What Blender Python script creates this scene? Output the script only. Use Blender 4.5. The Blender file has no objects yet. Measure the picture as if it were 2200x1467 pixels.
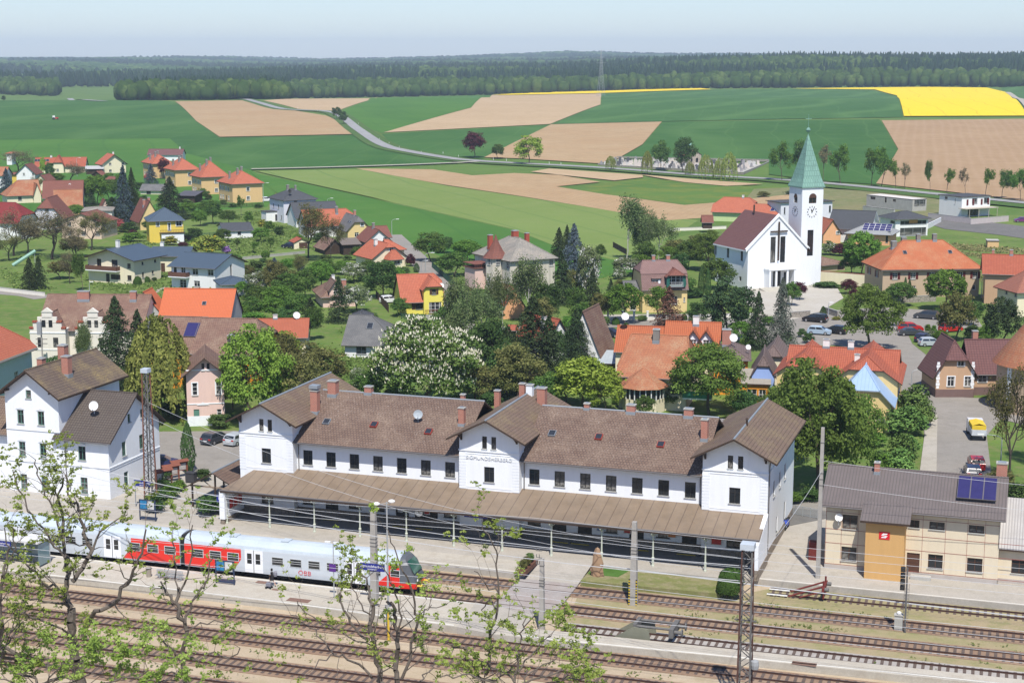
import bpy,bmesh,math,random
import numpy as np
from mathutils import Vector,Matrix
from math import sin,cos,tan,atan,atan2,radians,degrees,pi,hypot,sqrt
rnd=random.Random(7)
S=bpy.context.scene
C=S.collection
#camera
F,HC=3450.0,49.0
P=atan(613.5/F)
cam=bpy.data.cameras.new('camera');cam_o=bpy.data.objects.new('camera',cam);C.objects.link(cam_o)
cam.sensor_width=36;cam.lens=36*F/2200
cam.clip_start=1;cam.clip_end=40000
cam_o.location=(0,0,HC);cam_o.rotation_euler=(pi/2-P,0,0)
S.camera=cam_o
#sky, sun, exposure
SUN_EL,SUN_AZ=radians(58),atan2(0.11,-0.99)
w=bpy.data.worlds.new('World');S.world=w;w.use_nodes=True
nt=w.node_tree;sky=nt.nodes.new('ShaderNodeTexSky');sky.sky_type='NISHITA';sky.sun_disc=False
sky.sun_elevation=SUN_EL;sky.sun_rotation=SUN_AZ;sky.air_density=1.0;sky.dust_density=0.3;sky.ozone_density=2.0
sky.altitude=400
tint=nt.nodes.new('ShaderNodeMix');tint.data_type='RGBA';tint.blend_type='MULTIPLY';tint.inputs[0].default_value=1;tint.inputs[7].default_value=(.84,.92,1.12,1)
nt.links.new(sky.outputs[0],tint.inputs[6]);nt.links.new(tint.outputs[2],nt.nodes['Background'].inputs[0]);nt.nodes['Background'].inputs[1].default_value=0.10
sl=bpy.data.lights.new('sun','SUN');sl.energy=4.6;sl.angle=radians(0.5);sl.color=(1.0,0.95,0.87)
so=bpy.data.objects.new('sun',sl);C.objects.link(so)
so.rotation_euler=Vector((sin(SUN_AZ)*cos(SUN_EL),cos(SUN_AZ)*cos(SUN_EL),sin(SUN_EL))).to_track_quat('Z','Y').to_euler()
S.view_settings.view_transform='Standard';S.view_settings.look='None';S.view_settings.gamma=1
S.view_settings.exposure=0.34
S.cycles.max_bounces=5;S.cycles.diffuse_bounces=3;S.cycles.glossy_bounces=2;S.cycles.transmission_bounces=2
S.cycles.transparent_max_bounces=6;S.cycles.volume_bounces=0;S.cycles.use_denoising=True
S.cycles.caustics_reflective=False;S.cycles.caustics_refractive=False
#terrain and picture-to-place helpers
def ss(t):t=min(1,max(0,t));return t*t*(3-2*t)
def terr(x,y):
 if y<560:return 0.0
 h=9*ss((y-600)/800)+1.5*sin(x/210+1.0)*ss((y-650)/400)
 h+=-10*ss((y-1480)/400)*(1-ss((x+150)/500))-4*ss((y-1450)/300)*ss((x+150)/500)
 h+=ss((x-50)/700*(1+(y-1500)/4000))*26*ss((y-1600)/1300)*(1-.75*ss((y-2900)/2500))
 h+=12*ss((y-3000)/3500)*(1+.2*sin(x/420))+10*ss((y-2300)/700)*(0.5+0.5*sin(x/260+2))
 h+=(10+9*sin(x/620+1.2)+4*sin(x/330)+2*sin(x/140))*ss((y-6000)/2000)
 return h
def pray(px,py):
 x=(px-1100)/F;u=-(py-733.5)/F
 return Vector((x,u*sin(P)+cos(P),u*cos(P)-sin(P)))
def at(px,py,z=0.0):
 d=pray(px,py);t=(z-HC)/d.z
 return Vector((d.x*t,d.y*t,z))
def att(px,py):
 d=pray(px,py);t=100.0;last=t
 while t<12000:
  p=Vector((0,0,HC))+d*t
  if p.z<=terr(p.x,p.y):break
  last=t;t+=max(4,t*.01)
 lo,hi=last,t
 for _ in range(24):
  m=(lo+hi)/2;p=Vector((0,0,HC))+d*m
  if p.z<=terr(p.x,p.y):hi=m
  else:lo=m
 p=Vector((0,0,HC))+d*hi
 return Vector((p.x,p.y,terr(p.x,p.y)))
def proj(x,y,z):
 Z=z-HC;f=y*cos(P)-Z*sin(P);u=y*sin(P)+Z*cos(P)
 return (1100+F*x/f,733.5-F*u/f)
def ztop(x,y,py,lo=-2.0):
 hi=90.0
 for _ in range(40):
  m=(lo+hi)/2
  if proj(x,y,m)[1]>py:lo=m
  else:hi=m
 return lo
def metres(px,p):return px/F*(p.y*cos(P)-(p.z-HC)*sin(P))
def colcross(p,d,px,z):
 k=(px-1100)/F
 c0=p.x-k*(p.y*cos(P)+(HC-z)*sin(P));c1=d.x-k*d.y*cos(P)
 return -c0/c1
#materials
MATS={}
def nodes(name):
 m=bpy.data.materials.new(name);m.use_nodes=True
 t=m.node_tree;b=t.nodes['Principled BSDF']
 return m,t,b
def NN(t,ty,**k):
 n=t.nodes.new(ty)
 for a,v in k.items():setattr(n,a,v)
 return n
def rgb(c):return (c[0],c[1],c[2],1)
def ramp(t,fac,stops):
 r=NN(t,'ShaderNodeValToRGB');t.links.new(fac,r.inputs[0])
 e=r.color_ramp.elements
 while len(e)<len(stops):e.new(0.5)
 for i,(p_,c_) in enumerate(stops):e[i].position=p_;e[i].color=rgb(c_)
 return r.outputs[0]
def noise(t,scale,detail=4,rough=.6,vec=None,dist=0):
 n=NN(t,'ShaderNodeTexNoise');n.inputs['Scale'].default_value=scale;n.inputs['Detail'].default_value=detail
 n.inputs['Roughness'].default_value=rough;n.inputs['Distortion'].default_value=dist
 if vec is not None:t.links.new(vec,n.inputs['Vector'])
 return n.outputs[0]
def mix(t,fac,a,b,mode='MIX'):
 m=NN(t,'ShaderNodeMix',data_type='RGBA',blend_type=mode)
 for i,v in ((0,fac),(6,a),(7,b)):
  if hasattr(v,'is_linked') or hasattr(v,'links'):t.links.new(v,m.inputs[i])
  elif i==0:m.inputs[0].default_value=v
  else:m.inputs[i].default_value=rgb(v)
 return m.outputs[2]
def objcoord(t):return NN(t,'ShaderNodeTexCoord').outputs['Object']
def bump(t,b,h,strength=.3,dist=.05):
 n=NN(t,'ShaderNodeBump');n.inputs['Strength'].default_value=strength;n.inputs['Distance'].default_value=dist
 t.links.new(h,n.inputs['Height']);t.links.new(n.outputs[0],b.inputs['Normal'])
def plain(name,c,rough=.8,var=.12,scale=1.2,metal=0,spec=.3):
 if name in MATS:return MATS[name]
 m,t,b=nodes(name)
 co=objcoord(t)
 n1=noise(t,scale,5,.65,co);n2=noise(t,scale*9,3,.6,co)
 lo=tuple(v*(1-var) for v in c);hi=tuple(min(1,v*(1+var*.6)) for v in c)
 c1=ramp(t,n1,[(.3,lo),(.65,hi)])
 c2=mix(t,.35,c1,ramp(t,n2,[(.35,lo),(.7,hi)]))
 t.links.new(c2,b.inputs['Base Color'])
 b.inputs['Roughness'].default_value=rough;b.inputs['Metallic'].default_value=metal
 b.inputs['Specular IOR Level'].default_value=spec
 MATS[name]=m;return m
def wallmat(name,c,streak=.1):
 """rendered wall: fine roughness, faint vertical streaks and damp near the foot"""
 if name in MATS:return MATS[name]
 m,t,b=nodes(name);co=objcoord(t)
 mp=NN(t,'ShaderNodeMapping');mp.inputs['Scale'].default_value=(1.2,1.2,.18);t.links.new(co,mp.inputs[0])
 n1=noise(t,1.6,5,.7,mp.outputs[0]);n2=noise(t,.35,4,.6,co);n3=noise(t,14,2,.5,co)
 lo=tuple(v*(1-streak*1.6) for v in c)
 c1=mix(t,ramp(t,n1,[(.45,(0,0,0)),(.75,(1,1,1))]),c,lo)
 c2=mix(t,ramp(t,n2,[(.4,(0,0,0)),(.8,(.7,.7,.7))]),c1,tuple(v*(1-streak) for v in c))
 t.links.new(c2,b.inputs['Base Color']);b.inputs['Roughness'].default_value=.9
 b.inputs['Specular IOR Level'].default_value=.2;bump(t,b,n3,.15,.02)
 MATS[name]=m;return m
def tile(name,c1,c2,mortar,tw=.3,th=.35,patch=None,spots=0,rough=.85,run=.5,wear=.35):
 """roof covering laid in courses; u runs along the eave, v up the slope, both in metres"""
 if name in MATS:return MATS[name]
 m,t,b=nodes(name)
 uv=NN(t,'ShaderNodeUVMap').outputs[0]
 br=NN(t,'ShaderNodeTexBrick');t.links.new(uv,br.inputs[0]);br.offset=run
 br.inputs['Color1'].default_value=rgb(c1);br.inputs['Color2'].default_value=rgb(c2);br.inputs['Mortar'].default_value=rgb(mortar)
 br.inputs['Scale'].default_value=1;br.inputs['Mortar Size'].default_value=th*.09;br.inputs['Mortar Smooth'].default_value=.3
 br.inputs['Brick Width'].default_value=tw;br.inputs['Row Height'].default_value=th;br.inputs['Bias'].default_value=0
 col=br.outputs[0]
 n1=noise(t,.45,5,.65,uv)
 col=mix(t,ramp(t,n1,[(.35,(0,0,0)),(.75,(wear,wear,wear))]),col,tuple(v*.6 for v in c1))
 if patch:
  n2=noise(t,.3,5,.7,uv);n4=noise(t,5,3,.7,uv)
  f=mix(t,1.0,ramp(t,n2,[(.45,(0,0,0)),(.7,(1,1,1))]),ramp(t,n4,[(.4,(0,0,0)),(.6,(1,1,1))]),'MULTIPLY')
  col=mix(t,f,col,patch)
 if spots:
  n3=noise(t,6.5,2,.5,uv);n5=noise(t,.22,3,.5,uv)
  f=mix(t,1.0,ramp(t,n3,[(.62,(0,0,0)),(.70,(spots,spots,spots))]),ramp(t,n5,[(.35,(.15,.15,.15)),(.62,(1,1,1))]),'MULTIPLY')
  col=mix(t,f,col,(.42,.38,.34))
 t.links.new(col,b.inputs['Base Color']);b.inputs['Roughness'].default_value=rough;b.inputs['Specular IOR Level'].default_value=.25
 wv=NN(t,'ShaderNodeTexWave',wave_type='BANDS',bands_direction='Y',wave_profile='SAW')
 wv.inputs['Scale'].default_value=.314/th;t.links.new(uv,wv.inputs[0]);bump(t,b,wv.outputs[1],.5,.06)
 MATS[name]=m;return m
def sheet(name,c,seam,pitch=.6,rough=.45,metal=.0,w=.06,stain=.25):
 """sheet-metal roof with standing seams running up the slope"""
 if name in MATS:return MATS[name]
 m,t,b=nodes(name);uv=NN(t,'ShaderNodeUVMap').outputs[0]
 sx=NN(t,'ShaderNodeSeparateXYZ');t.links.new(uv,sx.inputs[0])
 md=NN(t,'ShaderNodeMath',operation='FRACT');dv=NN(t,'ShaderNodeMath',operation='DIVIDE');dv.inputs[1].default_value=pitch
 t.links.new(sx.outputs[0],dv.inputs[0]);t.links.new(dv.outputs[0],md.inputs[0])
 lt=NN(t,'ShaderNodeMath',operation='LESS_THAN');lt.inputs[1].default_value=w/pitch;t.links.new(md.outputs[0],lt.inputs[0])
 n1=noise(t,.6,5,.7,uv)
 base=mix(t,ramp(t,n1,[(.35,(0,0,0)),(.8,(1,1,1))]),c,tuple(v*(1-stain) for v in c))
 t.links.new(mix(t,lt.outputs[0],base,seam),b.inputs['Base Color'])
 b.inputs['Roughness'].default_value=rough;b.inputs['Metallic'].default_value=metal;bump(t,b,lt.outputs[0],.4,.03)
 MATS[name]=m;return m
def brick(name,c1,c2,mortar,bw=.26,bh=.09):
 if name in MATS:return MATS[name]
 m,t,b=nodes(name);uv=NN(t,'ShaderNodeUVMap').outputs[0]
 br=NN(t,'ShaderNodeTexBrick');t.links.new(uv,br.inputs[0])
 br.inputs['Color1'].default_value=rgb(c1);br.inputs['Color2'].default_value=rgb(c2);br.inputs['Mortar'].default_value=rgb(mortar)
 br.inputs['Scale'].default_value=1;br.inputs['Mortar Size'].default_value=.014
 br.inputs['Brick Width'].default_value=bw;br.inputs['Row Height'].default_value=bh
 t.links.new(br.outputs[0],b.inputs['Base Color']);b.inputs['Roughness'].default_value=.9
 MATS[name]=m;return m
def stonemat(name,c1,c2,scale=1.6):
 if name in MATS:return MATS[name]
 m,t,b=nodes(name);co=objcoord(t)
 v=NN(t,'ShaderNodeTexVoronoi');v.inputs['Scale'].default_value=scale;t.links.new(co,v.inputs['Vector'])
 e=NN(t,'ShaderNodeTexVoronoi',feature='DISTANCE_TO_EDGE');e.inputs['Scale'].default_value=scale;t.links.new(co,e.inputs['Vector'])
 cc=mix(t,v.outputs['Color'],c1,c2)
 cc=mix(t,ramp(t,e.outputs[0],[(.02,(1,1,1)),(.07,(0,0,0))]),cc,tuple(x*.5 for x in c1))
 t.links.new(cc,b.inputs['Base Color']);b.inputs['Roughness'].default_value=.95;bump(t,b,e.outputs[0],.3,.05)
 MATS[name]=m;return m
def ground(name,c1,c2,c3=None,s1=.05,s2=.8,rough=.95,rows=None,rowc=None,fine=6.0):
 """field, grass, gravel or asphalt in world metres; rows=(angle, spacing, width) draws drill or tyre lines"""
 if name in MATS:return MATS[name]
 m,t,b=nodes(name);co=NN(t,'ShaderNodeNewGeometry').outputs['Position']
 n1=noise(t,s1,6,.6,co);n2=noise(t,s2,5,.7,co);n3=noise(t,fine,3,.6,co)
 col=mix(t,ramp(t,n1,[(.38,(0,0,0)),(.64,(1,1,1))]),c1,c2)
 if c3:col=mix(t,ramp(t,n2,[(.46,(0,0,0)),(.68,(.85,.85,.85))]),col,c3)
 col=mix(t,ramp(t,n3,[(.35,(.35,.35,.35)),(.7,(0,0,0))]),col,tuple(v*.62 for v in c1))
 if rows:
  for ang,sp,wd,st in rows:
   mp=NN(t,'ShaderNodeMapping');mp.inputs['Rotation'].default_value=(0,0,radians(ang));t.links.new(co,mp.inputs[0])
   ds=NN(t,'ShaderNodeVectorMath',operation='ADD');t.links.new(mp.outputs[0],ds.inputs[0])
   dn=NN(t,'ShaderNodeTexNoise');dn.inputs['Scale'].default_value=.006;t.links.new(co,dn.inputs['Vector'])
   sc=NN(t,'ShaderNodeVectorMath',operation='SCALE');sc.inputs[3].default_value=sp*1.2;t.links.new(dn.outputs['Color'],sc.inputs[0]);t.links.new(sc.outputs[0],ds.inputs[1])
   sx=NN(t,'ShaderNodeSeparateXYZ');t.links.new(ds.outputs[0],sx.inputs[0])
   dv=NN(t,'ShaderNodeMath',operation='DIVIDE');dv.inputs[1].default_value=sp;t.links.new(sx.outputs[0],dv.inputs[0])
   fr=NN(t,'ShaderNodeMath',operation='FRACT');t.links.new(dv.outputs[0],fr.inputs[0])
   f=ramp(t,fr.outputs[0],[(0,(0,0,0)),(.5-wd,(0,0,0)),(.5,(st,st,st)),(.5+wd,(0,0,0))])
   col=mix(t,f,col,rowc or tuple(v*.72 for v in c1))
 t.links.new(col,b.inputs['Base Color']);b.inputs['Roughness'].default_value=rough;b.inputs['Specular IOR Level'].default_value=.1
 MATS[name]=m;return m
def leafmat(name,c,c2,trans=.35,white=None,wf=0):
 if name in MATS:return MATS[name]
 m,t,b=nodes(name)
 a=NN(t,'ShaderNodeAttribute',attribute_name='v').outputs['Fac']
 oi=NN(t,'ShaderNodeObjectInfo').outputs['Random']
 col=ramp(t,a,[(0,tuple(v*.8 for v in c)),(.55,c),(1,c2)])
 hs=NN(t,'ShaderNodeHueSaturation');t.links.new(col,hs.inputs['Color'])
 mr=NN(t,'ShaderNodeMapRange');mr.inputs[3].default_value=.8;mr.inputs[4].default_value=1.2;t.links.new(oi,mr.inputs[0]);t.links.new(mr.outputs[0],hs.inputs['Value'])
 m2=NN(t,'ShaderNodeMapRange');m2.inputs[3].default_value=.485;m2.inputs[4].default_value=.515;t.links.new(oi,m2.inputs[0]);t.links.new(m2.outputs[0],hs.inputs['Hue'])
 col=hs.outputs[0]
 if white:
  g=NN(t,'ShaderNodeMath',operation='GREATER_THAN');g.inputs[1].default_value=1-wf;t.links.new(a,g.inputs[0])
  col=mix(t,g.outputs[0],col,white)
 t.nodes.remove(b);out=t.nodes['Material Output']
 d=NN(t,'ShaderNodeBsdfDiffuse');tr=NN(t,'ShaderNodeBsdfTranslucent');mx=NN(t,'ShaderNodeMixShader')
 t.links.new(col,d.inputs[0]);t.links.new(col,tr.inputs[0]);mx.inputs[0].default_value=trans
 t.links.new(d.outputs[0],mx.inputs[1]);t.links.new(tr.outputs[0],mx.inputs[2]);t.links.new(mx.outputs[0],out.inputs[0])
 MATS[name]=m;return m
def glassmat(name,c=(.02,.023,.026),curtain=(.22,.21,.19),rough=.08):
 if name in MATS:return MATS[name]
 m,t,b=nodes(name)
 oi=NN(t,'ShaderNodeObjectInfo').outputs['Random']
 g=NN(t,'ShaderNodeMath',operation='GREATER_THAN');g.inputs[1].default_value=.55;t.links.new(oi,g.inputs[0])
 tc=NN(t,'ShaderNodeTexCoord').outputs['Generated'];sz=NN(t,'ShaderNodeSeparateXYZ');t.links.new(tc,sz.inputs[0])
 n1=noise(t,3,3,.5,tc)
 f=ramp(t,sz.outputs[2],[(.35,(1,1,1)),(.6,(.2,.2,.2))])
 f=mix(t,1.0,f,ramp(t,n1,[(.4,(.2,.2,.2)),(.6,(1,1,1))]),'MULTIPLY')
 cu=mix(t,f,c,curtain)
 t.links.new(mix(t,g.outputs[0],c,cu),b.inputs['Base Color']);b.inputs['Roughness'].default_value=rough
 b.inputs['Specular IOR Level'].default_value=.5
 MATS[name]=m;return m
GLASS=glassmat('window_glass')
W_={'w':plain('white_frame_paint',(.75,.75,.73),.5,.05),'d':plain('dark_frame_paint',(.035,.033,.03),.5,.05),'b':plain('brown_frame_paint',(.09,.045,.03),.5,.05),'g':plain('green_frame_paint',(.10,.22,.17),.5,.05),'r':plain('dark_red_paint',(.12,.02,.02),.5,.05),'y':plain('grey_frame_paint',(.3,.31,.32),.5,.05)}
SILL=plain('sill_stone',(.42,.42,.4),.7)
DARKWOOD=plain('dark_timber',(.055,.035,.025),.8,.3)
ZINC=plain('zinc_sheet',(.28,.31,.34),.45,.15,metal=.2)
GUTTER=plain('gutter_metal',(.13,.12,.12),.5,.1)
BRICK=brick('red_brick',(.42,.11,.06),(.34,.085,.05),(.42,.32,.26))
WHITE=wallmat('white_render',(.80,.82,.84),.05)
CONC=plain('concrete',(.40,.39,.36),.9,.18,.8)
#mesh helpers
class MB:
 def __init__(s):s.v=[];s.f=[];s.m=[];s.uv=[]
 def face(s,pts,mat=0,uv=None):
  i=len(s.v);s.v+=[tuple(p) for p in pts];s.f.append(tuple(range(i,i+len(pts))));s.m.append(mat)
  if uv is None:
   p=[Vector(q) for q in pts];n=Vector((0,0,0))
   for a in range(len(p)):n+=p[a].cross(p[(a+1)%len(p)])
   if n.length<1e-12:n=Vector((0,0,1))
   n.normalize()
   if abs(n.z)>.999:uv=[(q.x,q.y) for q in p]
   else:
    u=Vector((-n.y,n.x,0)).normalized();vv=n.cross(u);uv=[(q.dot(u),q.dot(vv)) for q in p]
  s.uv+=uv
 def box(s,x0,y0,z0,x1,y1,z1,mat=0,M=None,skip=''):
  c=[Vector((x,y,z)) for z in (z0,z1) for y in (y0,y1) for x in (x0,x1)]
  if M is not None:c=[M@q for q in c]
  for k,q in (('b',(0,2,3,1)),('t',(4,5,7,6)),('f',(0,1,5,4)),('k',(3,2,6,7)),('l',(2,0,4,6)),('r',(1,3,7,5))):
   if k not in skip:s.face([c[i] for i in q],mat)
 def tube(s,a,b,r0,r1=None,n=6,mat=0,caps=True):
  a=Vector(a);b=Vector(b);r1=r0 if r1 is None else r1
  d=(b-a)
  if d.length<1e-6:return
  d.normalize();u=d.orthogonal().normalized();w_=d.cross(u)
  A=[a+(u*cos(2*pi*i/n)+w_*sin(2*pi*i/n))*r0 for i in range(n)]
  B=[b+(u*cos(2*pi*i/n)+w_*sin(2*pi*i/n))*r1 for i in range(n)]
  for i in range(n):j=(i+1)%n;s.face([A[i],A[j],B[j],B[i]],mat)
  if caps:s.face(A[::-1],mat);s.face(B,mat)
 def path(s,pts,r,n=5,mat=0):
  rr=r if isinstance(r,(list,tuple)) else [r]*len(pts)
  for i in range(len(pts)-1):s.tube(pts[i],pts[i+1],rr[i],rr[i+1],n,mat,caps=(i in (0,len(pts)-2)))
 def lathe(s,prof,n=16,mat=0,c=(0,0,0),a0=0,a1=2*pi):
  full=abs(a1-a0-2*pi)<1e-6
  for i in range(len(prof)-1):
   (r0,z0),(r1,z1)=prof[i],prof[i+1]
   for k in range(n):
    t0=a0+(a1-a0)*k/n;t1=a0+(a1-a0)*(k+1)/n
    q=[(c[0]+r0*cos(t0),c[1]+r0*sin(t0),c[2]+z0),(c[0]+r0*cos(t1),c[1]+r0*sin(t1),c[2]+z0),(c[0]+r1*cos(t1),c[1]+r1*sin(t1),c[2]+z1),(c[0]+r1*cos(t0),c[1]+r1*sin(t0),c[2]+z1)]
    if r0<1e-5:q=q[1:]
    elif r1<1e-5:q=q[:3]
    s.face(q,mat)
 def prism(s,poly,y0,y1,mat=0,M=None):
  """outline in x,z (counter-clockwise seen from -y) extruded from y0 to y1"""
  a=[Vector((x,y0,z)) for x,z in poly];b=[Vector((x,y1,z)) for x,z in poly]
  if M is not None:a=[M@q for q in a];b=[M@q for q in b]
  s.face(a,mat);s.face(b[::-1],mat)
  for i in range(len(a)):j=(i+1)%len(a);s.face([a[j],a[i],b[i],b[j]],mat)
 def flat(s,poly,z0,z1,mat=0):
  """outline in x,y extruded from z0 up to z1"""
  A=sum(poly[i][0]*poly[(i+1)%len(poly)][1]-poly[(i+1)%len(poly)][0]*poly[i][1] for i in range(len(poly)))
  if A<0:poly=poly[::-1]
  a=[Vector((x,y,z0)) for x,y in poly];b=[Vector((x,y,z1)) for x,y in poly]
  s.face(b,mat)
  for i in range(len(a)):j=(i+1)%len(a);s.face([a[i],a[j],b[j],b[i]],mat)
 def mesh(s,name,mats,smooth=False):
  me=bpy.data.meshes.new(name);me.from_pydata(s.v,[],s.f)
  ms=mats if isinstance(mats,(list,tuple)) else [mats]
  for m in ms:me.materials.append(m)
  if len(ms)>1:me.polygons.foreach_set('material_index',s.m)
  if s.uv:
   ul=me.uv_layers.new(name='UVMap');ul.data.foreach_set('uv',[c for q in s.uv for c in q])
  if smooth:me.polygons.foreach_set('use_smooth',[True]*len(s.f))
  me.update();return me
 def obj(s,name,mats,parent=None,smooth=False,weld=False,loc=None):
  if not s.f:return None
  me=s.mesh(name,mats,smooth)
  if weld:
   bm=bmesh.new();bm.from_mesh(me);bmesh.ops.remove_doubles(bm,verts=bm.verts,dist=1e-4);bm.to_mesh(me);bm.free()
  return link(name,me,parent,loc)
def link(name,me,parent=None,loc=None,rot=None):
 o=bpy.data.objects.new(name,me);C.objects.link(o)
 if parent is not None:o.parent=parent
 if loc is not None:o.location=loc
 if rot is not None:o.rotation_euler=rot
 return o
def tag(o,label,cat,group=None,kind=None):
 o['label']=label;o['category']=cat
 if group:o['group']=group
 if kind:o['kind']=kind
 return o
def empty(name,label,cat,loc=(0,0,0),deg=0,group=None):
 o=bpy.data.objects.new(name,None);C.objects.link(o);o.location=loc;o.rotation_euler=(0,0,radians(deg))
 o.empty_display_size=.3
 return tag(o,label,cat,group)
def struct(o,kind='structure'):o['kind']=kind;return o
KIDS={}
def copy_tree(o,label=None,loc=None,rz=None,scale=None):
 if not KIDS:
  pass
 r=o.copy();C.objects.link(r)
 if label:r['label']=label
 if loc is not None:r.location=loc
 if rz is not None:r.rotation_euler=(0,0,rz)
 if scale is not None:r.scale=scale
 for ch in o.children:
  c=ch.copy();C.objects.link(c);c.parent=r
  for g in ch.children:d=g.copy();C.objects.link(d);d.parent=c
 return r
#buildings
def clip(poly,a,b,c):
 """keep the part of a 2-D polygon where a*x+b*y+c <= 0"""
 out=[]
 for i in range(len(poly)):
  p,q=poly[i],poly[(i+1)%len(poly)]
  dp=a*p[0]+b*p[1]+c;dq=a*q[0]+b*q[1]+c
  if dp<=1e-9:out.append(p)
  if (dp<-1e-9 and dq>1e-9) or (dp>1e-9 and dq<-1e-9):
   t=dp/(dp-dq);out.append((p[0]+t*(q[0]-p[0]),p[1]+t*(q[1]-p[1])))
 return out
def roofplanes(x0,y0,x1,y1,he,rise,ridge='x',hips=(0,0),hm=None,mans=None):
 pl=[]
 if ridge=='flat':return [(0,0,he+rise)]
 if ridge=='shed':return [(0,rise/(y1-y0),he-rise/(y1-y0)*y0)]
 if ridge=='x':s=rise/((y1-y0)/2);pl+=[(0,s,he-s*y0),(0,-s,he+s*y1)]
 else:s=rise/((x1-x0)/2);pl+=[(s,0,he-s*x0),(-s,0,he+s*x1)]
 m=hm or s
 if mans:
  k,steep=mans
  zb=he+rise*k
  if ridge=='x':
   pl=[(0,s,he-s*y0+rise*0.0),(0,-s,he+s*y1)]
   in_=(zb-he)/steep
   s2=(he+rise-zb)/((y1-y0)/2-in_)
   pl=[(0,steep,he-steep*y0),(0,-steep,he+steep*y1),(0,s2,zb-s2*(y0+in_)),(0,-s2,zb+s2*(y1-in_))]
 for i,f in enumerate(hips):
  if not f:continue
  z0=he+(1-f)*rise
  if ridge=='x':pl.append((m,0,z0-m*x0) if i==0 else (-m,0,z0+m*x1))
  else:pl.append((0,m,z0-m*y0) if i==0 else (0,-m,z0+m*y1))
 return pl
def zmin(pl,x,y):return min(a*x+b*y+c for a,b,c in pl)
WINC={}
class Bld:
 def __init__(s,name,label,cat,loc,deg,group=None,short=None):
  s.e=empty(name,label,cat,loc,deg,group);s.pl=None;s.W=0
  M=Matrix.Translation(Vector(loc))@Matrix.Rotation(radians(deg),4,'Z');s.M=M
  s.short=short
 def vol(s,x0,y0,x1,y1,he,rise,ridge='x',hips=(0,0),ov=.5,vg=.4,wm=None,rm=None,wins=(),z0=0,t=.16,hm=None,mans=None,faces='FRBL',caps=True,capm=None,side=None,wall=True,base=None,rev=.14,ovs=None,gut=True):
  pl=roofplanes(x0,y0,x1,y1,he,rise,ridge,hips,hm,mans);s.pl=pl;s.rect=(x0,y0,x1,y1)
  wm=wm or WHITE;side=side or DARKWOOD
  wins=s.fit(wins,pl,x0,y0,x1,y1,z0)
  if wall:
   mb=MB()
   fr={'F':((x0,y0),(1,0),x1-x0),'R':((x1,y0),(0,1),y1-y0),'B':((x1,y1),(-1,0),x1-x0),'L':((x0,y1),(0,-1),y1-y0)}
   for k in faces:
    (ax,ay),(ux,uy),Lw=fr[k]
    nx,ny=uy,-ux
    ts={0.0,Lw}
    for i in range(len(pl)):
     for j in range(i):
      a=(pl[i][0]-pl[j][0])*ux+(pl[i][1]-pl[j][1])*uy
      b_=(pl[i][0]-pl[j][0])*ax+(pl[i][1]-pl[j][1])*ay+pl[i][2]-pl[j][2]
      if abs(a)>1e-9:
       tt=-b_/a
       if 1e-4<tt<Lw-1e-4 and abs(pl[i][0]*(ax+ux*tt)+pl[i][1]*(ay+uy*tt)+pl[i][2]-zmin(pl,ax+ux*tt,ay+uy*tt))<1e-6:ts.add(round(tt,5))
    off=0 if ridge=='flat' else t*.5
    top=[(tt,zmin(pl,ax+ux*tt,ay+uy*tt)-off) for tt in sorted(ts,reverse=True)]
    poly=[(0,z0),(Lw,z0)]+top
    hs=[q for q in wins if q[0]==k]
    def P3(u,z,d=0):return (ax+ux*u-nx*d,ay+uy*u-ny*d,z)
    if not hs:mb.face([P3(u,z) for u,z in poly])
    else:
     pcs=[poly]
     for q in hs:
      u0,u1,za,zb=q[1]-q[3]/2,q[1]+q[3]/2,q[2],q[2]+q[4]
      new=[]
      for pc in pcs:
       us=[p_[0] for p_ in pc];zs=[p_[1] for p_ in pc]
       if max(us)<=u0+1e-6 or min(us)>=u1-1e-6 or max(zs)<=za+1e-6 or min(zs)>=zb-1e-6:new.append(pc);continue
       l=clip(pc,1,0,-u0);r=clip(pc,-1,0,u1);m_=clip(clip(pc,-1,0,u0),1,0,-u1)
       lo=clip(m_,0,1,-za) if len(m_)>2 else [];hi=clip(m_,0,-1,zb) if len(m_)>2 else []
       new+=[g for g in (l,r,lo,hi) if len(g)>2]
      pcs=new
     for pc in pcs:mb.face([P3(u,z) for u,z in pc])
     for q in hs:
      u0,u1,za,zb=q[1]-q[3]/2,q[1]+q[3]/2,q[2],q[2]+q[4]
      c4=[(u0,za),(u1,za),(u1,zb),(u0,zb)]
      for i in range(4):
       a,b_=c4[i],c4[(i+1)%4]
       mb.face([P3(*b_),P3(*a),P3(*a,rev),P3(*b_,rev)])
      s.window(P3(q[1],za,rev),atan2(uy,ux),q[3],q[4],q[5] if len(q)>5 else 'w',rev)
    if base:
     mb.face([P3(0,z0,-.04),P3(Lw,z0,-.04),P3(Lw,z0+base[0],-.04),P3(0,z0+base[0],-.04)],1)
     mb.face([P3(0,z0+base[0],-.04),P3(Lw,z0+base[0],-.04),P3(Lw,z0+base[0],0),P3(0,z0+base[0],0)],1)
   mb.obj('wall',[wm,base[1]] if base else wm,s.e)
  if rm is None:return None
  oe=ov;og=vg
  X0,X1=(x0-(og if ridge=='x' and not hips[0]==1 else oe),x1+(og if ridge=='x' and not hips[1]==1 else oe))
  Y0,Y1=(y0-(oe if ridge in ('x','shed','flat') or hips[0]==1 else og),y1+(oe if ridge in ('x','shed','flat') or hips[1]==1 else og))
  if ovs:X0,Y0,X1,Y1=ovs
  R=[(X0,Y0),(X1,Y0),(X1,Y1),(X0,Y1)]
  mb=MB();cap=MB();seen=set()
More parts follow.
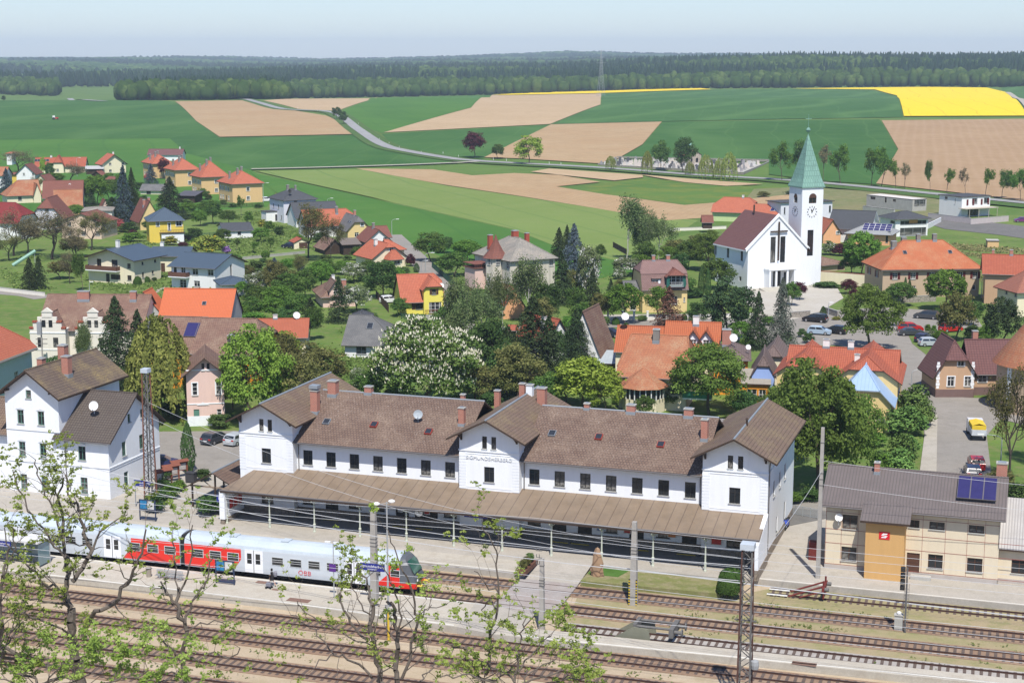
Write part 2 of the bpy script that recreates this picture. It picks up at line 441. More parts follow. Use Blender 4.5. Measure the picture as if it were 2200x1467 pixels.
  for i,(a,b_,c_) in enumerate(pl):
   pc=R
   for j,(a2,b2,c2) in enumerate(pl):
    if j!=i and len(pc)>2:pc=clip(pc,a-a2,b_-b2,c_-c2)
   if len(pc)<3:continue
   top=[Vector((x,y,a*x+b_*y+c_)) for x,y in pc];bot=[Vector((q.x,q.y,q.z-t)) for q in top]
   g=hypot(a,b_)
   if g>1e-6:
    u=Vector((-b_/g,a/g,0));sl_=sqrt(1+g*g)
    uv=[(q.x*u.x+q.y*u.y,(q.x*a/g+q.y*b_/g)*sl_) for q in top]
   else:uv=[(q.x,q.y) for q in top]
   mb.face(top,0,uv);mb.face(bot[::-1],1)
   for k in range(len(pc)):
    p,q=pc[k],pc[(k+1)%len(pc)]
    edge=(abs(p[0]-X0)<1e-5 and abs(q[0]-X0)<1e-5) or (abs(p[0]-X1)<1e-5 and abs(q[0]-X1)<1e-5) or (abs(p[1]-Y0)<1e-5 and abs(q[1]-Y0)<1e-5) or (abs(p[1]-Y1)<1e-5 and abs(q[1]-Y1)<1e-5)
    if edge:mb.face([bot[k],bot[(k+1)%len(pc)],top[(k+1)%len(pc)],top[k]],1)
    else:
     key=tuple(sorted([(round(p[0],2),round(p[1],2)),(round(q[0],2),round(q[1],2))]))
     if key not in seen and caps:
      seen.add(key);cap.tube(top[k],top[(k+1)%len(pc)],.11,.11,6)
  ro=mb.obj('roof',[rm,side],s.e);s.roof=ro
  if caps and cap.f:cap.obj('ridge_cap',capm or rm,ro)
  if gut and ridge=='x':
   gz=zmin(pl,(X0+X1)/2,Y0)-t
   g_=MB();g_.tube((X0,Y0-.06,gz+.1),(X1,Y0-.06,gz+.1),.08,.08,5)
   g_.obj('gutter',GUTTER,ro)
  return ro
 def fit(s,wins,pl,x0,y0,x1,y1,z0):
  """squeeze a row of openings so that it keeps inside its wall"""
  fr={'F':((x0,y0),(1,0),x1-x0),'R':((x1,y0),(0,1),y1-y0),'B':((x1,y1),(-1,0),x1-x0),'L':((x0,y1),(0,-1),y1-y0)}
  out=[]
  for k in 'FRBL':
   q=[list(w) for w in wins if w[0]==k]
   if not q:continue
   (ax,ay),(ux,uy),Lw=fr[k]
   m=max(w[1]+w[3]/2 for w in q)
   if m>Lw-.35:
    f=(Lw-.4)/m
    for w in q:w[1]*=f;w[3]*=max(f,.62)
   g=1.0
   for w in q:
    for e in (-1,1):
     u=w[1]+e*w[3]/2;top=zmin(pl,ax+ux*u,ay+uy*u)-.3
     if w[2]+w[4]>top:g=min(g,(top-z0)/(w[2]+w[4]-z0))
   for w in q:
    if g<1:w[2]=z0+(w[2]-z0)*g;w[4]*=g
    if w[4]>.25 and w[3]>.2:out.append(tuple(w))
  return out
 def window(s,pos,ang,w,h,st,rev=.14):
  style=st[0];key=(round(w,2),round(h,2),st)
  if key not in WINC:
   f=MB();fw=.07 if w<1.6 else .09
   if 'D' in st:
    f.box(-w/2,-.05,0,w/2,.03,h);
    for zz in (.15,h*.55):f.box(-w/2+.15,-.075,zz,w/2-.15,-.052,zz+h*.33)
    if w>1.3:f.box(-.02,-.085,.05,.02,-.05,h-.05)
    WINC[key]=(f.mesh('door',W_[style]),None,None)
   else:
    f.box(-w/2,-.03,0,-w/2+fw,.04,h);f.box(w/2-fw,-.03,0,w/2,.04,h)
    f.box(-w/2+fw,-.03,0,w/2-fw,.04,fw);f.box(-w/2+fw,-.03,h-fw,w/2-fw,.04,h)
    if w>.75:
     f.box(-fw/2,-.03,fw,fw/2,.035,h-fw)
    if w>1.9:f.box(-w/3-fw/2,-.03,fw,-w/3+fw/2,.035,h-fw);f.box(w/3-fw/2,-.03,fw,w/3+fw/2,.035,h-fw)
    if h>.9 and 'p' not in st:
     zz=h*.66;f.box(-w/2+fw,-.028,zz,w/2-fw,.03,zz+.045)
    if h>1.6 and 'p' not in st:zz=h*.33;f.box(-w/2+fw,-.028,zz,w/2-fw,.03,zz+.035)
    if 't' in st:
     o=.13
     for bx in ((-w/2-o,-rev-.035,-.02,-w/2,-rev+.02,h+o),(w/2,-rev-.035,-.02,w/2+o,-rev+.02,h+o),(-w/2,-rev-.035,h,w/2,-rev+.02,h+o)):f.box(*bx,1)
    fm=f.mesh('window',[W_[style],WHITE])
    g=MB();g.box(-w/2+fw*.8,.0,fw*.8,w/2-fw*.8,.02,h-fw*.8,0)
    sm=MB();sm.box(-w/2-.08,-rev-.1,-.07,w/2+.08,.02,0)
    WINC[key]=(fm,g.mesh('pane',GLASS),sm.mesh('sill',SILL))
  fm,gm,sm=WINC[key]
  o=link('door' if 'D' in st else 'window',fm,s.e,pos,(0,0,ang))
  if gm:link('pane',gm,o)
  if sm and 'n' not in st:link('sill',sm,o)
  if 's' in st:
   for sg in (-1,1):
    k2=('sh',round(w,2),round(h,2),st)
    if k2 not in WINC:
     b_=MB();b_.box(-w/4,-.04,0,w/4,0,h)
     for i in range(int(h/.12)):b_.box(-w/4+.05,-.055,.06+i*.12,w/4-.05,-.041,.11+i*.12)
     WINC[k2]=b_.mesh('shutter',W_['b'] if 'r' not in st else W_['r'])
    q=Matrix.Rotation(ang,3,'Z')@Vector((sg*w*.77,-rev-.01,0))
    link('shutter',WINC[k2],s.e,Vector(pos)+q,(0,0,ang))
  return o
 def chimney(s,x,y,w,d,top,mat=None,z=None,cap=True):
  zr=zmin(s.pl,x,y) if z is None else z
  mb=MB();mb.box(x-w/2,y-d/2,zr-.8,x+w/2,y+d/2,top,0,skip='b')
  if cap:mb.box(x-w/2-.06,y-d/2-.06,top,x+w/2+.06,y+d/2+.06,top+.1,1)
  if cap:mb.box(x-w/2+.12,y-d/2+.12,top+.1,x+w/2-.12,y+d/2-.12,top+.16,2)
  mb.box(x-w/2-.05,y-d/2-.05,zr-.75,x+w/2+.05,y+d/2+.05,zr+.12,2,skip='b')
  return mb.obj('chimney',[mat or BRICK,CONC,ZINC],getattr(s,'roof',s.e))
 def onroof(s,x,y,w,h,mats,name,th=.08,lift=.03,grid=(1,1),pl=None,frame=.05):
  """a flat fitting lying on the slope: skylight or solar panel"""
  pl=pl or s.pl;a,b_,c_=min(pl,key=lambda q:q[0]*x+q[1]*y+q[2])
  g=hypot(a,b_) or 1;u=Vector((-b_/g,a/g,0));v=Vector((a/g,b_/g,g)).normalized();n=u.cross(v)
  if n.z<0:n=-n
  if u.x<0:u=-u
  o0=Vector((x,y,a*x+b_*y+c_))+n*lift
  M=Matrix(((u.x,v.x,n.x,o0.x),(u.y,v.y,n.y,o0.y),(u.z,v.z,n.z,o0.z),(0,0,0,1)))
  mb=MB();mb.box(-w/2,-h/2,0,w/2,h/2,th,0,M)
  for i in range(grid[0]):
   for j in range(grid[1]):
    cw=w/grid[0];ch=h/grid[1]
    mb.box(-w/2+i*cw+frame,-h/2+j*ch+frame,th,-w/2+(i+1)*cw-frame,-h/2+(j+1)*ch-frame,th+.012,1,M,'b')
  return mb.obj(name,mats,getattr(s,'roof',s.e))
 def dish(s,x,y,z,r=.45,face=(0.3,-1,.45),mat=None):
  n=Vector(face).normalized();q=n.to_track_quat('Z','Y').to_matrix().to_4x4()
  mb=MB();mb.lathe([(0,0),(r*.5,r*.06),(r,r*.25),(r,r*.29),(r*.5,r*.1),(0,.04)],14)
  mb.tube((0,-r*.9,r*.2),(0,-r*.2,r*1.0),.02,.02,4);mb.box(-.06,-.3*r,r*.95,.06,-.1*r,r*1.1)
  mb.v=[tuple(q@Vector(v)+Vector((x,y,z))) for v in mb.v]
  mb.tube((x,y,z),(x,y,z-r-.35),.03,.03,5)
  return mb.obj('satellite_dish',mat or W_['w'],getattr(s,'roof',s.e),smooth=False)
 def world(s,x,y,z=0):return s.M@Vector((x,y,z))
LAND=[]
def hp(name,label,cat,A,B,depth,he=None,yb=None,ang=None,top=None,ridge='x',group=None,short=None,**k):
 """a house read off the picture: A, B = front wall corners at eave height, depth in metres or ('L'|'R', column)"""
 if yb is not None:
  g=at(A[0],yb);he=ztop(g.x,g.y,A[1]);a=Vector((g.x,g.y,0))
 else:g=at(A[0],A[1],he);a=Vector((g.x,g.y,0))
 if ang is None:
  b_=at(B[0],B[1],he);d=Vector((b_.x-a.x,b_.y-a.y,0));ang=degrees(atan2(d.y,d.x));Wd=d.length
 else:
  d=Vector((cos(radians(ang)),sin(radians(ang)),0));Wd=colcross(a,d,B[0],he)
 d=Vector((cos(radians(ang)),sin(radians(ang)),0));n=Vector((-d.y,d.x,0))
 if isinstance(depth,tuple):
  st=a if depth[0]=='L' else a+d*Wd
  depth=colcross(st,n,depth[1],he)
 depth=max(2.5,min(40,abs(depth)))
 if top is not None:
  c_=a+d*(Wd/2)+(n*(depth/2) if ridge=='x' or ridge=='pyr' else Vector((0,0,0)))
  rise=max(.3,ztop(c_.x,c_.y,top)-he)
 else:rise=k.pop('rise',2.5)
 k.pop('rise',None)
 b=Bld(name,label,cat,a,ang,group,short)
 b.W,b.D,b.he,b.rise=Wd,depth,he,rise
 b.vol(0,0,Wd,depth,he,rise,'x' if ridge=='pyr' else ridge,**k)
 if short:LAND.append((short,a+d*(Wd/2)+n*(depth/2),max(Wd,depth)/2))
 DBG.append((name,round(Wd,1),round(depth,1),round(he,1),round(rise,1),round(ang,1),round(a.x),round(a.y)))
 return b
DBG=[]
#land
SD=-18.3
SO=at(1645,1211.5)
SM=Matrix.Translation(SO)@Matrix.Rotation(radians(SD),4,'Z')
def loc2w(x,y,z=0):return SM@Vector((x,y,z))
G_MEADOW=ground('meadow_grass',(.085,.16,.033),(.115,.20,.042),(.15,.18,.06),.03,.4)
G_LAWN=ground('lawn_grass',(.095,.165,.035),(.15,.225,.05),(.21,.20,.09),.09,.5)
def terrain():
 ys=[-60,0,60,120,180,240,300,360,420,480,540]+list(range(560,2000,14))+list(range(2000,4000,60))+list(range(4000,9000,160))+[9000,9500,10200,11200,12500]
 nx=90;v=[];f=[]
 for y in ys:
  hw=350+.42*max(0,y)
  for i in range(nx+1):
   x=hw*(2*i/nx-1);v.append((x,y,terr(x,y)))
 for j in range(len(ys)-1):
  for i in range(nx):a=j*(nx+1)+i;f.append((a,a+1,a+nx+2,a+nx+1))
 me=bpy.data.meshes.new('ground');me.from_pydata(v,[],f);me.materials.append(G_MEADOW)
 bm=bmesh.new();bm.from_mesh(me)
 n=SM.to_3x3()@Vector((0,1,0))
 bmesh.ops.bisect_plane(bm,geom=bm.verts[:]+bm.edges[:]+bm.faces[:],plane_co=loc2w(0,-3,0),plane_no=n,clear_inner=True)
 bm.to_mesh(me);bm.free();me.polygons.foreach_set('use_smooth',[True]*len(me.polygons))
 return struct(link('ground',me))
terrain()
def field(name,px,mat,lift=.15,step=20.0):
 """a sheet on the terrain with the outline read off the picture"""
 pts=[att(x,y) for x,y in px]
 bm=bmesh.new();vs=[bm.verts.new((p.x,p.y,0)) for p in pts];bm.faces.new(vs)
 bmesh.ops.triangulate(bm,faces=bm.faces[:])
 xs=[p.x for p in pts];ys=[p.y for p in pts]
 if max(ys)>580:
  for k in range(int(min(xs)//(step*2)),int(max(xs)//(step*2))+1):bmesh.ops.bisect_plane(bm,geom=bm.verts[:]+bm.edges[:]+bm.faces[:],plane_co=(k*step*2,0,0),plane_no=(1,0,0))
  for k in range(int(max(560,min(ys))//step),int(max(ys)//step)+1):bmesh.ops.bisect_plane(bm,geom=bm.verts[:]+bm.edges[:]+bm.faces[:],plane_co=(0,k*step,0),plane_no=(0,1,0))
 for v in bm.verts:v.co.z=terr(v.co.x,v.co.y)+lift*(.15 if v.co.y<560 else 1)+v.co.y*6e-5*(v.co.y>560)
 bmesh.ops.recalc_face_normals(bm,faces=bm.faces[:])
 me=bpy.data.meshes.new(name);bm.normal_update()
 if sum(f.normal.z for f in bm.faces)<0:bmesh.ops.reverse_faces(bm,faces=bm.faces[:])
 bm.to_mesh(me);bm.free();me.materials.append(mat)
 return struct(link(name,me))
def strip(name,px,wd,mat,lift=.3,terrain=True):
 """a road or path of given width along a line read off the picture"""
 pts=[att(x,y) if terrain else at(x,y) for x,y in px]
 P2=[]
 for i in range(len(pts)-1):
  n=max(1,int((pts[i+1]-pts[i]).length//15))
  p0=pts[max(0,i-1)];p3=pts[min(len(pts)-1,i+2)]
  for k in range(n):
   t=k/n;a,b_=pts[i],pts[i+1]
   q=.5*((2*a)+(b_-p0)*t+(2*p0-5*a+4*b_-p3)*t*t+(3*a-3*b_+p3-p0)*t**3);P2.append(q)
 P2.append(pts[-1]);mb=MB();L_,R_=[],[]
 for i,p in enumerate(P2):
  d=(P2[min(i+1,len(P2)-1)]-P2[max(0,i-1)]);d.z=0;d.normalize();n=Vector((-d.y,d.x,0))
  for s_,arr in ((1,L_),(-1,R_)):
   q=p+n*wd/2*s_;arr.append((q.x,q.y,terr(q.x,q.y)+lift+q.y*6e-5*(q.y>560)))
 for i in range(len(P2)-1):mb.face([R_[i],R_[i+1],L_[i+1],L_[i]])
 return struct(mb.obj(name,mat))
def patch(name,px,mat,z=.02,sides=0.0,local=False,kind='structure'):
 """a flat paved or planted area; sides > 0 gives it a real edge"""
 pts=[loc2w(x,y) if local else at(x,y,z) for x,y in px]
 mb=MB();mb.flat([(p.x,p.y) for p in pts],z-max(sides,.01),z)
 return struct(mb.obj(name,mat),kind)
SOIL=(.41,.275,.15)
M_SOIL=[ground('tilled_soil',SOIL,(.44,.32,.185),(.35,.245,.135),.02,.15,rows=[(18,2.6,.4,.25)],fine=1.5),ground('tilled_soil_pale',(.46,.335,.20),(.50,.37,.23),(.40,.285,.16),.015,.12,rows=[(-20,3.0,.4,.22)],fine=1.5),ground('tilled_soil_reddish',(.36,.24,.135),(.40,.275,.16),(.32,.21,.115),.02,.12,rows=[(14,5.2,.3,.22)],rowc=(.43,.30,.20),fine=1.5)]
M_WHEAT=[ground('young_wheat',(.040,.112,.024),(.055,.14,.03),(.068,.148,.036),.008,.06,rows=[(8,26,.04,.4),(8,120,.2,.5)],rowc=(.085,.17,.045),fine=2),ground('young_wheat_fresh',(.062,.155,.025),(.078,.185,.032),(.09,.185,.035),.01,.06,rows=[(-14,24,.05,.4),(-14,110,.2,.3)],rowc=(.04,.115,.025),fine=2),ground('young_barley',(.165,.23,.06),(.185,.255,.07),(.20,.25,.08),.01,.08,rows=[(-20,20,.04,.5)],rowc=(.07,.15,.04),fine=2),ground('spring_wheat',(.05,.128,.032),(.068,.155,.04),(.043,.112,.028),.006,.04,rows=[(24,62,.2,.7),(8,24,.04,.3)],rowc=(.085,.175,.05),fine=2)]
M_RAPE=ground('rape_flowers',(.80,.58,.02),(.74,.56,.02),(.85,.66,.03),.02,.3,rows=[(10,26,.03,.6)],rowc=(.4,.33,.02),fine=3)
M_ROADF=ground('pale_asphalt',(.30,.30,.295),(.34,.34,.33),(.26,.26,.26),.05,.5)
M_ASPH=ground('street_asphalt',(.27,.25,.22),(.31,.285,.255),(.235,.215,.19),.06,.5)
M_ASPHD=ground('dark_asphalt',(.16,.155,.145),(.19,.18,.17),(.13,.125,.12),.1,.6)
M_PAVE=ground('paving',(.40,.37,.31),(.45,.41,.35),(.34,.31,.26),.08,.6)
field('wheat_field',[(-60,214),(362,218),(378,222),(470,297),(757,291),(800,306),(985,352),(760,361),(540,367),(400,330),(365,298),(-60,302)],M_WHEAT[0])
field('grass_field',[(-60,302),(365,298),(400,330),(540,367),(600,400),(560,470),(-60,480)],M_WHEAT[1],.12)
field('soil_field',[(376,219),(530,217),(592,233),(700,250),(745,268),(757,290),(472,296),(422,262)],M_SOIL[0],.4)
field('soil_field',[(566,217),(810,211),(790,217),(718,242),(640,235)],M_SOIL[1])
field('wheat_field',[(737,238),(795,217),(812,211),(1055,205),(1012,232),(820,287),(778,272)],M_WHEAT[1])
field('soil_field',[(1057,205),(1292,200),(1290,226),(1182,268),(825,286),(1012,233)],M_SOIL[1],.3)
field('wheat_field',[(820,289),(1184,269),(1120,302),(1036,343),(880,326),(840,308)],M_WHEAT[0])
field('soil_field',[(1184,269),(1422,263),(1380,312),(1328,342),(1286,353),(1110,342),(1040,340),(1100,310)],M_SOIL[0],.35)
field('wheat_field',[(1292,200),(1525,194),(1700,192),(1860,191),(1925,207),(1940,253),(1422,262),(1186,268),(1292,226)],M_WHEAT[3],.25)
field('wheat_field',[(1424,263),(1890,258),(1928,322),(1884,398),(1760,390),(1652,376),(1652,350),(1330,342),(1382,312)],M_WHEAT[0],.25)
field('rape_field',[(1060,205.5),(1160,200),(1300,197),(1400,193.5),(1505,191.5),(1530,194),(1400,198),(1290,202),(1090,206)],M_RAPE,.9)
field('rape_field',[(1700,192),(1800,190.5),(1990,188.5),(2120,190),(2168,201),(2200,238),(2206,251),(1942,252),(1927,207),(1880,194)],M_RAPE,.7)
field('soil_field',[(1894,260),(2270,256),(2300,445),(2060,416),(1882,396),(1930,322)],M_SOIL[2],.3)
field('wheat_field',[(2150,186),(2330,186),(2330,262),(2210,254)],M_WHEAT[3],.1)
field('barley_field',[(548,369),(790,366),(960,401),(1293,450),(1500,474),(1460,500),(1330,560),(1190,528),(1100,492),(700,404)],M_WHEAT[2],.3)
field('wheat_field',[(538,372),(700,406),(1100,494),(1195,530),(1330,562),(1390,580),(1280,600),(1000,570),(860,520),(600,420)],M_WHEAT[1],.25)
field('soil_field',[(765,364),(930,366),(1015,379),(1105,374),(1200,378),(1290,393),(1195,403),(1300,420),(1470,441),(1545,435),(1720,418),(1720,455),(1520,468),(1430,474),(1293,450),(960,400)],M_SOIL[0],.35)
field('soil_field',[(1140,371),(1180,364),(1380,378),(1382,383),(1320,390)],M_SOIL[1],.35)
field('soil_strip',[(1372,377),(1500,388),(1640,398),(1560,402),(1470,394)],M_SOIL[1],.4)
M_PASTURE=ground('flowering_pasture',(.085,.16,.035),(.11,.19,.04),(.20,.21,.04),.02,.07)
field('pasture',[(1198,403),(1390,385),(1640,404),(1720,402),(1720,417),(1545,434),(1470,440),(1300,419)],M_PASTURE,.2)
M_DRY=ground('dry_grass',(.20,.19,.09),(.13,.17,.06),(.28,.25,.14),.05,.4)
field('dry_grass',[(1620,408),(1720,404),(1990,420),(2060,432),(2050,470),(1800,462),(1700,440),(1600,432)],M_DRY,.28)
field('soil_field',[(282,192),(286,183),(330,178),(374,179),(362,186),(330,194)],M_SOIL[1],.6)
field('soil_field',[(195,141),(300,143),(298,147),(200,146)],M_SOIL[1],.5)
M_SHOULDER=ground('verge_grass',(.06,.13,.03),(.08,.15,.035),(.13,.14,.06),.1,.8)
strip('road_verge',[(520,214),(590,232),(640,238),(715,243),(770,280),(820,312),(870,326),(985,345),(1050,351),(1290,364),(1500,380),(1650,388),(1800,402),(2000,422),(2230,446)],15,M_SHOULDER,.45)
strip('road',[(520,214),(590,232),(640,238),(715,243),(770,280),(820,312),(870,326),(985,345),(1050,350),(1290,363),(1500,379),(1650,387),(1800,399),(2000,419),(2230,442)],6.2,M_ROADF,.62)
strip('field_road',[(540,366),(700,362),(860,357),(985,352),(1040,349)],4,M_PAVE,.6)
strip('field_track',[(2165,200),(2182,212),(2215,240)],6,M_PAVE,.9)
strip('country_road',[(150,213),(180,216),(225,219)],7,M_ROADF,.7)
patch('village_ground',[(-120,420),(560,395),(760,470),(1010,530),(1240,560),(1500,500),(1720,440),(2330,470),(2400,1130),(1700,1100),(520,1010),(-200,1120)],G_LAWN,.03)
strip('village_road',[(842,505),(868,530),(905,565),(950,615),(975,650),(988,690),(990,720)],5.4,M_ASPH,.06)
strip('village_road',[(-40,625),(60,633),(98,641)],5.2,M_ASPH,.07)
strip('village_street',[(960,722),(1150,705),(1290,697),(1480,690),(1620,692)],8,M_ASPH,.07)
strip('pavement',[(1230,681),(1300,680),(1480,678),(1620,676),(1700,683)],2.6,M_PAVE,.16)
patch('church_plaza',[(1600,612),(1690,606),(1795,612),(1812,640),(1765,668),(1690,690),(1640,675),(1600,650)],ground('pale_flagstones',(.46,.43,.37),(.50,.47,.42),(.42,.38,.32),.1,.4),.14,.1)
patch('car_park',[(1545,690),(1700,672),(1900,660),(2090,672),(2110,700),(2080,745),(2010,762),(1990,800),(2000,860),(1930,860),(1915,770),(1900,745),(1640,750),(1560,720)],M_ASPH,.09)
patch('green_island',[(1626,742),(1800,742),(1880,760),(1880,800),(1640,830),(1600,790)],G_LAWN,.12)
patch('green_island',[(1950,716),(2130,700),(2120,790),(1990,762),(1960,738)],G_LAWN,.12)
patch('street',[(1905,830),(2010,850),(2200,860),(2300,880),(2300,935),(2150,900),(2120,935),(2135,1060),(1985,1060),(1985,900),(1945,880)],M_ASPH,.10)
patch('pavement',[(1992,890),(2014,890),(2012,1012),(1976,1012)],M_PAVE,.20,.1)
patch('building_site_road',[(1985,478),(2050,470),(2130,478),(2320,500),(2320,530),(2150,505),(2030,492)],M_ASPHD,.12)
strip('new_road',[(1960,470),(2010,478),(2080,486),(2200,500),(2330,512)],7,M_ASPHD,.14)
patch('forecourt',[(330,927),(520,925),(535,1000),(500,1012),(430,1020),(395,1000),(335,1020)],M_ASPH,.06)
patch('station_street',[(1640,1085),(1780,1098),(1780,1112),(1640,1140)],M_ASPHD,.07)
patch('station_street',[(1670,1060),(1800,1076),(1800,1100),(1660,1086)],M_ASPH,.06)
strip('garden_path',[(225,655),(262,640),(290,631)],1.2,M_PAVE,.08)
strip('garden_path',[(275,655),(310,640),(345,622),(360,617)],1.2,M_PAVE,.08)
#railway yard
M_GRAVEL=ground('yard_gravel',(.44,.35,.24),(.49,.40,.29),(.37,.30,.19),.07,.6,fine=9)
M_GRAVELG=ground('weedy_gravel',(.36,.29,.18),(.30,.27,.14),(.22,.23,.09),.12,.8,fine=9)
M_BALLAST=ground('rusty_ballast',(.28,.19,.13),(.34,.25,.18),(.22,.13,.085),.3,3,fine=14)
M_BALLASTG=ground('grey_ballast',(.38,.35,.32),(.44,.41,.37),(.3,.27,.25),.3,3,fine=14)
M_PLAT=ground('platform_paving',(.46,.42,.35),(.50,.46,.39),(.40,.35,.28),.12,.8)
M_PLATE=ground('platform_grey',(.40,.37,.32),(.45,.41,.36),(.35,.32,.27),.12,.8)
M_EDGE=plain('platform_edge_white',(.62,.60,.54),.9,.1)
M_PWALL=plain('platform_wall_concrete',(.36,.35,.33),.9,.25,.6)
Z_Y,Z_R=-.62,-.40
def lflat(name,pts,z0,z1,mats,kind='structure'):
 mb=MB();mb.flat(pts,z0,z1);o=mb.obj(name,mats);o.matrix_world=SM
 return struct(o,kind)
lflat('yard_ground',[(-260,-2),(200,-2),(200,-170),(-260,-170)],Z_Y-.2,Z_Y,M_GRAVEL)
lflat('weedy_ground',[(-16,-8.6),(60,-7.9),(60,-22.6),(-14,-22.9)],Z_Y,Z_Y+.012,M_GRAVELG)
lflat('weedy_ground',[(2,-4.7),(60,-4.2),(60,-8.5),(-2,-9)],Z_Y,Z_Y+.02,M_GRAVELG)
lflat('platform',[(-200,14),(-200,-10.2),(-21.6,-10.2),(-21.6,-2.9),(-21.6,-2.6),(-60,-2.6),(-60,14)],Z_Y,.035,M_PLATE)
lflat('platform',[(-21.6,-2.6),(-21.6,-5.2),(-16,-5.6),(-1.6,-5.6),(-.9,-4.9),(90,-4.3),(90,4),(-.4,4),(-.4,-2.6)],Z_Y,.035,M_PLATE)
lflat('platform_paving',[(-60,-2.7),(-60,1.5),(1.2,1.5),(1.2,-2.7)],-.3,.034,M_PLATE)
lflat('platform_paving',[(-.6,3.9),(-.6,19),(6.4,19),(6.4,6),(90,6),(90,3.9)],-.3,.032,M_PLATE)
lflat('platform_strip',[(-200,-10.0),(-21.9,-10.0),(-21.9,-6.6),(-200,-6.6)],.03,.045,M_PLAT)
lflat('platform_line',[(-200,-10.0),(-22,-10.0),(-22,-9.85),(-200,-9.85)],.04,.056,M_EDGE)
lflat('platform_line',[(-.5,-4.7),(90,-4.15),(90,-4.0),(-.5,-4.55)],.034,.045,M_EDGE)
mb=MB();mb.flat([(-220,-19.05),(-23.2,-19.6),(-22.6,-26.0),(-40,-25.2),(-220,-24.9)],Z_Y,.03);o=mb.obj('platform',M_PLAT);o.matrix_world=SM;struct(o)
lflat('platform_line',[(-220,-19.25),(-23.6,-19.8),(-23.6,-19.95),(-220,-19.4)],.03,.042,M_EDGE)
lflat('platform_line',[(-220,-24.75),(-40,-25.05),(-23,-25.8),(-23,-25.6),(-40,-24.85),(-220,-24.55)],.03,.042,M_EDGE)
mb=MB();mb.flat([(-19,-24.5),(-13,-24.1),(60,-22.0),(60,-23.4),(2,-25.6),(-14,-26.5),(-19,-26.6)],Z_Y,.0)
o=mb.obj('platform',M_PLAT);o.matrix_world=SM;struct(o)
lflat('platform_line',[(-17,-26.3),(-14,-26.3),(2,-25.45),(30,-24.1),(30,-23.95),(2,-25.25),(-14,-26.1),(-17,-26.1)],0,.012,M_EDGE)
mb=MB()
mb.face([(-21.5,-5.2,.03),(-21.5,-10.4,-.42),(-16.1,-10.4,-.42),(-16.1,-5.5,.03)]);o=mb.obj('crossing_ramp',M_PLATE);o.matrix_world=SM;struct(o)
mb=MB();mb.face([(-23.25,-19.5,.03),(-22.65,-26.0,.03),(-17.5,-26.0,-.42),(-17.5,-19.5,-.42)]);mb.face([(-22.65,-26.0,.03),(-22.65,-26.0,-.6),(-17.5,-26,-.6),(-17.5,-26,-.42)]);o=mb.obj('crossing_ramp',M_PLATE);o.matrix_world=SM;struct(o)
M_BOARD=ground('crossing_boards',(.36,.33,.31),(.33,.27,.24),(.40,.38,.36),.2,.6)
lflat('crossing',[(-21.9,-10.4),(-16.1,-10.4),(-15.9,-19.5),(-21.9,-19.5)],Z_Y,-.425,M_BOARD)
lflat('rail_plot',[(-15.9,-5.7),(-1.8,-5.7),(-2.6,-9.9),(-15.9,-10.3)],Z_Y,-.06,ground('plot_grass',(.17,.19,.06),(.25,.23,.11),(.34,.28,.18),.3,.9))
lflat('rail_plot_lawn',[(-15.8,-5.8),(-12.2,-5.8),(-12.8,-8.2),(-15.8,-8.2)],-.06,-.045,ground('plot_lawn',(.07,.15,.03),(.09,.18,.04),(.06,.12,.02),.3,.9))
RAILM=plain('rusty_rail',(.095,.05,.038),.6,.25,2.0,metal=.3)
RAILT=plain('rail_running_face',(.30,.28,.26),.35,.1,2.0,metal=.6)
SLEEP=[plain('wooden_sleeper',(.115,.085,.07),.95,.3,2),plain('pale_concrete_sleeper',(.45,.43,.40),.95,.15,2)]
def rail_line(name,label,x0,x1,ya,yb,wood=0,ball=None,gap=None,x_ref=(-66,24)):
 t=empty(name,label,'rail track',loc2w(0,0),SD,'railway tracks of the station yard')
 def yy(x):return ya+(yb-ya)*(x-x_ref[0])/(x_ref[1]-x_ref[0])
 mb=MB();mb.flat([(x0,yy(x0)-1.55),(x1,yy(x1)-1.55),(x1,yy(x1)+1.55),(x0,yy(x0)+1.55)],Z_Y,Z_Y+.06)
 mb.obj('ballast',ball or M_BALLAST,t)
 for s_ in (-.75,.75):
  mb=MB()
  for w_,z0,z1,k in ((.07,Z_Y+.08,Z_Y+.10,0),(.02,Z_Y+.10,Z_R-.04,0),(.037,Z_R-.04,Z_R,1)):
   a,b_=yy(x0)+s_,yy(x1)+s_
   q=[(x0,a-w_),(x1,b_-w_),(x1,b_+w_),(x0,a+w_)]
   mb.flat(q,z0,z1,0)
   if k:mb.flat([(x0,a-.02),(x1,b_-.02),(x1,b_+.02),(x0,a+.02)],z1,z1+.003,1)
  mb.obj('rail',[RAILM,RAILT],t)
 ang=atan((yb-ya)/(x_ref[1]-x_ref[0]))
 mb=MB();mb.box(-.13,-1.25,Z_Y+.03,.13,1.25,Z_Y+.085)
 me=mb.mesh('sleeper',SLEEP[wood]);rest=MB()
 xs=[];x=x0+.4
 while x<x1:xs.append(x);x+=.66
 vis=[x for x in xs if -100<x<34]
 order=sorted(vis,key=lambda x:-x if True else 0)[:98];keep=set(order)
 for x in xs:
  if gap and gap[0]<x<gap[1]:continue
  if x in keep:link('sleeper',me,t,(x,yy(x)+rnd.uniform(-.03,.03),0),(0,0,ang+rnd.uniform(-.02,.02)))
  else:
   M=Matrix.Translation((x,yy(x),0))@Matrix.Rotation(ang,4,'Z');rest.box(-.13,-1.25,Z_Y+.03,.13,1.25,Z_Y+.085,0,M)
 o=rest.obj('sleepers',SLEEP[wood],t)
 if o:struct(o,'stuff')
 return t
rail_line('rail_track','track nearest the station building, running under the boarded crossing',-200,70,-12.5,-11.7,gap=(-21.9,-16))
rail_line('rail_track','track the red and white train stands on, second from the station',-200,70,-17.8,-16.75,gap=(-21.9,-16))
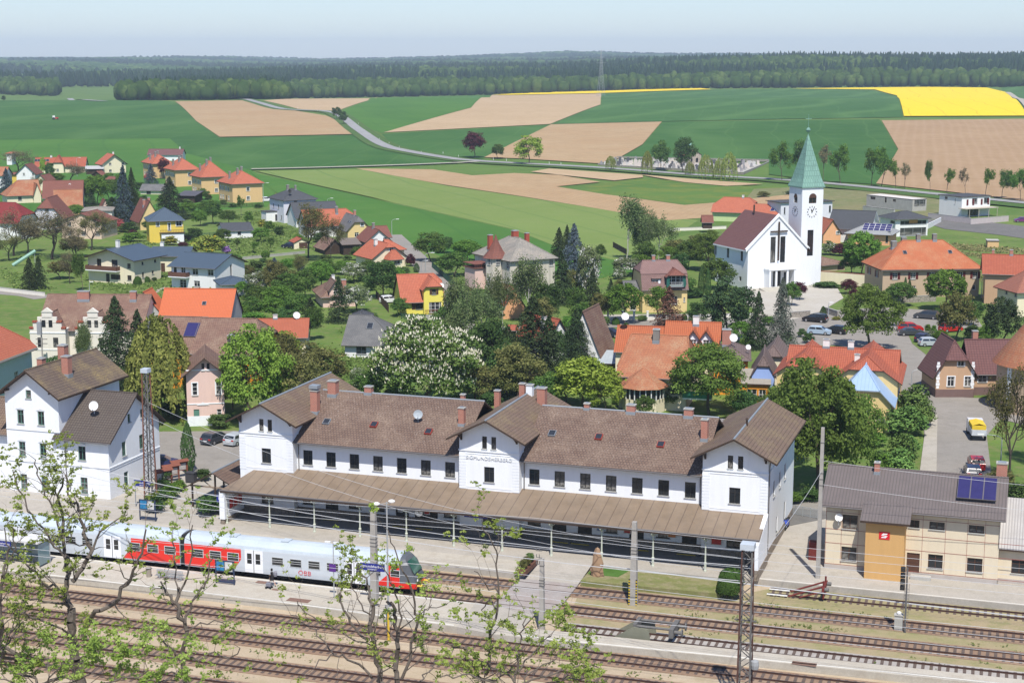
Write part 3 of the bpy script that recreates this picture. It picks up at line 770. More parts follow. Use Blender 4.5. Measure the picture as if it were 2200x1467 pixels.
rail_line('rail_track','stub track ending at the grey hydraulic buffer stop',-14.2,70,-22.6,-21.4,0,M_BALLASTG)
rail_line('rail_track','track along the near side of the island platform wall',-200,70,-28.15,-27.3)
rail_line('rail_track','second track on the camera side of the island platform',-200,70,-33.35,-32.0)
rail_line('rail_track','third track on the camera side of the island platform, in the tree shade',-200,70,-38.6,-38.0)
rail_line('rail_track','nearest track, mostly hidden by the bare branches along the bottom edge',-200,70,-43.6,-42.6)
rail_line('rail_track','rusty stub track with the red buffer stop before the cream building',1.4,70,-7.35,-6.15,0,M_GRAVELG)
#woods beyond the fields
def ico(sub):
 bm=bmesh.new();bmesh.ops.create_icosphere(bm,subdivisions=sub,radius=1);v=np.array([tuple(x.co) for x in bm.verts]);f=np.array([[q.index for q in x.verts] for x in bm.faces]);bm.free();return v,f
def crown_proto(kind,seed):
 r=np.random.RandomState(seed);v,f=ico(2)
 if kind=='broad':
  k=1+r.uniform(-.22,.22,(len(v),1));v=v*k;v[:,2]=v[:,2]*.62+.55;v[:,:2]*=.5;v[:,2]=np.clip(v[:,2],.0,2)
 else:
  z=(v[:,2]+1)/2;rad=(1-z)**.8*.28+.02;a=np.arctan2(v[:,1],v[:,0]);j=1+r.uniform(-.3,.3,len(v))
  v=np.stack([np.cos(a)*rad*j,np.sin(a)*rad*j,z*1.1+.05],1)
 return v,f
PROT={'broad':[crown_proto('broad',i) for i in range(5)],'fir':[crown_proto('fir',i+10) for i in range(4)]}
def wood(name,label,items,mat):
 """items: (x, y, z, height, width, kind)"""
 V,FF,A=[],[],[];off=0
 rs=np.random.RandomState(3)
 for (x,y,z,h,wd,k) in items:
  v,f=PROT[k][rs.randint(len(PROT[k]))];a=rs.uniform(0,6.28);c_,s_=cos(a),sin(a)
  q=np.empty_like(v);q[:,0]=(v[:,0]*c_-v[:,1]*s_)*wd+x;q[:,1]=(v[:,0]*s_+v[:,1]*c_)*wd+y;q[:,2]=v[:,2]*h*.9+z
  V.append(q);FF.append(f+off);off+=len(v)
  A.append(np.clip(rs.uniform(0,1)*.75+rs.uniform(-.12,.35,len(f)),0,1))
 V=np.concatenate(V);FF=np.concatenate(FF);A=np.concatenate(A)
 me=bpy.data.meshes.new(name);me.vertices.add(len(V));me.vertices.foreach_set('co',V.ravel().astype(np.float32))
 me.loops.add(FF.size);me.loops.foreach_set('vertex_index',FF.ravel().astype(np.int32))
 me.polygons.add(len(FF));me.polygons.foreach_set('loop_start',np.arange(0,FF.size,3,dtype=np.int32))
 at_=me.attributes.new('v','FLOAT','FACE');at_.data.foreach_set('value',A.astype(np.float32))
 me.materials.append(mat);me.update(calc_edges=True);me.validate()
 o=link(name,me);tag(o,label,'forest',kind='stuff');return o
M_WB=leafmat('forest_broadleaf',(.045,.095,.024),(.105,.165,.045),.1)
M_WF=leafmat('forest_conifer',(.018,.038,.020),(.036,.06,.028),.05)
EDGE=[(-60,203),(60,206),(240,214),(262,217),(420,216),(700,212),(1050,205),(1300,197),(1500,191.5),(1700,190),(1990,188),(2100,189),(2300,186)]
def edge_y(px):
 for (a,ya),(b_,yb) in zip(EDGE,EDGE[1:]):
  if a<=px<=b_:return ya+(yb-ya)*(px-a)/(b_-a)
 return EDGE[0][1] if px<EDGE[0][0] else EDGE[-1][1]
def clearing(px,d,x,y):
 if 125<px<385 and 1760<y<2600:return True
 if px<560 and 3100<y<3900 and (sin(x/170+2)>-.2):return True
 if 1900<px<2400 and y<1700:return False
 return False
br,fi,fbr,ffi=[],[],[],[]
rs=random.Random(5)
EDGED={}
for px in range(-80,2300,20):
 EDGED[px]=att(px,edge_y(px)).y
def dedge(px):
 k=int(px//20)*20;return EDGED.get(k,1500)
y=1250.0
while y<3300:
 hw=.34*y;x=-hw;st=8.5+(y-1250)*.004
 while x<hw:
  xx=x+rs.uniform(-4,4);yy=y+rs.uniform(-5,5);z=terr(xx,yy);px,py=proj(xx,yy,z)
  x+=st
  if not -70<px<2270:continue
  d0=dedge(px)
  if yy<d0+6 or clearing(px,d0,xx,yy):continue
  depth=yy-d0
  con=sin(xx/95)+sin(yy/120+xx/300)+(.9 if depth>160 else -1.4)+(1.0 if px<900 and depth>350 else 0)+rs.uniform(-.8,.8)
  if con>.55:fi.append((xx,yy,z,rs.uniform(18,27),rs.uniform(14,19),'fir'))
  else:br.append((xx,yy,z,rs.uniform(13,20) if depth>30 else rs.uniform(12,17),rs.uniform(11,16),'broad'))
 y+=13+(y-1250)*.008
y=3300.0
while y<9000:
 hw=.35*y;x=-hw;st=18+(y-3300)*.003
 while x<hw:
  xx=x+rs.uniform(-8,8);yy=y+rs.uniform(-12,12);x+=st
  if clearing(proj(xx,yy,0)[0],0,xx,yy):continue
  g=sin(xx/310+1)+sin(yy/400)
  z=terr(xx,yy)
  if g>1.5:continue
  if sin(xx/180+yy/260)+rs.uniform(-.7,.7)>0:ffi.append((xx,yy,z,rs.uniform(16,24),st*2.0,'fir'))
  else:fbr.append((xx,yy,z,rs.uniform(13,19),st*1.5,'broad'))
 y+=42+(y-3300)*.012
wood('broadleaf_forest','bright green broadleaf wood along the far edge of the fields',br,M_WB)
wood('pine_forest','dark pine and spruce wood rising behind the broadleaf edge',fi,M_WF)
wood('hill_forest','hazy broadleaf woods on the distant hills',fbr,M_WB)
wood('hill_forest','hazy dark conifer woods on the distant hills',ffi,M_WF)
hz=MB();hz.box(-6500,-190,-3.5,6500,12600,175)
m=bpy.data.materials.new('haze');m.use_nodes=True;t=m.node_tree;t.nodes.remove(t.nodes['Principled BSDF'])
pv=NN(t,'ShaderNodeVolumePrincipled');pv.inputs['Color'].default_value=(.68,.83,1.0,1);pv.inputs['Density'].default_value=9.5e-5;pv.inputs['Anisotropy'].default_value=-.1
t.links.new(pv.outputs[0],t.nodes['Material Output'].inputs['Volume'])
ho=hz.obj('haze',m);struct(ho,'stuff');ho['label']='thin blue summer haze over the valley';ho['category']='haze'
#station building
T_ST=tile('brown_flat_tiles',(.185,.125,.095),(.145,.095,.072),(.06,.04,.035),.33,.36,patch=(.27,.20,.15),spots=.75,run=.5)
T_STC=tile('brown_ribbed_tiles',(.20,.14,.105),(.17,.115,.085),(.07,.05,.04),.3,.36,patch=(.24,.19,.10),spots=.35,run=0)
T_LH=tile('weathered_brown_tiles',(.165,.125,.095),(.14,.10,.08),(.05,.04,.035),.33,.38,patch=(.32,.24,.10),spots=.1,run=0)
T_CAN=sheet('canopy_sheet',(.235,.175,.12),(.12,.085,.06),1.15,.5,w=.07,stain=.3)
STONE=stonemat('rubble_stone',(.30,.24,.18),(.22,.19,.16),2.2)
st=Bld('station_building','long white two-storey station building with brown tiled roof and three gabled bays','station',SO,SD)
LAND.append(('white station building',loc2w(-28,8),28))
def sw(face,us,z,w_,h,s_):return [(face,u,z,w_,h,s_) for u in us]
for (xa,xb) in ((-50.9,-31.9),(-25.4,-6.45)):
 Lw=xb-xa;n=7
 up=[Lw*(i+.5)/n+(-.05 if n else 0) for i in range(n)]
 gl=[]
 kinds=['w','D','w','w','D','X','w'] if xa<-40 else ['w','D','D','w','D','w','D']
 for u,k in zip(up,kinds):
  if k=='w':gl.append(('F',u,1.35,1.45,1.9,'dt'))
  elif k=='D':gl.append(('F',u,.12,1.5,2.75,'dDn'))
  else:gl.append(('F',u,.12,2.6,2.7,'dDn'))
 st.vol(xa,1.0,xb,15.0,8.9,3.6,'x',ov=.95,vg=0,rm=T_ST,wins=sw('F',up,5.75,1.1,1.6,'d')+gl+sw('B',up,5.75,1.1,1.6,'d'),faces='FB',base=(1.05,STONE),capm=ZINC,t=.2,gut=True)
WING_PL=st.pl
for xa,xb,dd in ((-57.2,-50.85,15.6),(-31.9,-25.4,15.6),(-6.45,0,17.2)):
 xc=(xb-xa)/2
 wf=[('F',xc,5.85,1.1,1.6,'d'),('F',xc-.5,9.35,.52,1.3,'d'),('F',xc+.5,9.35,.52,1.3,'d'),('F',xc,1.35,1.4,1.8,'dt')]
 if xa>-10:wf+=[('R',4,5.85,1.0,1.6,'d'),('R',7.6,5.85,1.0,1.6,'d'),('R',11,5.85,1.0,1.6,'d'),('R',6.4,1.4,1.0,1.7,'d'),('R',11.5,.9,1.1,2.4,'dD')]
 st.vol(xa,0,xb,dd,10.95,1.66,'y',ov=1.0,vg=1.25,rm=T_STC,wins=wf,base=(1.05,STONE),capm=ZINC,t=.2)
 tr=MB()
 tr.box(xa-.07,-.09,9.0,xb+.07,0,9.14);tr.box(xa+.6,-.04,8.72,xb-.6,0,8.78);tr.box(xa+.35,-.03,5.2,xb-.35,0,5.28)
 tr.box(xb,-.05,9.0,xb+.07,dd,9.12)
 for c0,c1 in ((xa-.02,xa+.75),(xb-.75,xb+.02)):
  z=5.0
  while z<8.6:tr.box(c0,-.035,z,c1,0,z+.26);z+=.31
 tr.obj('string_course',WHITE,st.e)
 for bx in (xa+.25,xb-.25):
  bk=MB();zt=10.95+min(bx-xa,xb-bx)*.52-.12
  bk.prism([(-.09,0),(.09,0),(.09,.8),(-.09,.8)],-.12,0);bk.prism([(-.08,.62),(.08,.62),(.08,.78),(-.08,.78)],-.95,-.1)
  M=Matrix.Translation((0,-.1,0));
  bk.face([(-.07,-.12,.05),(-.07,-.9,.68),(-.07,-.12,.68)]);bk.face([(.07,-.12,.05),(.07,-.12,.68),(.07,-.9,.68)]);bk.face([(-.07,-.12,.05),(.07,-.12,.05),(.07,-.9,.68),(-.07,-.9,.68)])
  bk.obj('bracket',DARKWOOD,st.e,loc=(bx,0,zt-.85))
def text(body,size,mat,parent,loc,rot=(pi/2,0,0),ext=.01,name='lettering',align='CENTER',sx=1.0):
 cu=bpy.data.curves.new(name,'FONT');cu.body=body;cu.size=size;cu.extrude=ext;cu.align_x=align;cu.align_y='CENTER';cu.resolution_u=2
 cu.materials.append(mat);tmp=bpy.data.objects.new('t',cu);C.objects.link(tmp)
 dg=bpy.context.evaluated_depsgraph_get();me=bpy.data.meshes.new_from_object(tmp.evaluated_get(dg));bpy.data.objects.remove(tmp)
 me.materials.clear();me.materials.append(mat)
 o=link(name,me,parent,loc,rot);o.scale=(sx,1,1);return o
LETTER=plain('raised_lettering',(.66,.68,.70),.8,.03)
text('SIGMUNDSHERBERG',.52,LETTER,st.e,(-28.65,-.03,8.35),ext=.05,sx=1.05)
cb=MB()
CX0,CX1,CY,CZ,WZ=-57.2,.1,-4.75,3.75,4.95
top=[(CX0,CY,CZ),(CX1,CY,CZ),(CX1,0,WZ),(CX0+1.6,0,WZ)]
def sl(p,n=.12):return (p[0],p[1],p[2]-n)
cb.face(top,0,[(p[0],p[1]*1.03) for p in top]);cb.face([sl(p) for p in top][::-1],1)
for a,b_ in ((0,1),(1,2),(3,0)):cb.face([sl(top[a],.22 if a==0 else .12),sl(top[b_],.22 if a==0 else .12),top[b_],top[a]],1)
cb.face([(CX0,CY,CZ),(CX0+1.6,0,WZ),(CX0+.1,0,CZ)],0,[(0,0),(5,1.2),(5,0)])
for xa,xb in ((-50.85,-31.9),(-25.4,-6.45)):cb.face([(xa,0,WZ),(xb,0,WZ),(xb,1.0,WZ+.26),(xa,1.0,WZ+.26)],0,[(xa,0),(xb,0),(xb,1),(xa,1)])
cn=cb.obj('canopy',[T_CAN,DARKWOOD],st.e)
bm_=MB();bm_.tube((CX0,CY+.05,CZ+.02),(CX1,CY+.05,CZ+.02),.09,.09,6);bm_.obj('gutter',GUTTER,cn)
IRON=plain('pale_green_iron',(.50,.53,.44),.5,.1,3)
sb=MB();sb.box(CX0+.3,-4.25,CZ-.32,CX1,-4.1,CZ-.1);sb.obj('beam',DARKWOOD,cn)
cm=MB();cm.lathe([(.16,0),(.16,.12),(.12,.2),(.12,.75),(.15,.8),(.15,.88),(.085,.95),(.065,2.7),(.12,2.78),(.12,2.86),(.075,2.95),(.075,3.5)],10)
for s_ in (-1,1):
 for q in ((1,0),(0,1)):
  pts=[(0,2.75)]
  arc=[(s_*.75*(1-cos(a)),2.8+.62*sin(a)) for a in [pi/2*i/6 for i in range(7)]]
  P_=[(x*q[0],x*q[1],z) for x,z in arc];cm.path(P_,.035,4);cm.path([(0,0,3.44),(s_*.75*q[0],s_*.75*q[1],3.44)],.03,4)
  ring=[(s_*(.2+.1*cos(a))*q[0],s_*(.2+.1*cos(a))*q[1],3.28+.1*sin(a)) for a in [2*pi*i/8 for i in range(9)]];cm.path(ring,.018,3)
cme=cm.mesh('column',IRON)
for i in range(11):
 x=-57.0+.25 if i==0 else -51.7+(i-1)*5.17
 if x<-1:link('column',cme,st.e,(x,-4.15,.03))
ew=MB();ew.prism([(0,0),(1,0),(1,1)],0,0)
ew=MB()
ew.face([(.12,-5.3,1.0),(.12,0,1.0),(.12,0,5.1),(.12,-5.3,3.45)]);ew.face([(-.28,-5.3,1.0),(-.28,-5.3,3.45),(-.28,0,5.1),(-.28,0,1.0)])
ew.face([(-.28,-5.3,1.0),(.12,-5.3,1.0),(.12,-5.3,3.45),(-.28,-5.3,3.45)]);ew.face([(-.28,-5.3,3.45),(.12,-5.3,3.45),(.12,0,5.1),(-.28,0,5.1)])
ew.box(-.34,-5.38,0,.18,0,1.0,1)
ew.obj('end_wall',[WHITE,STONE],st.e)
lw=MB();lw.box(-57.2,-4.3,.6,-56.85,0,3.7,0);lw.box(-57.26,-4.6,0,-56.8,0,.6,1);lw.box(-57.3,-4.7,.6,-56.7,-4.2,3.6,0)
lw.obj('end_wall',[WHITE,STONE],st.e)
for x,y in ((-50.55,.75),(-25.1,.75),(-6.8,.75),(.1,.25)):
 p=MB();z1=8.6 if x<-1 else 10.6
 p.path([(x,y,0.2 if x>-1 else 5.0),(x,y,z1-.8),(x+.05,y-(.2 if x<-1 else -.1),z1-.4),(x+(0 if x<-1 else .75),y-.7 if x<-1 else -.6,z1)],.06,6);p.obj('rainwater_pipe',GUTTER,st.e)
st.pl=WING_PL;st.roof=[c for c in st.e.children if c.name.startswith('roof')][0]
for x,y,w_,d_,tp,m_ in ((-50.3,4.6,.8,.8,13.1,BRICK),(-49.4,7.4,.95,.95,13.7,BRICK),(-45.4,8,.8,.7,13.2,BRICK),(-34.6,8.6,.45,.5,12.9,BRICK),(-33.2,4.4,.62,.62,12.4,BRICK),(-20.5,8,.55,.55,13.0,BRICK),(-15.7,7.9,.9,.7,13.2,BRICK),(-9.6,7.9,.9,.7,13.2,BRICK),(-7.3,4.9,.65,.75,12.9,BRICK),(-26.8,12.3,.9,.9,13.4,BRICK),(-28.4,13,.7,.7,13.5,WHITE),(-29.4,13.4,.6,.6,13.5,BRICK),(-32.5,14,.6,.6,12.4,BRICK)):
 c_=st.chimney(x,y,w_,d_,tp,m_,z=zmin(WING_PL,x,min(max(y,1),15)))
hood=MB();hood.box(-50.75,4.15,13.35,-49.85,5.05,13.42);hood.box(-50.8,4.1,13.42,-49.8,5.1,13.75);hood.obj('chimney_hood',ZINC,st.roof)
REDF=plain('red_sheet',(.35,.05,.03),.5);SKYG=plain('roof_glass',(.03,.035,.045),.15,.1)
for x,y,red in ((-48.3,3.2,0),(-42.8,3.3,1),(-36.4,2.9,1),(-23.1,4.0,0),(-18.1,4.0,1),(-11.5,3.6,1)):
 st.onroof(x,y,.75,.85,[REDF if red else ZINC,SKYG],'skylight',.18,.02,pl=WING_PL)
ds=st.dish(-38.1,4.2,11.4,.5,(.35,-1,.4),plain('grey_dish',(.35,.39,.42),.5))
vp=MB();vp.tube((-3.1,5.2,12.4),(-3.1,5.2,13.2),.12,.1,8);vp.tube((-3.1,5.2,13.15),(-3.1,5.2,13.35),.2,.05,8);vp.obj('vent_pipe',DARKWOOD,st.roof)
st.vol(-24,15.2,-7,21,9.0,1.0,'x',ov=.4,vg=.3,rm=sheet('grey_fibre_roof',(.22,.205,.20),(.32,.31,.30),.35,.8,w=.1),wins=[],gut=False)
POSL=['white poster on the station wall just left of the station clock','red poster right beside the station clock under the canopy','blue and white poster between the doors right of the middle bay','red poster left of the concrete pole under the canopy','narrow white poster right of the concrete pole under the canopy','orange poster beside the last dark door under the canopy','large red poster left of the last window under the canopy','white poster at the far right corner under the canopy','small white poster in the left half under the canopy']
PAPER=[plain('red_poster',(.5,.05,.04),.6,.5,3),plain('pale_poster',(.6,.6,.58),.6,.5,3),plain('blue_poster',(.12,.25,.5),.6,.5,3),plain('orange_poster',(.6,.2,.05),.6,.4,3)]
for x,y,c_,w_ in ((-37.6,.92,1,.9),(-35.9,.92,0,.7),(-16.9,.92,2,1.0),(-14.2,.92,0,.8),(-11.3,.92,1,.6),(-9.6,.92,3,.9),(-4.9,-.06,0,1.1),(-1.5,-.06,1,.9),(-38.9,.92,1,.6)):
 p=MB();p.box(-w_/2,-.06,0,w_/2,0,1.1,0);p.box(-w_/2+.08,-.07,.08,w_/2-.08,-.06,.65,1)
 k_=POSL.pop(0);tag(p.obj('poster',[PAPER[1],PAPER[c_]],None),k_,'poster').matrix_world=SM@Matrix.Translation((x,y-.01,1.5))
for x in (-46.8,-38.7,-36.0,-22.4+1.2,-19.0,-12.8,-8.0):
 p=MB();p.box(x-.95,.35,.03,x+.95,.97,.12,0);p.box(x-.95,.29,.04,x+.95,.348,.125,1);p.obj('door_step',[CONC,plain('yellow_paint',(.62,.42,.04),.6)],st.e)
for x,k in ((-56.85,0),):
 p=MB();p.box(0,-3.6,1.3,.08,-.6,2.6,0)
 for i in range(3):p.box(.081,-3.45+i*1.0,1.45,.1,-2.65+i*1.0,2.45,1)
 o=p.obj('notice_board',[PAPER[1],PAPER[0]],None);tag(o,'white notice board with red posters on the left canopy end wall','notice board');o.matrix_world=SM@Matrix.Translation((x,0,0))
BLUE=plain('blue_sign_enamel',(.02,.03,.22),.4,.05);SWHITE=plain('sign_white',(.8,.8,.8),.5,.02)
def stsign(label,M,w_=2.6,h=.55,back=True,txt='Sigmundsherberg',sub=None,posts=None):
 p=MB();p.box(-w_/2,-.05,0,w_/2,.05,h)
 o=p.obj('station_sign',BLUE,None);tag(o,label,'sign');o.matrix_world=M
 t_=text(txt,h*.52,SWHITE,o,(0,-.06,h*(.62 if sub else .5)),ext=.004)
 if sub:text(sub,h*.26,SWHITE,o,(0,-.06,h*.2),ext=.004)
 if posts:
  for x,zb in posts:q=MB();q.tube((x,0,zb),(x,0,0),.05,.05,6);q.obj('post',ZINC,o)
 return o
o=stsign('blue station name sign hanging under the canopy edge before the middle bay',SM@Matrix.Translation((-28.9,-3.4,3.0)),2.5,.5)
for x in (-1,1):q=MB();q.tube((x,0,.5),(x,0,.85),.02,.02,4);q.obj('hanger',ZINC,o)
ck=MB();ck.lathe([(0,-.12),(.38,-.12),(.42,-.08),(.42,.08),(.38,.12),(0,.12)],18)
R_=Matrix.Rotation(pi/2,4,'X');ck.v=[tuple(R_@Vector(v)) for v in ck.v];ck.box(-.02,-.135,0,.02,-.122,.27,1);ck.box(0,-.135,-.02,.2,-.122,.02,1);ck.tube((0,0,.4),(0,0,1.2),.03,.03,5)
o=ck.obj('clock',[W_['w'],W_['d']],None);tag(o,'round white station clock hanging under the canopy near the wide doorway','clock');o.matrix_world=SM@Matrix.Translation((-35.4,-2.6,2.75))
n2=stsign('small blue platform number sign on the left end of the canopy',SM@Matrix.Translation((-57.6,-4.2,2.3)),.5,.8,txt='1')
WOODR=plain('red_brown_wood',(.20,.07,.045),.8,.2,2)
sh=Bld('bicycle_shelter','open timber shelter with brown tiled gable roof at the left end of the station','shelter',loc2w(-63.6,.2),SD)
sh.vol(0,0,6.2,7.5,2.6,1.7,'y',ov=.5,vg=.5,rm=T_ST,wall=False,capm=ZINC,t=.14)
for x,y in ((.2,.2),(6.0,.2),(.2,7.3),(3.1,0.1)):
 p=MB();p.box(x-.08,y-.08,0,x+.08,y+.08,2.6 if x!=3.1 else 3.9)
 p.obj('post',DARKWOOD,sh.e)
p=MB()
p.box(0,.05,2.4,6.2,.2,2.55);p.tube((3.1,.1,2.2),(1.6,.1,3.2),.06,.06,4);p.tube((3.1,.1,2.2),(4.6,.1,3.2),.06,.06,4);p.obj('truss',plain('pale_timber',(.30,.23,.17),.8),sh.e)
#left white railway house and cream building
lh=Bld('railway_house','tall white railway house with weathered brown gable roof and green windows at the left edge','house',loc2w(-86.8,0),SD,short=None)
LAND.append(('white railway house',loc2w(-80,6),8))
lh.vol(0,0,7.0,12.6,11.85,2.5,'y',ov=.75,vg=1.0,rm=T_LH,capm=T_LH,t=.22,base=None,wins=[('F',1.95,7.95,.85,1.6,'g'),('F',4.65,7.95,.85,1.6,'g'),('F',1.95,4.2,.85,1.65,'g'),('F',4.7,4.2,.85,1.65,'g'),('F',1.95,.35,.85,1.7,'g'),('F',4.7,.35,.85,1.7,'g'),('F',3.15,10.95,.7,.95,'g')])
lh.chimney(5.4,4.4,.85,.85,15.1);lh.chimney(.9,6.0,.7,.8,14.3);lh.chimney(1.6,9.4,.9,.9,15.3)
lh.vol(7.0,.05,13.2,10.9,7.15,4.0,'x',ov=.6,vg=.65,rm=tile('grey_brown_tiles',(.12,.10,.085),(.105,.085,.072),(.04,.03,.03),.33,.36,spots=.1,run=0),t=.22,faces='FRB',wins=[('F',2.75,4.3,.95,1.6,'g'),('F',2.85,.45,.9,1.85,'g'),('R',3.2,4.3,.85,1.65,'g'),('R',6.9,4.3,.85,1.65,'g'),('R',4.5,7.9,.6,1.0,'g'),('R',7.2,7.9,.6,1.0,'g'),('R',3.4,.6,.9,1.8,'g')])
lh.dish(10.2,2.2,10.1,.55,(.2,-1,.35))
tr=MB();tr.box(0,-.08,3.55,7.05,0,3.68);tr.box(0,-.08,7.25,7.05,0,7.36);tr.box(13.2,0,3.55,13.28,10.9,3.68);tr.box(7.05,-.03,3.55,13.25,.05,3.68);tr.box(13.2,0,3.3,13.25,10.9,3.38)
for (u,z) in ((1.95,9.6),(4.65,9.6),(1.95,5.9),(4.7,5.9),(9.75,5.95)):
 for k in range(-3,4):tr.box(u+k*.17-.07,-.05,z+.12-abs(k)*.035,u+k*.17+.07,.04,z+.32-abs(k)*.035)
tr.obj('string_course',WHITE,lh.e)
p=MB();p.path([(7.1,-.1,6.7),(7.6,-.1,6.6),(7.7,-.1,6.3),(7.7,-.1,0)],.06,6);p.obj('rainwater_pipe',GUTTER,lh.e)
for bx in (.6,6.4):b_=MB();b_.box(bx-.08,-.85,11.75,bx+.08,0,11.95);b_.obj('bracket',DARKWOOD,lh.e)
ann=MB()
lh.vol(-9,1.5,0,9,6.6,3.0,'x',ov=.5,vg=.4,rm=T_STC,faces='FL',wins=[])
CREAM=wallmat('cream_panels',(.66,.575,.43),.05);ORANGE=wallmat('orange_render',(.58,.35,.14),.06)
T_CR=sheet('ribbed_fibre_roof',(.145,.12,.115),(.10,.085,.08),.3,.85,w=.09,stain=.25)
cb_=Bld('platform_building','cream and orange two-storey railway building with grey-brown ribbed roof beside the stub track','building',loc2w(5.6,.6),SD)
LAND.append(('cream railway building',loc2w(14,5),9))
cb_.vol(0,0,16.1,9.2,6.9,2.35,'x',wm=ORANGE,rm=None,t=.2,faces='L',wins=[('L',3,4.2,1.2,1.3,'b'),('L',3,1,1.2,1.3,'b')])
cb_.vol(0,0,16.1,9.2,6.9,2.35,'x',ov=.75,vg=.5,wm=CREAM,rm=T_CR,t=.2,faces='FRB',base=(.45,plain('plinth_grey',(.42,.38,.35),.9)),wins=[('F',2.3,4.15,1.45,1.4,'b'),('F',2.3,.95,1.45,1.4,'b'),('F',8.3,4.85,.95,.75,'bp'),('F',10.4,4.85,1.4,.75,'bp'),('F',14,4.85,1.4,.75,'bp'),('F',8.35,.2,1.2,2.15,'bD'),('F',10.4,1.0,1.35,1.4,'b'),('F',14,1.05,1.4,1.35,'b')])
cb_.chimney(4.3,4.0,.5,.6,9.9);cb_.chimney(15.9,6.4,1.0,.9,10.2)
SOL=plain('solar_glass',(.035,.03,.11),.12,.15,1,spec=.8)
cb_.onroof(13.8,2.6,3.6,3.2,[GUTTER,SOL],'solar_panel',.12,.3,(3,1))
cb_.dish(1.25,-.35,5.3,.38,(.25,-1,.3))
cb_.vol(4.0,-2.0,7.6,0,5.75,0,'flat',ov=.25,vg=.3,wm=ORANGE,rm=None,t=.1,faces='FLR',wins=[])
p=MB();p.face([(3.5,-2.6,5.85),(8.1,-2.6,5.85),(8.1,0,7.05),(3.5,0,7.05)],0,[(3.5,0),(8.1,0),(8.1,3),(3.5,3)]);p.box(3.5,-2.62,5.65,8.1,-2.6,5.85,1);p.face([(3.5,-2.6,5.65),(3.5,0,6.85),(3.5,0,7.05),(3.5,-2.6,5.85)],1);p.face([(8.1,-2.6,5.65),(8.1,-2.6,5.85),(8.1,0,7.05),(8.1,0,6.85)],1);p.face([(3.5,-2.6,5.65),(8.1,-2.6,5.65),(8.1,0,6.85),(3.5,0,6.85)],1)
p.obj('bay_roof',[T_CR,DARKWOOD],cb_.e)
REDL=plain('dark_red_panel_joint',(.30,.10,.08),.6)
p=MB()
for z in (.5,2.6,4.0,5.7):
 p.box(0,-.02,z,4.0,0,z+.04);p.box(7.6,-.02,z,16.1,0,z+.04)
for x in (.02,1.5,3.1,9.1,11.2,13.2,14.8):p.box(x,-.018,.5,x+.03,0,6.4)
for z in (.5,2.6,4.0):p.box(16.1,-.0,z,22,.03,z+.05)
p.obj('panel_joints',REDL,cb_.e)
cb_.vol(16.1,.8,27,7.5,3.7,2.5,'shed',ov=.6,vg=.3,wm=CREAM,rm=sheet('pale_corrugated_roof',(.44,.42,.40),(.30,.28,.27),.26,.8,w=.1),faces='FRB',wins=[('F',1.9,1.05,1.4,1.35,'b')],base=(.45,MATS['plinth_grey']))
bay=MB();bay.box(-.5,-.02,-.37,.5,0,.37)
lg=bay.obj('logo_panel',plain('logo_red',(.62,.02,.03),.4,.03),cb_.e,loc=(5.75,-2.02,4.4))
q=MB()
for pts in ([(-.3,.02),(-.12,.22),(.30,.22),(.22,.10),(-.05,.10),(-.12,.02)],[(.3,-.02),(.12,-.22),(-.30,-.22),(-.22,-.10),(.05,-.10),(.12,-.02)],[(-.3,.02),(-.02,.02),(.3,-.02),(.02,-.02)],[(-.28,.04),(.05,.04),(.28,-.04),(-.05,-.04)]):q.prism(pts,-.035,-.021)
q.obj('logo',SWHITE,lg)
p=MB();p.box(0,-1.7,.03,1.9,-.9,.35,0);p.obj('step',CONC,cb_.e,loc=(8.2,.7,0))
p=MB();p.box(-.03,-.03,0,0,.03,2.6);p.obj('rainwater_pipe',GUTTER,cb_.e,loc=(16.1,-.1,3.6))
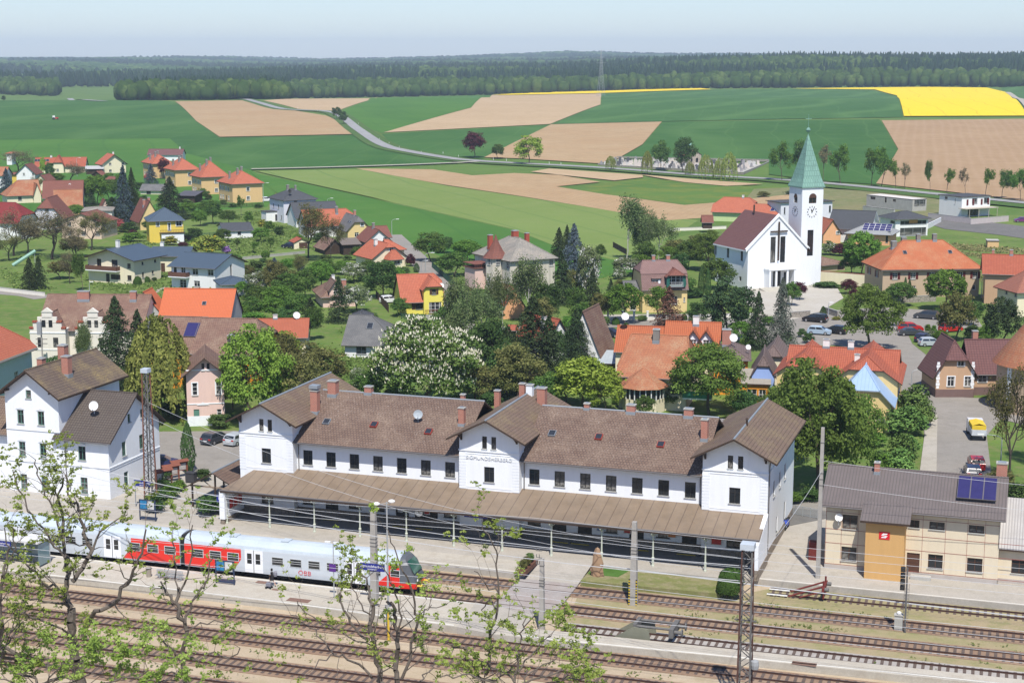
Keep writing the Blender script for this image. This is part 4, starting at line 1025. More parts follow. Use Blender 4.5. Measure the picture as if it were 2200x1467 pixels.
#railcar train
TSIL=plain('train_silver_blue',(.53,.57,.61),.4,.05,.6,spec=.5);TROOF=plain('train_roof',(.47,.53,.58),.55,.12,.5);TRED=plain('train_red',(.72,.03,.02),.3,.05,spec=.5)
TWH=plain('train_door_white',(.82,.83,.85),.35,.02,spec=.5);TDK=plain('train_underframe',(.02,.02,.022),.8);TGREY=plain('train_cab_grey',(.10,.11,.125),.35,.1,spec=.5)
TGL=plain('train_glass',(.02,.022,.022),.08,.1,spec=.7);TGG=plain('cab_glass_green',(.02,.10,.07),.06,.2,spec=.8);TFR=plain('window_rim',(.55,.57,.58),.4)
def train_car(name,label,x1,length,cab,reds):
 """nearer side is y = -1.45; x runs to the right; x1 = right end"""
 t=empty(name,label,'train',loc2w(x1,-17.15+(x1+30)*.012),SD+.65)
 L0=-length;H0,H1,HR=.62-.4,3.05-.4+.05,3.65-.4+.05
 prof=[(-1.42,H0),(-1.45,H0+.5),(-1.45,H1-.25),(-1.36,H1+.1),(-1.15,H1+.36),(-.7,HR-.08),(0,HR),(.7,HR-.08),(1.15,H1+.36),(1.36,H1+.1),(1.45,H1-.25),(1.45,H0+.5),(1.42,H0)]
 xe=-1.75 if cab else -.25
 b=MB()
 for i in range(len(prof)-1):
  (y0,z0),(y1,z1)=prof[i],prof[i+1]
  roof=z0>=H1-.26 and z1>=H1-.26
  b.face([(L0+.25,y0,z0),(L0+.25,y1,z1),(xe,y1,z1),(xe,y0,z0)],1 if roof else 0)
 b.face([(L0+.25,y,z) for y,z in prof][::-1],0);b.face([(xe,y,z) for y,z in prof],0)
 b.face([(L0+.25,-1.42,H0),(xe,-1.42,H0),(xe,1.42,H0),(L0+.25,1.42,H0)],2)
 body=b.obj('body',[TSIL,TROOF,TDK],t)
 if cab:
  c=MB()
  low=[(y,z) for y,z in prof if z<1.9]
  def ring(x,s_,zmax=None):return [(x,y*s_,z) for y,z in prof]
  A=ring(xe,1);B=[(xe+(1.55 if z<1.2 else 1.55-(z-1.2)*.62),y*(.84 if z<1.5 else .80),min(z,HR-.12)-(.0 if z<2.8 else .12)) for y,z in prof]
  n=len(prof)
  for i in range(n-1):c.face([A[i],A[i+1],B[i+1],B[i]],1 if 1.2<(prof[i][1]+prof[i+1][1])/2 else 0)
  c.face([B[0],B[1],B[-2],B[-1]],0);c.face([B[1],B[2],B[-3],B[-2]],1);c.face(B[2:-2],1)
  c.face([A[0],B[0],B[-1],A[-1]],0)
  c.obj('cab',[TRED,TGREY],t)
  g=MB()
  def onfront(y,z):x=xe+1.55-max(0,z-1.2)*.62+.02;return (x,y,z)
  g.face([onfront(-1.02,1.62),onfront(1.02,1.62),onfront(.92,2.75),onfront(-.92,2.75)],0);g.obj('windscreen',TGG,t)
  for s_ in (-1,1):
   h=MB();h.lathe([(0,.06),(.13,.05),(.15,0)],10);M=Matrix.Translation((xe+1.56,s_*.85,.95))@Matrix.Rotation(pi/2,4,'Y');h.v=[tuple(M@Vector(v)) for v in h.v];h.obj('headlight',plain('lamp_glass',(.7,.7,.65),.2),t)
   k=MB();k.tube((xe+1.5,s_*.9,.45),(xe+2.0,s_*.9,.45),.09,.09,8);k.tube((xe+2.0,s_*.9,.45),(xe+2.08,s_*.9,.45),.22,.22,10);k.obj('buffer',plain('buffer_yellow',(.65,.5,.08),.6),t)
  k=MB();k.box(xe+.2,-1.1,-.05,xe+1.55,1.1,.3);k.obj('snow_plough',TDK,t)
  g=MB();g.box(-1.0-1.75+.2,-1.475,1.55,-.55-1.75+.25,-1.44,2.35);g.obj('side_window',TGL,t)
 def panel(x0,x1_,s0,s1,mat=TRED,z0=H0+.02,z1=H1-.22,nm='red_panel',y=-1.462):
  p=MB();zm=z0+(z1-z0)*.42
  p.face([(x0+s0,y+.035,z0),(x1_+s1,y+.035,z0),(x1_+s1*.3,y,z0+.5),(x1_,y,zm),(x1_,y,z1),(x1_-.3,y,z1+.0),(x0+.3,y,z1),(x0,y,z1-.3),(x0,y,zm),(x0+s0*.3,y,z0+.5)][:0] or [(x0+s0,y,z0+.1),(x1_+s1,y,z0+.1),(x1_,y,zm+.3),(x1_,y,z1),(x0,y,z1),(x0,y,zm+.3)])
  return p.obj(nm,mat,body)
 for r in reds:panel(*r)
 xs=[-3.0] if cab else []
 lay=LAY
 for kind,a in lay:
  x=(a if not cab else a)
  if kind=='w':
   p=MB();p.box(x-.62,-1.485,1.22,x+.62,-1.455,2.05,0);p.box(x-.56,-1.495,1.28,x+.56,-1.486,1.99,1);p.box(x-.56,-1.505,1.74,x+.56,-1.496,1.78,0)
   o=p.obj('window',[TFR,TGL],t)
  else:
   p=MB();p.box(x-.95,-1.49,H0+.05,x+.95,-1.452,2.5,0);p.box(x-.03,-1.5,H0+.05,x+.03,-1.491,2.5,1)
   o=p.obj('door',[TWH,TDK],t)
   for s_ in (-1,1):
    q=MB();q.box(x+s_*.45-.24,-1.51,1.15,x+s_*.45+.24,-1.492,2.15);q.obj('door_window',TGL,o)
 for bx in (L0+4.2,-4.2-(.8 if cab else 0)):
  p=MB();p.box(bx-1.7,-1.15,-.02,bx+1.7,1.15,.22)
  p.obj('bogie_frame',TDK,t)
  for dx in (-1.2,1.2):
   for sy in (-.75,.75):
    q=MB();q.tube((bx+dx,sy-.07,.02),(bx+dx,sy+.07,.02),.42,.42,14);q.obj('wheel',TDK,t)
 p=MB();p.box(L0+7,-1.3,-.05,L0+11,1.3,.25);p.box(L0+12.5,-1.25,-.1,L0+16,1.25,.25);p.obj('underfloor_gear',TDK,t)
 for x in (L0+5,L0+10.5,L0+16):
  p=MB();p.box(x-.4,-.5,HR-.02,x+.4,.5,HR+.07);p.obj('roof_vent',TROOF,t)
 if not cab or True:
  p=MB();p.box(L0-.27,-1.3,H0+.1,L0+.25,1.3,H1+.1);p.face([(L0-.27,1.2,H1+.1),(L0-.27,-1.2,H1+.1),(L0+.25,-1.2,H1+.1),(L0+.25,1.2,H1+.1)]);p.box(L0-.27,-1.0,H1+.1,L0+.25,1.0,HR-.15);p.obj('gangway',TDK,t)
 return t,body
LEN=24.4
LAY=[('w',-LEN+1.7),('w',-LEN+3.6),('w',-LEN+5.5),('d',-LEN+7.7),('w',-LEN+10.2),('w',-LEN+12.1),('w',-LEN+14.0),('w',-LEN+15.9),('d',-LEN+18.1),('w',-LEN+20.2),('w',-LEN+22.0)]
LAY=LAY[:-1]
t1,body1=train_car('railcar','red and pale silver railcar with raked grey cab standing at the island platform',-29.3,LEN,True,[(-LEN+.26,-LEN+6.35,0,-.8),(-LEN+21.5,-1.75,-1.3,.0)])
p=MB();p.box(-2.9,-1.5,1.28,-1.75-.05,-1.48,1.95,0)
text('ÖBB',.62,plain('logo_red_paint',(.6,.04,.05),.5),body1,(-LEN+13.0,-1.47,.72),ext=.004,sx=1.15)
q=MB();q.box(-LEN+21.75,-1.485,1.3,-LEN+22.7,-1.455,1.98,0);q.box(-LEN+21.81,-1.495,1.36,-LEN+22.64,-1.486,1.92,1);q.obj('window',[TFR,TGL],t1)
LAY=[('w',-LEN+1.7),('w',-LEN+3.6),('d',-LEN+5.9),('w',-LEN+8.2),('w',-LEN+10.1),('w',-LEN+12.0),('w',-LEN+13.9),('d',-LEN+16.7),('w',-LEN+19.2),('w',-LEN+21.2),('w',-LEN+23.1)]
t2,body2=train_car('railcar','red and pale silver middle railcar coupled behind the cab car, partly hidden by branches',-29.3-LEN,LEN,False,[(-5.6,-.26,-1.0,0),(-LEN+.26,-LEN+3.0,0,-.6)])
t3,body3=train_car('railcar','silver railcar with red panel at the left edge of the picture',-29.3-2*LEN,LEN,False,[(-5.6,-.26,-1.0,0)])
#church
R_OR=tile('bright_orange_tiles',(.49,.155,.09),(.43,.125,.075),(.25,.08,.045),.3,.38,run=0,wear=.35)
R_RED=tile('red_tiles',(.42,.125,.07),(.36,.10,.06),(.2,.05,.03),.3,.38,run=0,wear=.35)
R_OLD=tile('old_orange_tiles',(.45,.18,.09),(.37,.14,.075),(.2,.08,.05),.22,.34,patch=(.38,.28,.17),wear=.45)
R_BRN=tile('red_brown_tiles',(.24,.095,.07),(.20,.08,.06),(.11,.045,.035),.3,.36,run=0)
R_MIX=tile('mottled_brown_tiles',(.25,.15,.11),(.19,.11,.085),(.09,.05,.04),.3,.36,patch=(.30,.23,.16),spots=.4)
R_GRY=tile('grey_slates',(.155,.155,.155),(.13,.13,.13),(.08,.08,.08),.35,.3,patch=(.22,.21,.20))
R_DK=tile('dark_grey_tiles',(.085,.09,.10),(.075,.08,.088),(.04,.04,.045),.3,.36,run=0,wear=.2)
R_BLU=sheet('blue_grey_sheet_roof',(.07,.10,.135),(.05,.07,.10),.55,.5,.1,w=.06,stain=.12)
R_SKY=sheet('sky_blue_sheet_roof',(.33,.45,.62),(.25,.36,.52),.5,.5,.0,w=.05,stain=.1)
R_ASB=tile('pale_fibre_slates',(.30,.28,.24),(.25,.235,.21),(.14,.13,.12),.4,.4,patch=(.42,.35,.28),spots=.2)
R_PUR=tile('purple_brown_slates',(.175,.085,.08),(.155,.075,.072),(.09,.045,.045),.4,.4,run=0,wear=.15)
Wm={'orange':wallmat('orange_yellow_render',(.67,.45,.22),.05),'cream':wallmat('cream_render',(.77,.69,.50),.06),'yellow':wallmat('yellow_render',(.72,.54,.10),.05),'lemon':wallmat('lemon_render',(.76,.66,.13),.04),'pink':wallmat('pink_render',(.72,.52,.45),.07),'beige':wallmat('beige_render',(.48,.36,.25),.06),'grey':wallmat('grey_render',(.45,.45,.42),.12),'white':wallmat('house_white_render',(.78,.78,.77),.06),'ivory':wallmat('ivory_render',(.74,.70,.62),.05),'tan':wallmat('tan_render',(.50,.33,.21),.05),'pale_yellow':wallmat('pale_yellow_render',(.70,.53,.25),.06),'lilac':wallmat('lilac_white_render',(.66,.66,.72),.08),'sky':wallmat('light_blue_render',(.50,.62,.67),.05),'blue':wallmat('blue_render',(.30,.42,.75),.05),'villa':wallmat('stained_villa_render',(.62,.57,.48),.3),'peach':wallmat('peach_render',(.72,.38,.2),.04),'rosy':wallmat('rosy_stucco',(.68,.52,.40),.15),'wood':DARKWOOD,'green':wallmat('pale_green_render',(.5,.6,.3),.05),'deep_orange':wallmat('deep_orange_render',(.70,.28,.03),.04),'concrete':CONC}
K1=lambda x,y:(x/3.667,280+y/3.667)
K2=lambda x,y:(500+x/3.667,360+y/3.667)
K3=lambda x,y:(960+x/3.667,400+y/3.667)
K4=lambda x,y:(1500+x/3.121,380+y/3.121)
K5=lambda x,y:(x/3.667,600+y/3.667)
K9=lambda x,y:(1600+x/3.667,650+y/3.667)
KC=lambda x,y:(1480+x/3.762,250+y/3.762)
KL=lambda x,y:(x/7.333,300+y/7.333)
KM=lambda x,y:(1850+x/6.112,560+y/6.112)
KN=lambda x,y:(1300+x/5.5,680+y/5.5)
KR=lambda x,y:(1850+x/6.286,380+y/6.286)
def ZL(K):return lambda x,y:K(x,y)
def px_(K,x):return K(x,0)[0]
def py_(K,y):return K(0,y)[1]
A_=KC(470,1400);cg=at(*A_);che=ztop(cg.x,cg.y,py_(KC,1065))
CB=at(*KC(1068,1345));cdeg=22.0;CB=cg+Vector((cos(radians(cdeg)),sin(radians(cdeg)),0))*(CB-cg).length
ch=Bld('church','white parish church with purple-brown nave roof and tall green-spired clock tower','church',cg,cdeg)
LAND.append(('church',cg+(CB-cg)*.5+Vector((0,12,0)),16))
cdir=(CB-cg).normalized();cn_=Vector((-cdir.y,cdir.x,0))
Wn=colcross(cg,cdir,px_(KC,955),che);Wt0=colcross(cg,cdir,px_(KC,912),15);Wt1=colcross(cg,cdir,px_(KC,1075),10)
napex=cg+cdir*(Wn/2);nrise=ztop(napex.x,napex.y,py_(KC,800))-che
tp=cg+cdir*((Wt0+Wt1)/2);the=ztop(tp.x,tp.y,py_(KC,572))
Dn=abs(colcross(cg,cn_,1538,che));TD=Wt1-Wt0
DBG.append(('church',Wn,Wt0,Wt1,che,nrise,the,cdeg))
ch.vol(0,0,Wn,Dn,che,nrise,'y',ov=.55,vg=.25,wm=WHITE,rm=R_PUR,t=.3,side=WHITE,caps=False,wins=[('F',Wn*.42,5.4,1.25,5.6,'dpn'),('F',Wn*.585,5.4,1.25,5.6,'dpn'),('F',Wn*.335,.7,1.3,2.6,'dpn'),('F',Wn*.5,.3,1.9,3.3,'dDn'),('F',Wn*.66,.7,1.3,2.6,'dpn'),('L',Dn-2.6,7.2,1.0,3.4,'dpn'),('L',Dn-3.0,1.8,1.0,1.2,'dpn'),('L',Dn-8.5,7.2,1.0,3.4,'dpn'),('L',Dn-14,7.2,1.0,3.4,'dpn')])
p=MB();z0=che+.35;sl_=nrise/(Wn/2)
for s_,xa,xb in ((1,-.7,Wn/2),(-1,Wn+.1,Wn/2)):
 p.face([(xa,-.28,z0-.55+(.7 if s_==1 else 0)*0),(xb,-.28,z0+nrise-.0),(xb,-.28,z0+nrise-.6),(xa,-.28,z0-1.1)][::s_])
 p.face([(xa,-.28,z0-.55),(xa,.15,z0-.55),(xb,.15,z0+nrise),(xb,-.28,z0+nrise)][::s_])
p.obj('gable_coping',WHITE,ch.e)
p=MB();cx=Wn*.502
p.box(cx-.16,-.42,5.9,cx+.16,-.22,14.2);p.box(cx-2.1,-.43,12.0,cx+2.1,-.23,12.3);p.obj('cross',DARKWOOD,ch.e)
p=MB();p.box(Wn*.27,-2.3,4.1,Wn*.745,0,4.4);p.box(Wn*.28,-2.2,.1,Wn*.31,0,4.1);p.box(Wn*.70,-2.2,.1,Wn*.735,0,4.1);p.box(Wn*.39,-2.1,.1,Wn*.42,-1.8,4.1);p.box(Wn*.58,-2.1,.1,Wn*.61,-1.8,4.1)
for i in range(14):
 x=Wn*.27+i*Wn*.475/13;p.box(x-.03,-2.28,4.4,x+.03,-2.22,5.3)
p.box(Wn*.27,-2.29,5.3,Wn*.745,-2.21,5.38);p.obj('porch',WHITE,ch.e)
p=MB()
for i in range(4):p.box(Wn*.1,-3.2-i*.8,0,Wn*.85,-2.4-i*.8+(.0),.62-i*.15)
p.obj('steps',plain('step_stone',(.50,.47,.40),.8),ch.e)
ch.vol(Wt0,.02,Wt1,TD,the,.2,'flat',rm=None,wm=WHITE,wins=[('F',TD/2,the-3.5,1.9,1.2,'bpn'),('L',TD/2,the-3.5,1.4,1.2,'bpn'),('F',TD*.45,6.5,1.5,5.6,'dn')])
p=MB()
for fx in range(8):
 a=pi*fx/8;a2=pi*(fx+1)/8
 for (cxx,yy,dx,dy,r) in ((Wt0+TD/2,-.0,1,0,.95),):
  p.face([(cxx,yy-.02,the-2.3),(cxx+r*cos(a),yy-.02,the-2.3+r*sin(a)),(cxx+r*cos(a2),yy-.02,the-2.3+r*sin(a2))])
 p.face([(Wt0-.02,TD/2,the-2.3),(Wt0-.02,TD/2-.7*cos(a),the-2.3+.8*sin(a)),(Wt0-.02,TD/2-.7*cos(a2),the-2.3+.8*sin(a2))])
p.obj('belfry_louvre',W_['b'],ch.e)
for k,(M,r) in enumerate(((Matrix.Translation((Wt0+TD*.48,-.03,the-5.3)),1.25),(Matrix.Translation((Wt0-.03,TD*.5,the-5.3))@Matrix.Rotation(-pi/2,4,'Z'),1.1))):
 p=MB()
 for i in range(12):
  Q=Matrix.Rotation(i*pi/6,4,'Y');p.box(-.07,-.03,r*.78,.07,0,r,0,M@Q)
 p.box(-.07,-.05,-.2,.07,-.01,r*.7,0,M@Matrix.Rotation(.55,4,'Y'));p.box(-.08,-.05,-.15,.08,-.01,r*.5,0,M@Matrix.Rotation(-.35,4,'Y'))
 p.obj('clock_face',W_['d'],ch.e)
COP=tile('copper_patina',(.23,.40,.33),(.20,.36,.30),(.15,.27,.23),.6,1.1,patch=(.10,.16,.15),run=.5)
p=MB();tc=(Wt0+TD/2,TD/2);hw=TD/2+.25;zt=ztop(*(ch.world(tc[0],tc[1]).xy),py_(KC,145));ze=the+.1
lv=[(hw,ze),(hw*.80,ze+1.6),(.05,zt)]
for i in range(2):
 (a,za),(b_,zb)=lv[i],lv[i+1];cut=.28 if i==1 else 0
 q=[]
 for (r,z) in ((a,za),(b_,zb)):
  q.append([(tc[0]-r,tc[1]-r,z),(tc[0]+r,tc[1]-r,z),(tc[0]+r,tc[1]+r,z),(tc[0]-r,tc[1]+r,z)])
 for k in range(4):p.face([q[0][k],q[0][(k+1)%4],q[1][(k+1)%4],q[1][k]])
p.box(tc[0]-hw,tc[1]-hw,ze-.25,tc[0]+hw,tc[1]+hw,ze,0)
sp=p.obj('spire',COP,ch.e)
p=MB();p.lathe([(0,-.5),(.3,-.42),(.5,0),(.3,.42),(0,.5)],12,c=(tc[0],tc[1],zt+.9));p.tube((tc[0],tc[1],zt-.5),(tc[0],tc[1],zt+4.2),.06,.05,6);p.box(tc[0]-.75,tc[1]-.05,zt+3.2,tc[0]+.75,tc[1]+.05,zt+3.32);p.obj('finial',COP,sp)
p=MB();p.tube((Wn*.45,9,che+nrise-.3),(Wn*.45,9,che+nrise+1.5),.18,.18,6);p.obj('chimney',DARKWOOD,ch.e)
#houses (corners read off the picture)
def H(K,A,B,**k):
 if 'depth' in k and isinstance(k['depth'],tuple):k['depth']=(k['depth'][0],px_(K,k['depth'][1]))
 if k.get('top') is not None:k['top']=py_(K,k['top'])
 if k.get('yb') is not None:k['yb']=py_(K,k['yb'])
 n,l=k.pop('n','house'),k.pop('l');c_=k.pop('c','house')
 wm=k.pop('w',None);k['wm']=Wm[wm] if wm else None
 ch_=k.pop('ch',());f=hp(n,l,c_,K(*A),K(*B),**k)
 for c in ch_:
  fx,fy,w_,ht=c[:4];f.chimney(f.W*fx,f.D*fy,w_,w_,zmin(f.pl,f.W*fx,f.D*fy)+ht,c[4] if len(c)>4 else None)
 return f
def rows(face,W,n,zs,w_=1.0,h=1.3,s_='w',m=.0):
 return [(face,m+(W-2*m)*(i+.5)/n,z,w_,h,s_) for i in range(n) for z in zs]
GREYCH=plain('grey_chimney',(.22,.20,.18),.9,.15)
WHCH=plain('white_chimney',(.74,.73,.70),.8,.08)
grp='row of orange apartment houses'
for (A,B,yb,dL,tp,lab) in (((1835,415),(2065,407),578,1722,290,'nearest orange apartment house with red hipped roof, rightmost of the row of four'),((1590,358),(1795,350),512,1508,228,'orange apartment house second from the right in the row of four'),((1385,305),(1560,299),450,1300,190,'orange apartment house third from the right in the row of four'),((1205,256),(1352,249),385,1125,150,'farthest orange apartment house with a purple spruce before it, left end of the row')):
 b=H(K1,A,B,yb=yb,ang=29,depth=('L',dL),top=tp,ridge='x',n='apartment_house',l=lab,c='apartment house',w='orange',rm=R_OR,hips=(1,1),ov=.6,group=grp,t=.25,wins=[('F',5.5,.9,1.1,1.3,'wpt'),('F',5.5,4.0,1.1,1.3,'wpt'),('L',2,.9,1.1,1.3,'wt'),('L',4.5,.9,1.1,1.3,'wt'),('L',7.5,.1,1.1,2.2,'bD'),('L',10,.9,1.1,1.3,'wt'),('L',2,3.9,1.1,1.3,'wt'),('L',4.5,3.9,1.1,1.3,'wt'),('L',7.5,3.9,1.1,1.3,'wt'),('L',10,3.9,1.1,1.3,'wt')],ch=((.35,.35,.7,2.0,GREYCH),(.55,.5,.7,1.6,GREYCH),(.15,.5,.6,2.2,GREYCH)),short='orange apartment houses' if tp==290 else None)
H(K1,(1165,190),(1432,190),he=4,depth=8,top=148,l='purple-brown roofed barn behind the farthest apartment house',n='barn',c='barn',w='white',rm=R_PUR,ch=((.9,.5,.5,1,WHCH),))
H(K1,(812,262),(990,256),yb=348,depth=9,top=190,ridge='y',l='cream gabled house with red roof standing alone by the green field',w='cream',rm=R_OR,ov=.8,vg=.8,wins=[('F',3.2,1,1.1,1.2,'wp'),('F',8.6,1,1.1,1.2,'wp'),('F',3.2,4.2,1.1,1.2,'wp'),('F',8.6,4.2,1.1,1.2,'wp')],ch=((.55,.3,.6,1.2,WHCH),),short='lone cream gabled house')
b=H(K1,(275,285),(668,281),he=3.2,depth=12,top=214,l='long low house with red roof and glass panels near the top left field',w='cream',rm=R_RED,short='long red-roofed house',ch=((.3,.5,.7,.8,WHCH),(.75,.6,.5,.6,WHCH)))
b.onroof(b.W*.12,b.D*.33,6,1.6,[ZINC,SKYG],'roof_glazing',.06,.05,(5,1))
b.vol(b.W*.36,-1.5,b.W*.58,b.D/2,4.0,3.6,'y',hips=(.6,0),ov=.4,vg=.4,wm=Wm['cream'],rm=R_RED,wins=[('F',2,1,1,1.2,'w')])
H(K1,(680,305),(810,303),he=2.6,depth=5,top=288,ridge='shed',rise=.3,l='dark open carport with pale flat roof beside the lone cream house',n='carport',c='carport',w='wood',rm=sheet('pale_flat_roof',(.5,.5,.48),(.4,.4,.4),1.0))
H(KL,(100,215),(180,215),he=6,depth=6,top=175,ridge='x',hips=(1,1),l='small red-roofed house among bare trees at the far left',w='white',rm=R_OR)
b=H(KL,(258,530),(550,530),he=5.2,depth=9,top=390,ridge='y',l='white gabled house with brown roof and two gable windows at the upper left',w='white',rm=R_BRN,ov=.6,vg=.5,wins=[('F',3.6,5.2,1,1.2,'w'),('F',8.0,5.2,1,1.2,'w')],short='white gabled house at upper left')
H(KL,(170,545),(440,620),he=4.4,ang=-12,depth=5,top=520,l='yellow-orange wing with brown lean-to roof below the white gable',w='yellow',rm=R_BRN,ov=.4)
H(KL,(560,640),(720,665),he=4.0,ang=-8,depth=8,top=560,ridge='y',l='small cream gable with dark red roof right of the white gable',w='cream',rm=R_BRN,ov=.4,vg=.3)
H(KL,(-60,560),(70,560),he=5,depth=9,top=430,l='orange-roofed house cut by the left edge of the picture',w='white',rm=R_OLD)
b=H(KL,(118,870),(632,850),yb=1015,depth=9,top=640,l='cream house with mottled orange tile roof and grey-framed windows',w='cream',rm=R_OLD,hips=(1,0),ov=.5,vg=.5,wins=[('F',4.2,1.0,1.2,1.3,'y'),('F',10,1.0,1.2,1.3,'y')],short='cream house with orange tiles')
b.vol(b.W*.78,-1.2,b.W,b.D*.5,b.he,b.rise*.8,'y',ov=.3,vg=.4,wm=Wm['cream'],rm=R_OLD)
b=H(KL,(680,915),(1290,905),he=4.2,depth=13,top=645,l='big dark brown barn roof with white satellite dish at the upper left',n='barn',c='barn',w='grey',rm=R_BRN,ov=.4,short='dark brown barn roof')
b.dish(b.W*.68,1.8+b.D*.25,b.he+b.rise*.72,.5)
H(KL,(870,1050),(1290,1040),he=3.2,depth=7,top=790,l='low orange building with pale orange tile roof in front of the barn',n='outbuilding',c='outbuilding',w='orange',rm=R_OLD,ov=.5,wins=[('F',3.5,1,1.2,.6,'dp'),('F',9.5,1,.8,.8,'w'),('F',11,1,.8,.8,'w')])
b=H(KL,(495,1210),(965,1210),yb=1420,depth=12,top=930,ridge='y',hips=(.45,0),l='lilac-white half-hipped gable house with reddish brown roof at the left',w='lilac',rm=R_BRN,ov=.7,vg=.4,wins=[('F',5.6,6.4,1.2,1.7,'y'),('F',3.4,3.4,1.2,1.2,'y'),('F',9,3.4,1.8,1.4,'y')],short='lilac-white gable house')
H(KL,(-200,1290),(280,1300),he=5,depth=11,top=990,l='dark red roof at the left edge below the cream house',w='white',rm=tile('dark_red_tiles',(.25,.04,.04),(.22,.035,.035),(.12,.02,.02),.3,.36,run=0),hips=(0,.6),ov=.5)
b=H(KL,(985,1290),(1590,1300),yb=1560,depth=11,top=1160,ridge='y',l='rosy stuccoed gable house behind bare walnut trees at the left',w='rosy',rm=R_BRN,ov=.6,vg=.4,wins=rows('F',15,3,(1.2,4.2),1.5,1.4,'y'),short='rosy gable house')
H(KL,(1300,1120),(1760,1160),he=5,ang=10,depth=10,top=1050,l='pale grey hipped roof behind the rosy gable house',w='ivory',rm=R_ASB,hips=(1,1),ov=.4)
H(K1,(800,608),(862,598),yb=650,ang=25,depth=4,top=545,ridge='y',l='tiny pink tower house with dark red roof left of the tall blue spruce',n='garden_house',c='garden house',w='pink',rm=R_BRN,ov=.3,vg=.3,wins=[('F',2,2.5,.6,.6,'dp')])
H(K1,(1108,468),(1285,470),yb=508,depth=6,top=425,l='low cream garden bungalow with grey felt roof between dark spruces',n='bungalow',c='bungalow',w='cream',rm=R_GRY,ov=.5,wins=[('F',3,.3,1.6,1.6,'d')])
H(K1,(1400,512),(1532,515),he=2.6,depth=6,top=490,ridge='shed',rise=.25,l='open dark carport with flat roof left of the apartment houses',n='carport',c='carport',w='wood',rm=sheet('dark_flat_roof',(.10,.09,.09),(.08,.07,.07),1.0))
b=H(K1,(1108,705),(1262,690),yb=790,ang=26,depth=('L',1035),top=555,ridge='y',l='yellow gabled cottage with red-brown roof and two brick chimneys',w='pale_yellow',rm=R_BRN,ov=.5,vg=.3,wins=[('F',2.2,1.2,1.0,1.3,'ws'),('F',5.6,3.8,.9,1.1,'w'),('L',2,1,.9,1.3,'w'),('L',5,1,.9,1.3,'w')],ch=((.35,.3,.7,1.6),(.62,.35,.7,1.8)),short='yellow gabled cottage')
b=H(K1,(1180,708),(1443,700),yb=890,depth=9,top=608,hips=(1,1),l='square bright yellow house with blue-grey hipped roof',w='yellow',rm=R_BLU,ov=.5,wins=[('F',3.2,4.4,1.1,1.3,'wt'),('F',11,4.3,2.1,1.4,'wt'),('F',7.4,3.2,.9,2.0,'wt'),('F',11,1.0,1.3,1.2,'wt')],short='bright yellow house')
p=MB();p.box(2.6,-2.2,2.6,9.2,0,2.75);p.box(3,-2.0,0,8.8,0,2.6,1)
for i in range(16):x=2.7+i*.42;p.box(x,-2.18,2.75,x+.05,-2.13,3.5)
p.box(2.6,-2.2,3.5,9.2,-2.1,3.57);p.obj('porch_balcony',[DARKWOOD,WHITE],b.e)
b=H(K1,(1770,792),(1990,785),yb=855,depth=('L',1715),top=728,l='white garage with dark felt roof in the orchard',n='garage',c='garage',w='white',rm=R_DK,ov=.35,wins=[('F',4,1,.9,.8,'dp')],short='white orchard garage')
b=H(K1,(700,990),(1055,1052),yb=1192,ang=-24,depth=('R',1262),top=932,ridge='y',l='cream chalet with wide blue-grey gable roof, balcony and round bushes before it',w='cream',rm=R_BLU,ov=1.0,vg=1.4,hm=None,wins=[('F',3.0,3.6,1.2,1.6,'b'),('F',7.2,3.3,1.6,1.9,'bp'),('F',11.0,3.5,.9,1.1,'b'),('F',7.3,.9,2.6,1.1,'b'),('F',5.2,.2,1.0,1.9,'dD'),('F',11.0,.9,1.1,1.1,'b'),('R',3,4.0,.7,.7,'bp'),('R',7.5,4.0,.7,.7,'bp'),('R',3,1.2,.7,1.2,'bp'),('R',6.5,1.6,.7,.7,'bp')],ch=((.52,.25,.7,1.6,WHCH),(.25,.7,.6,1.6,WHCH)),short='cream chalet')
def balcony(b,x0,x1,z,d,mat):
 p=MB();p.box(x0,-d,z-.2,x1,0,z,1)
 p.box(x0,-d,z,x1,-d+.06,z+.95);p.box(x0,-d,z,x0+.06,0,z+.95);p.box(x1-.06,-d,z,x1,0,z+.95);p.obj('balcony',[mat,WHITE],b.e)
balcony(b,.2,8.6,2.9,1.3,plain('balcony_brown',(.13,.06,.04),.8))
b2=H(K1,(1180,985),(1480,985),he=4.0,depth=9,top=918,l='linking garage with blue-grey sheet roof between the two chalets',n='garage',c='garage',w='cream',rm=R_BLU,ov=.6,wins=[('F',3.4,.1,1.1,2.1,'bD'),('F',8.5,.1,2.4,2.2,'bDn')],hips=(0,0),ch=((.2,.6,.8,1.2,WHCH),))
b=H(K1,(1355,1058),(1692,1078),yb=1242,depth=('R',1925),top=968,ridge='x',l='white chalet with ribbed blue-grey roof and brown balcony',w='white',rm=R_BLU,ov=.8,vg=.6,wins=[('F',1.2,3.7,.9,1.6,'bp'),('F',3.6,3.2,1.3,1.9,'w'),('F',7.2,3.5,1.7,1.4,'w'),('F',11.8,3.5,1.7,1.4,'w'),('F',3.4,.2,2.0,2.0,'w'),('F',7.6,.7,1.8,1.4,'w'),('R',6.3,2.4,.8,2.4,'yp')],short='white chalet')
balcony(b,0,4.6,2.7,1.3,MATS['balcony_brown'])
H(K1,(1745,1210),(1960,1200),he=2.8,depth=7,top=1142,l='low annex with blue-grey sheet roof right of the white chalet',n='annex',c='annex',w='white',rm=R_BLU,hips=(1,1),ov=.5,wins=[('F',5.5,.9,.8,.8,'bp')])
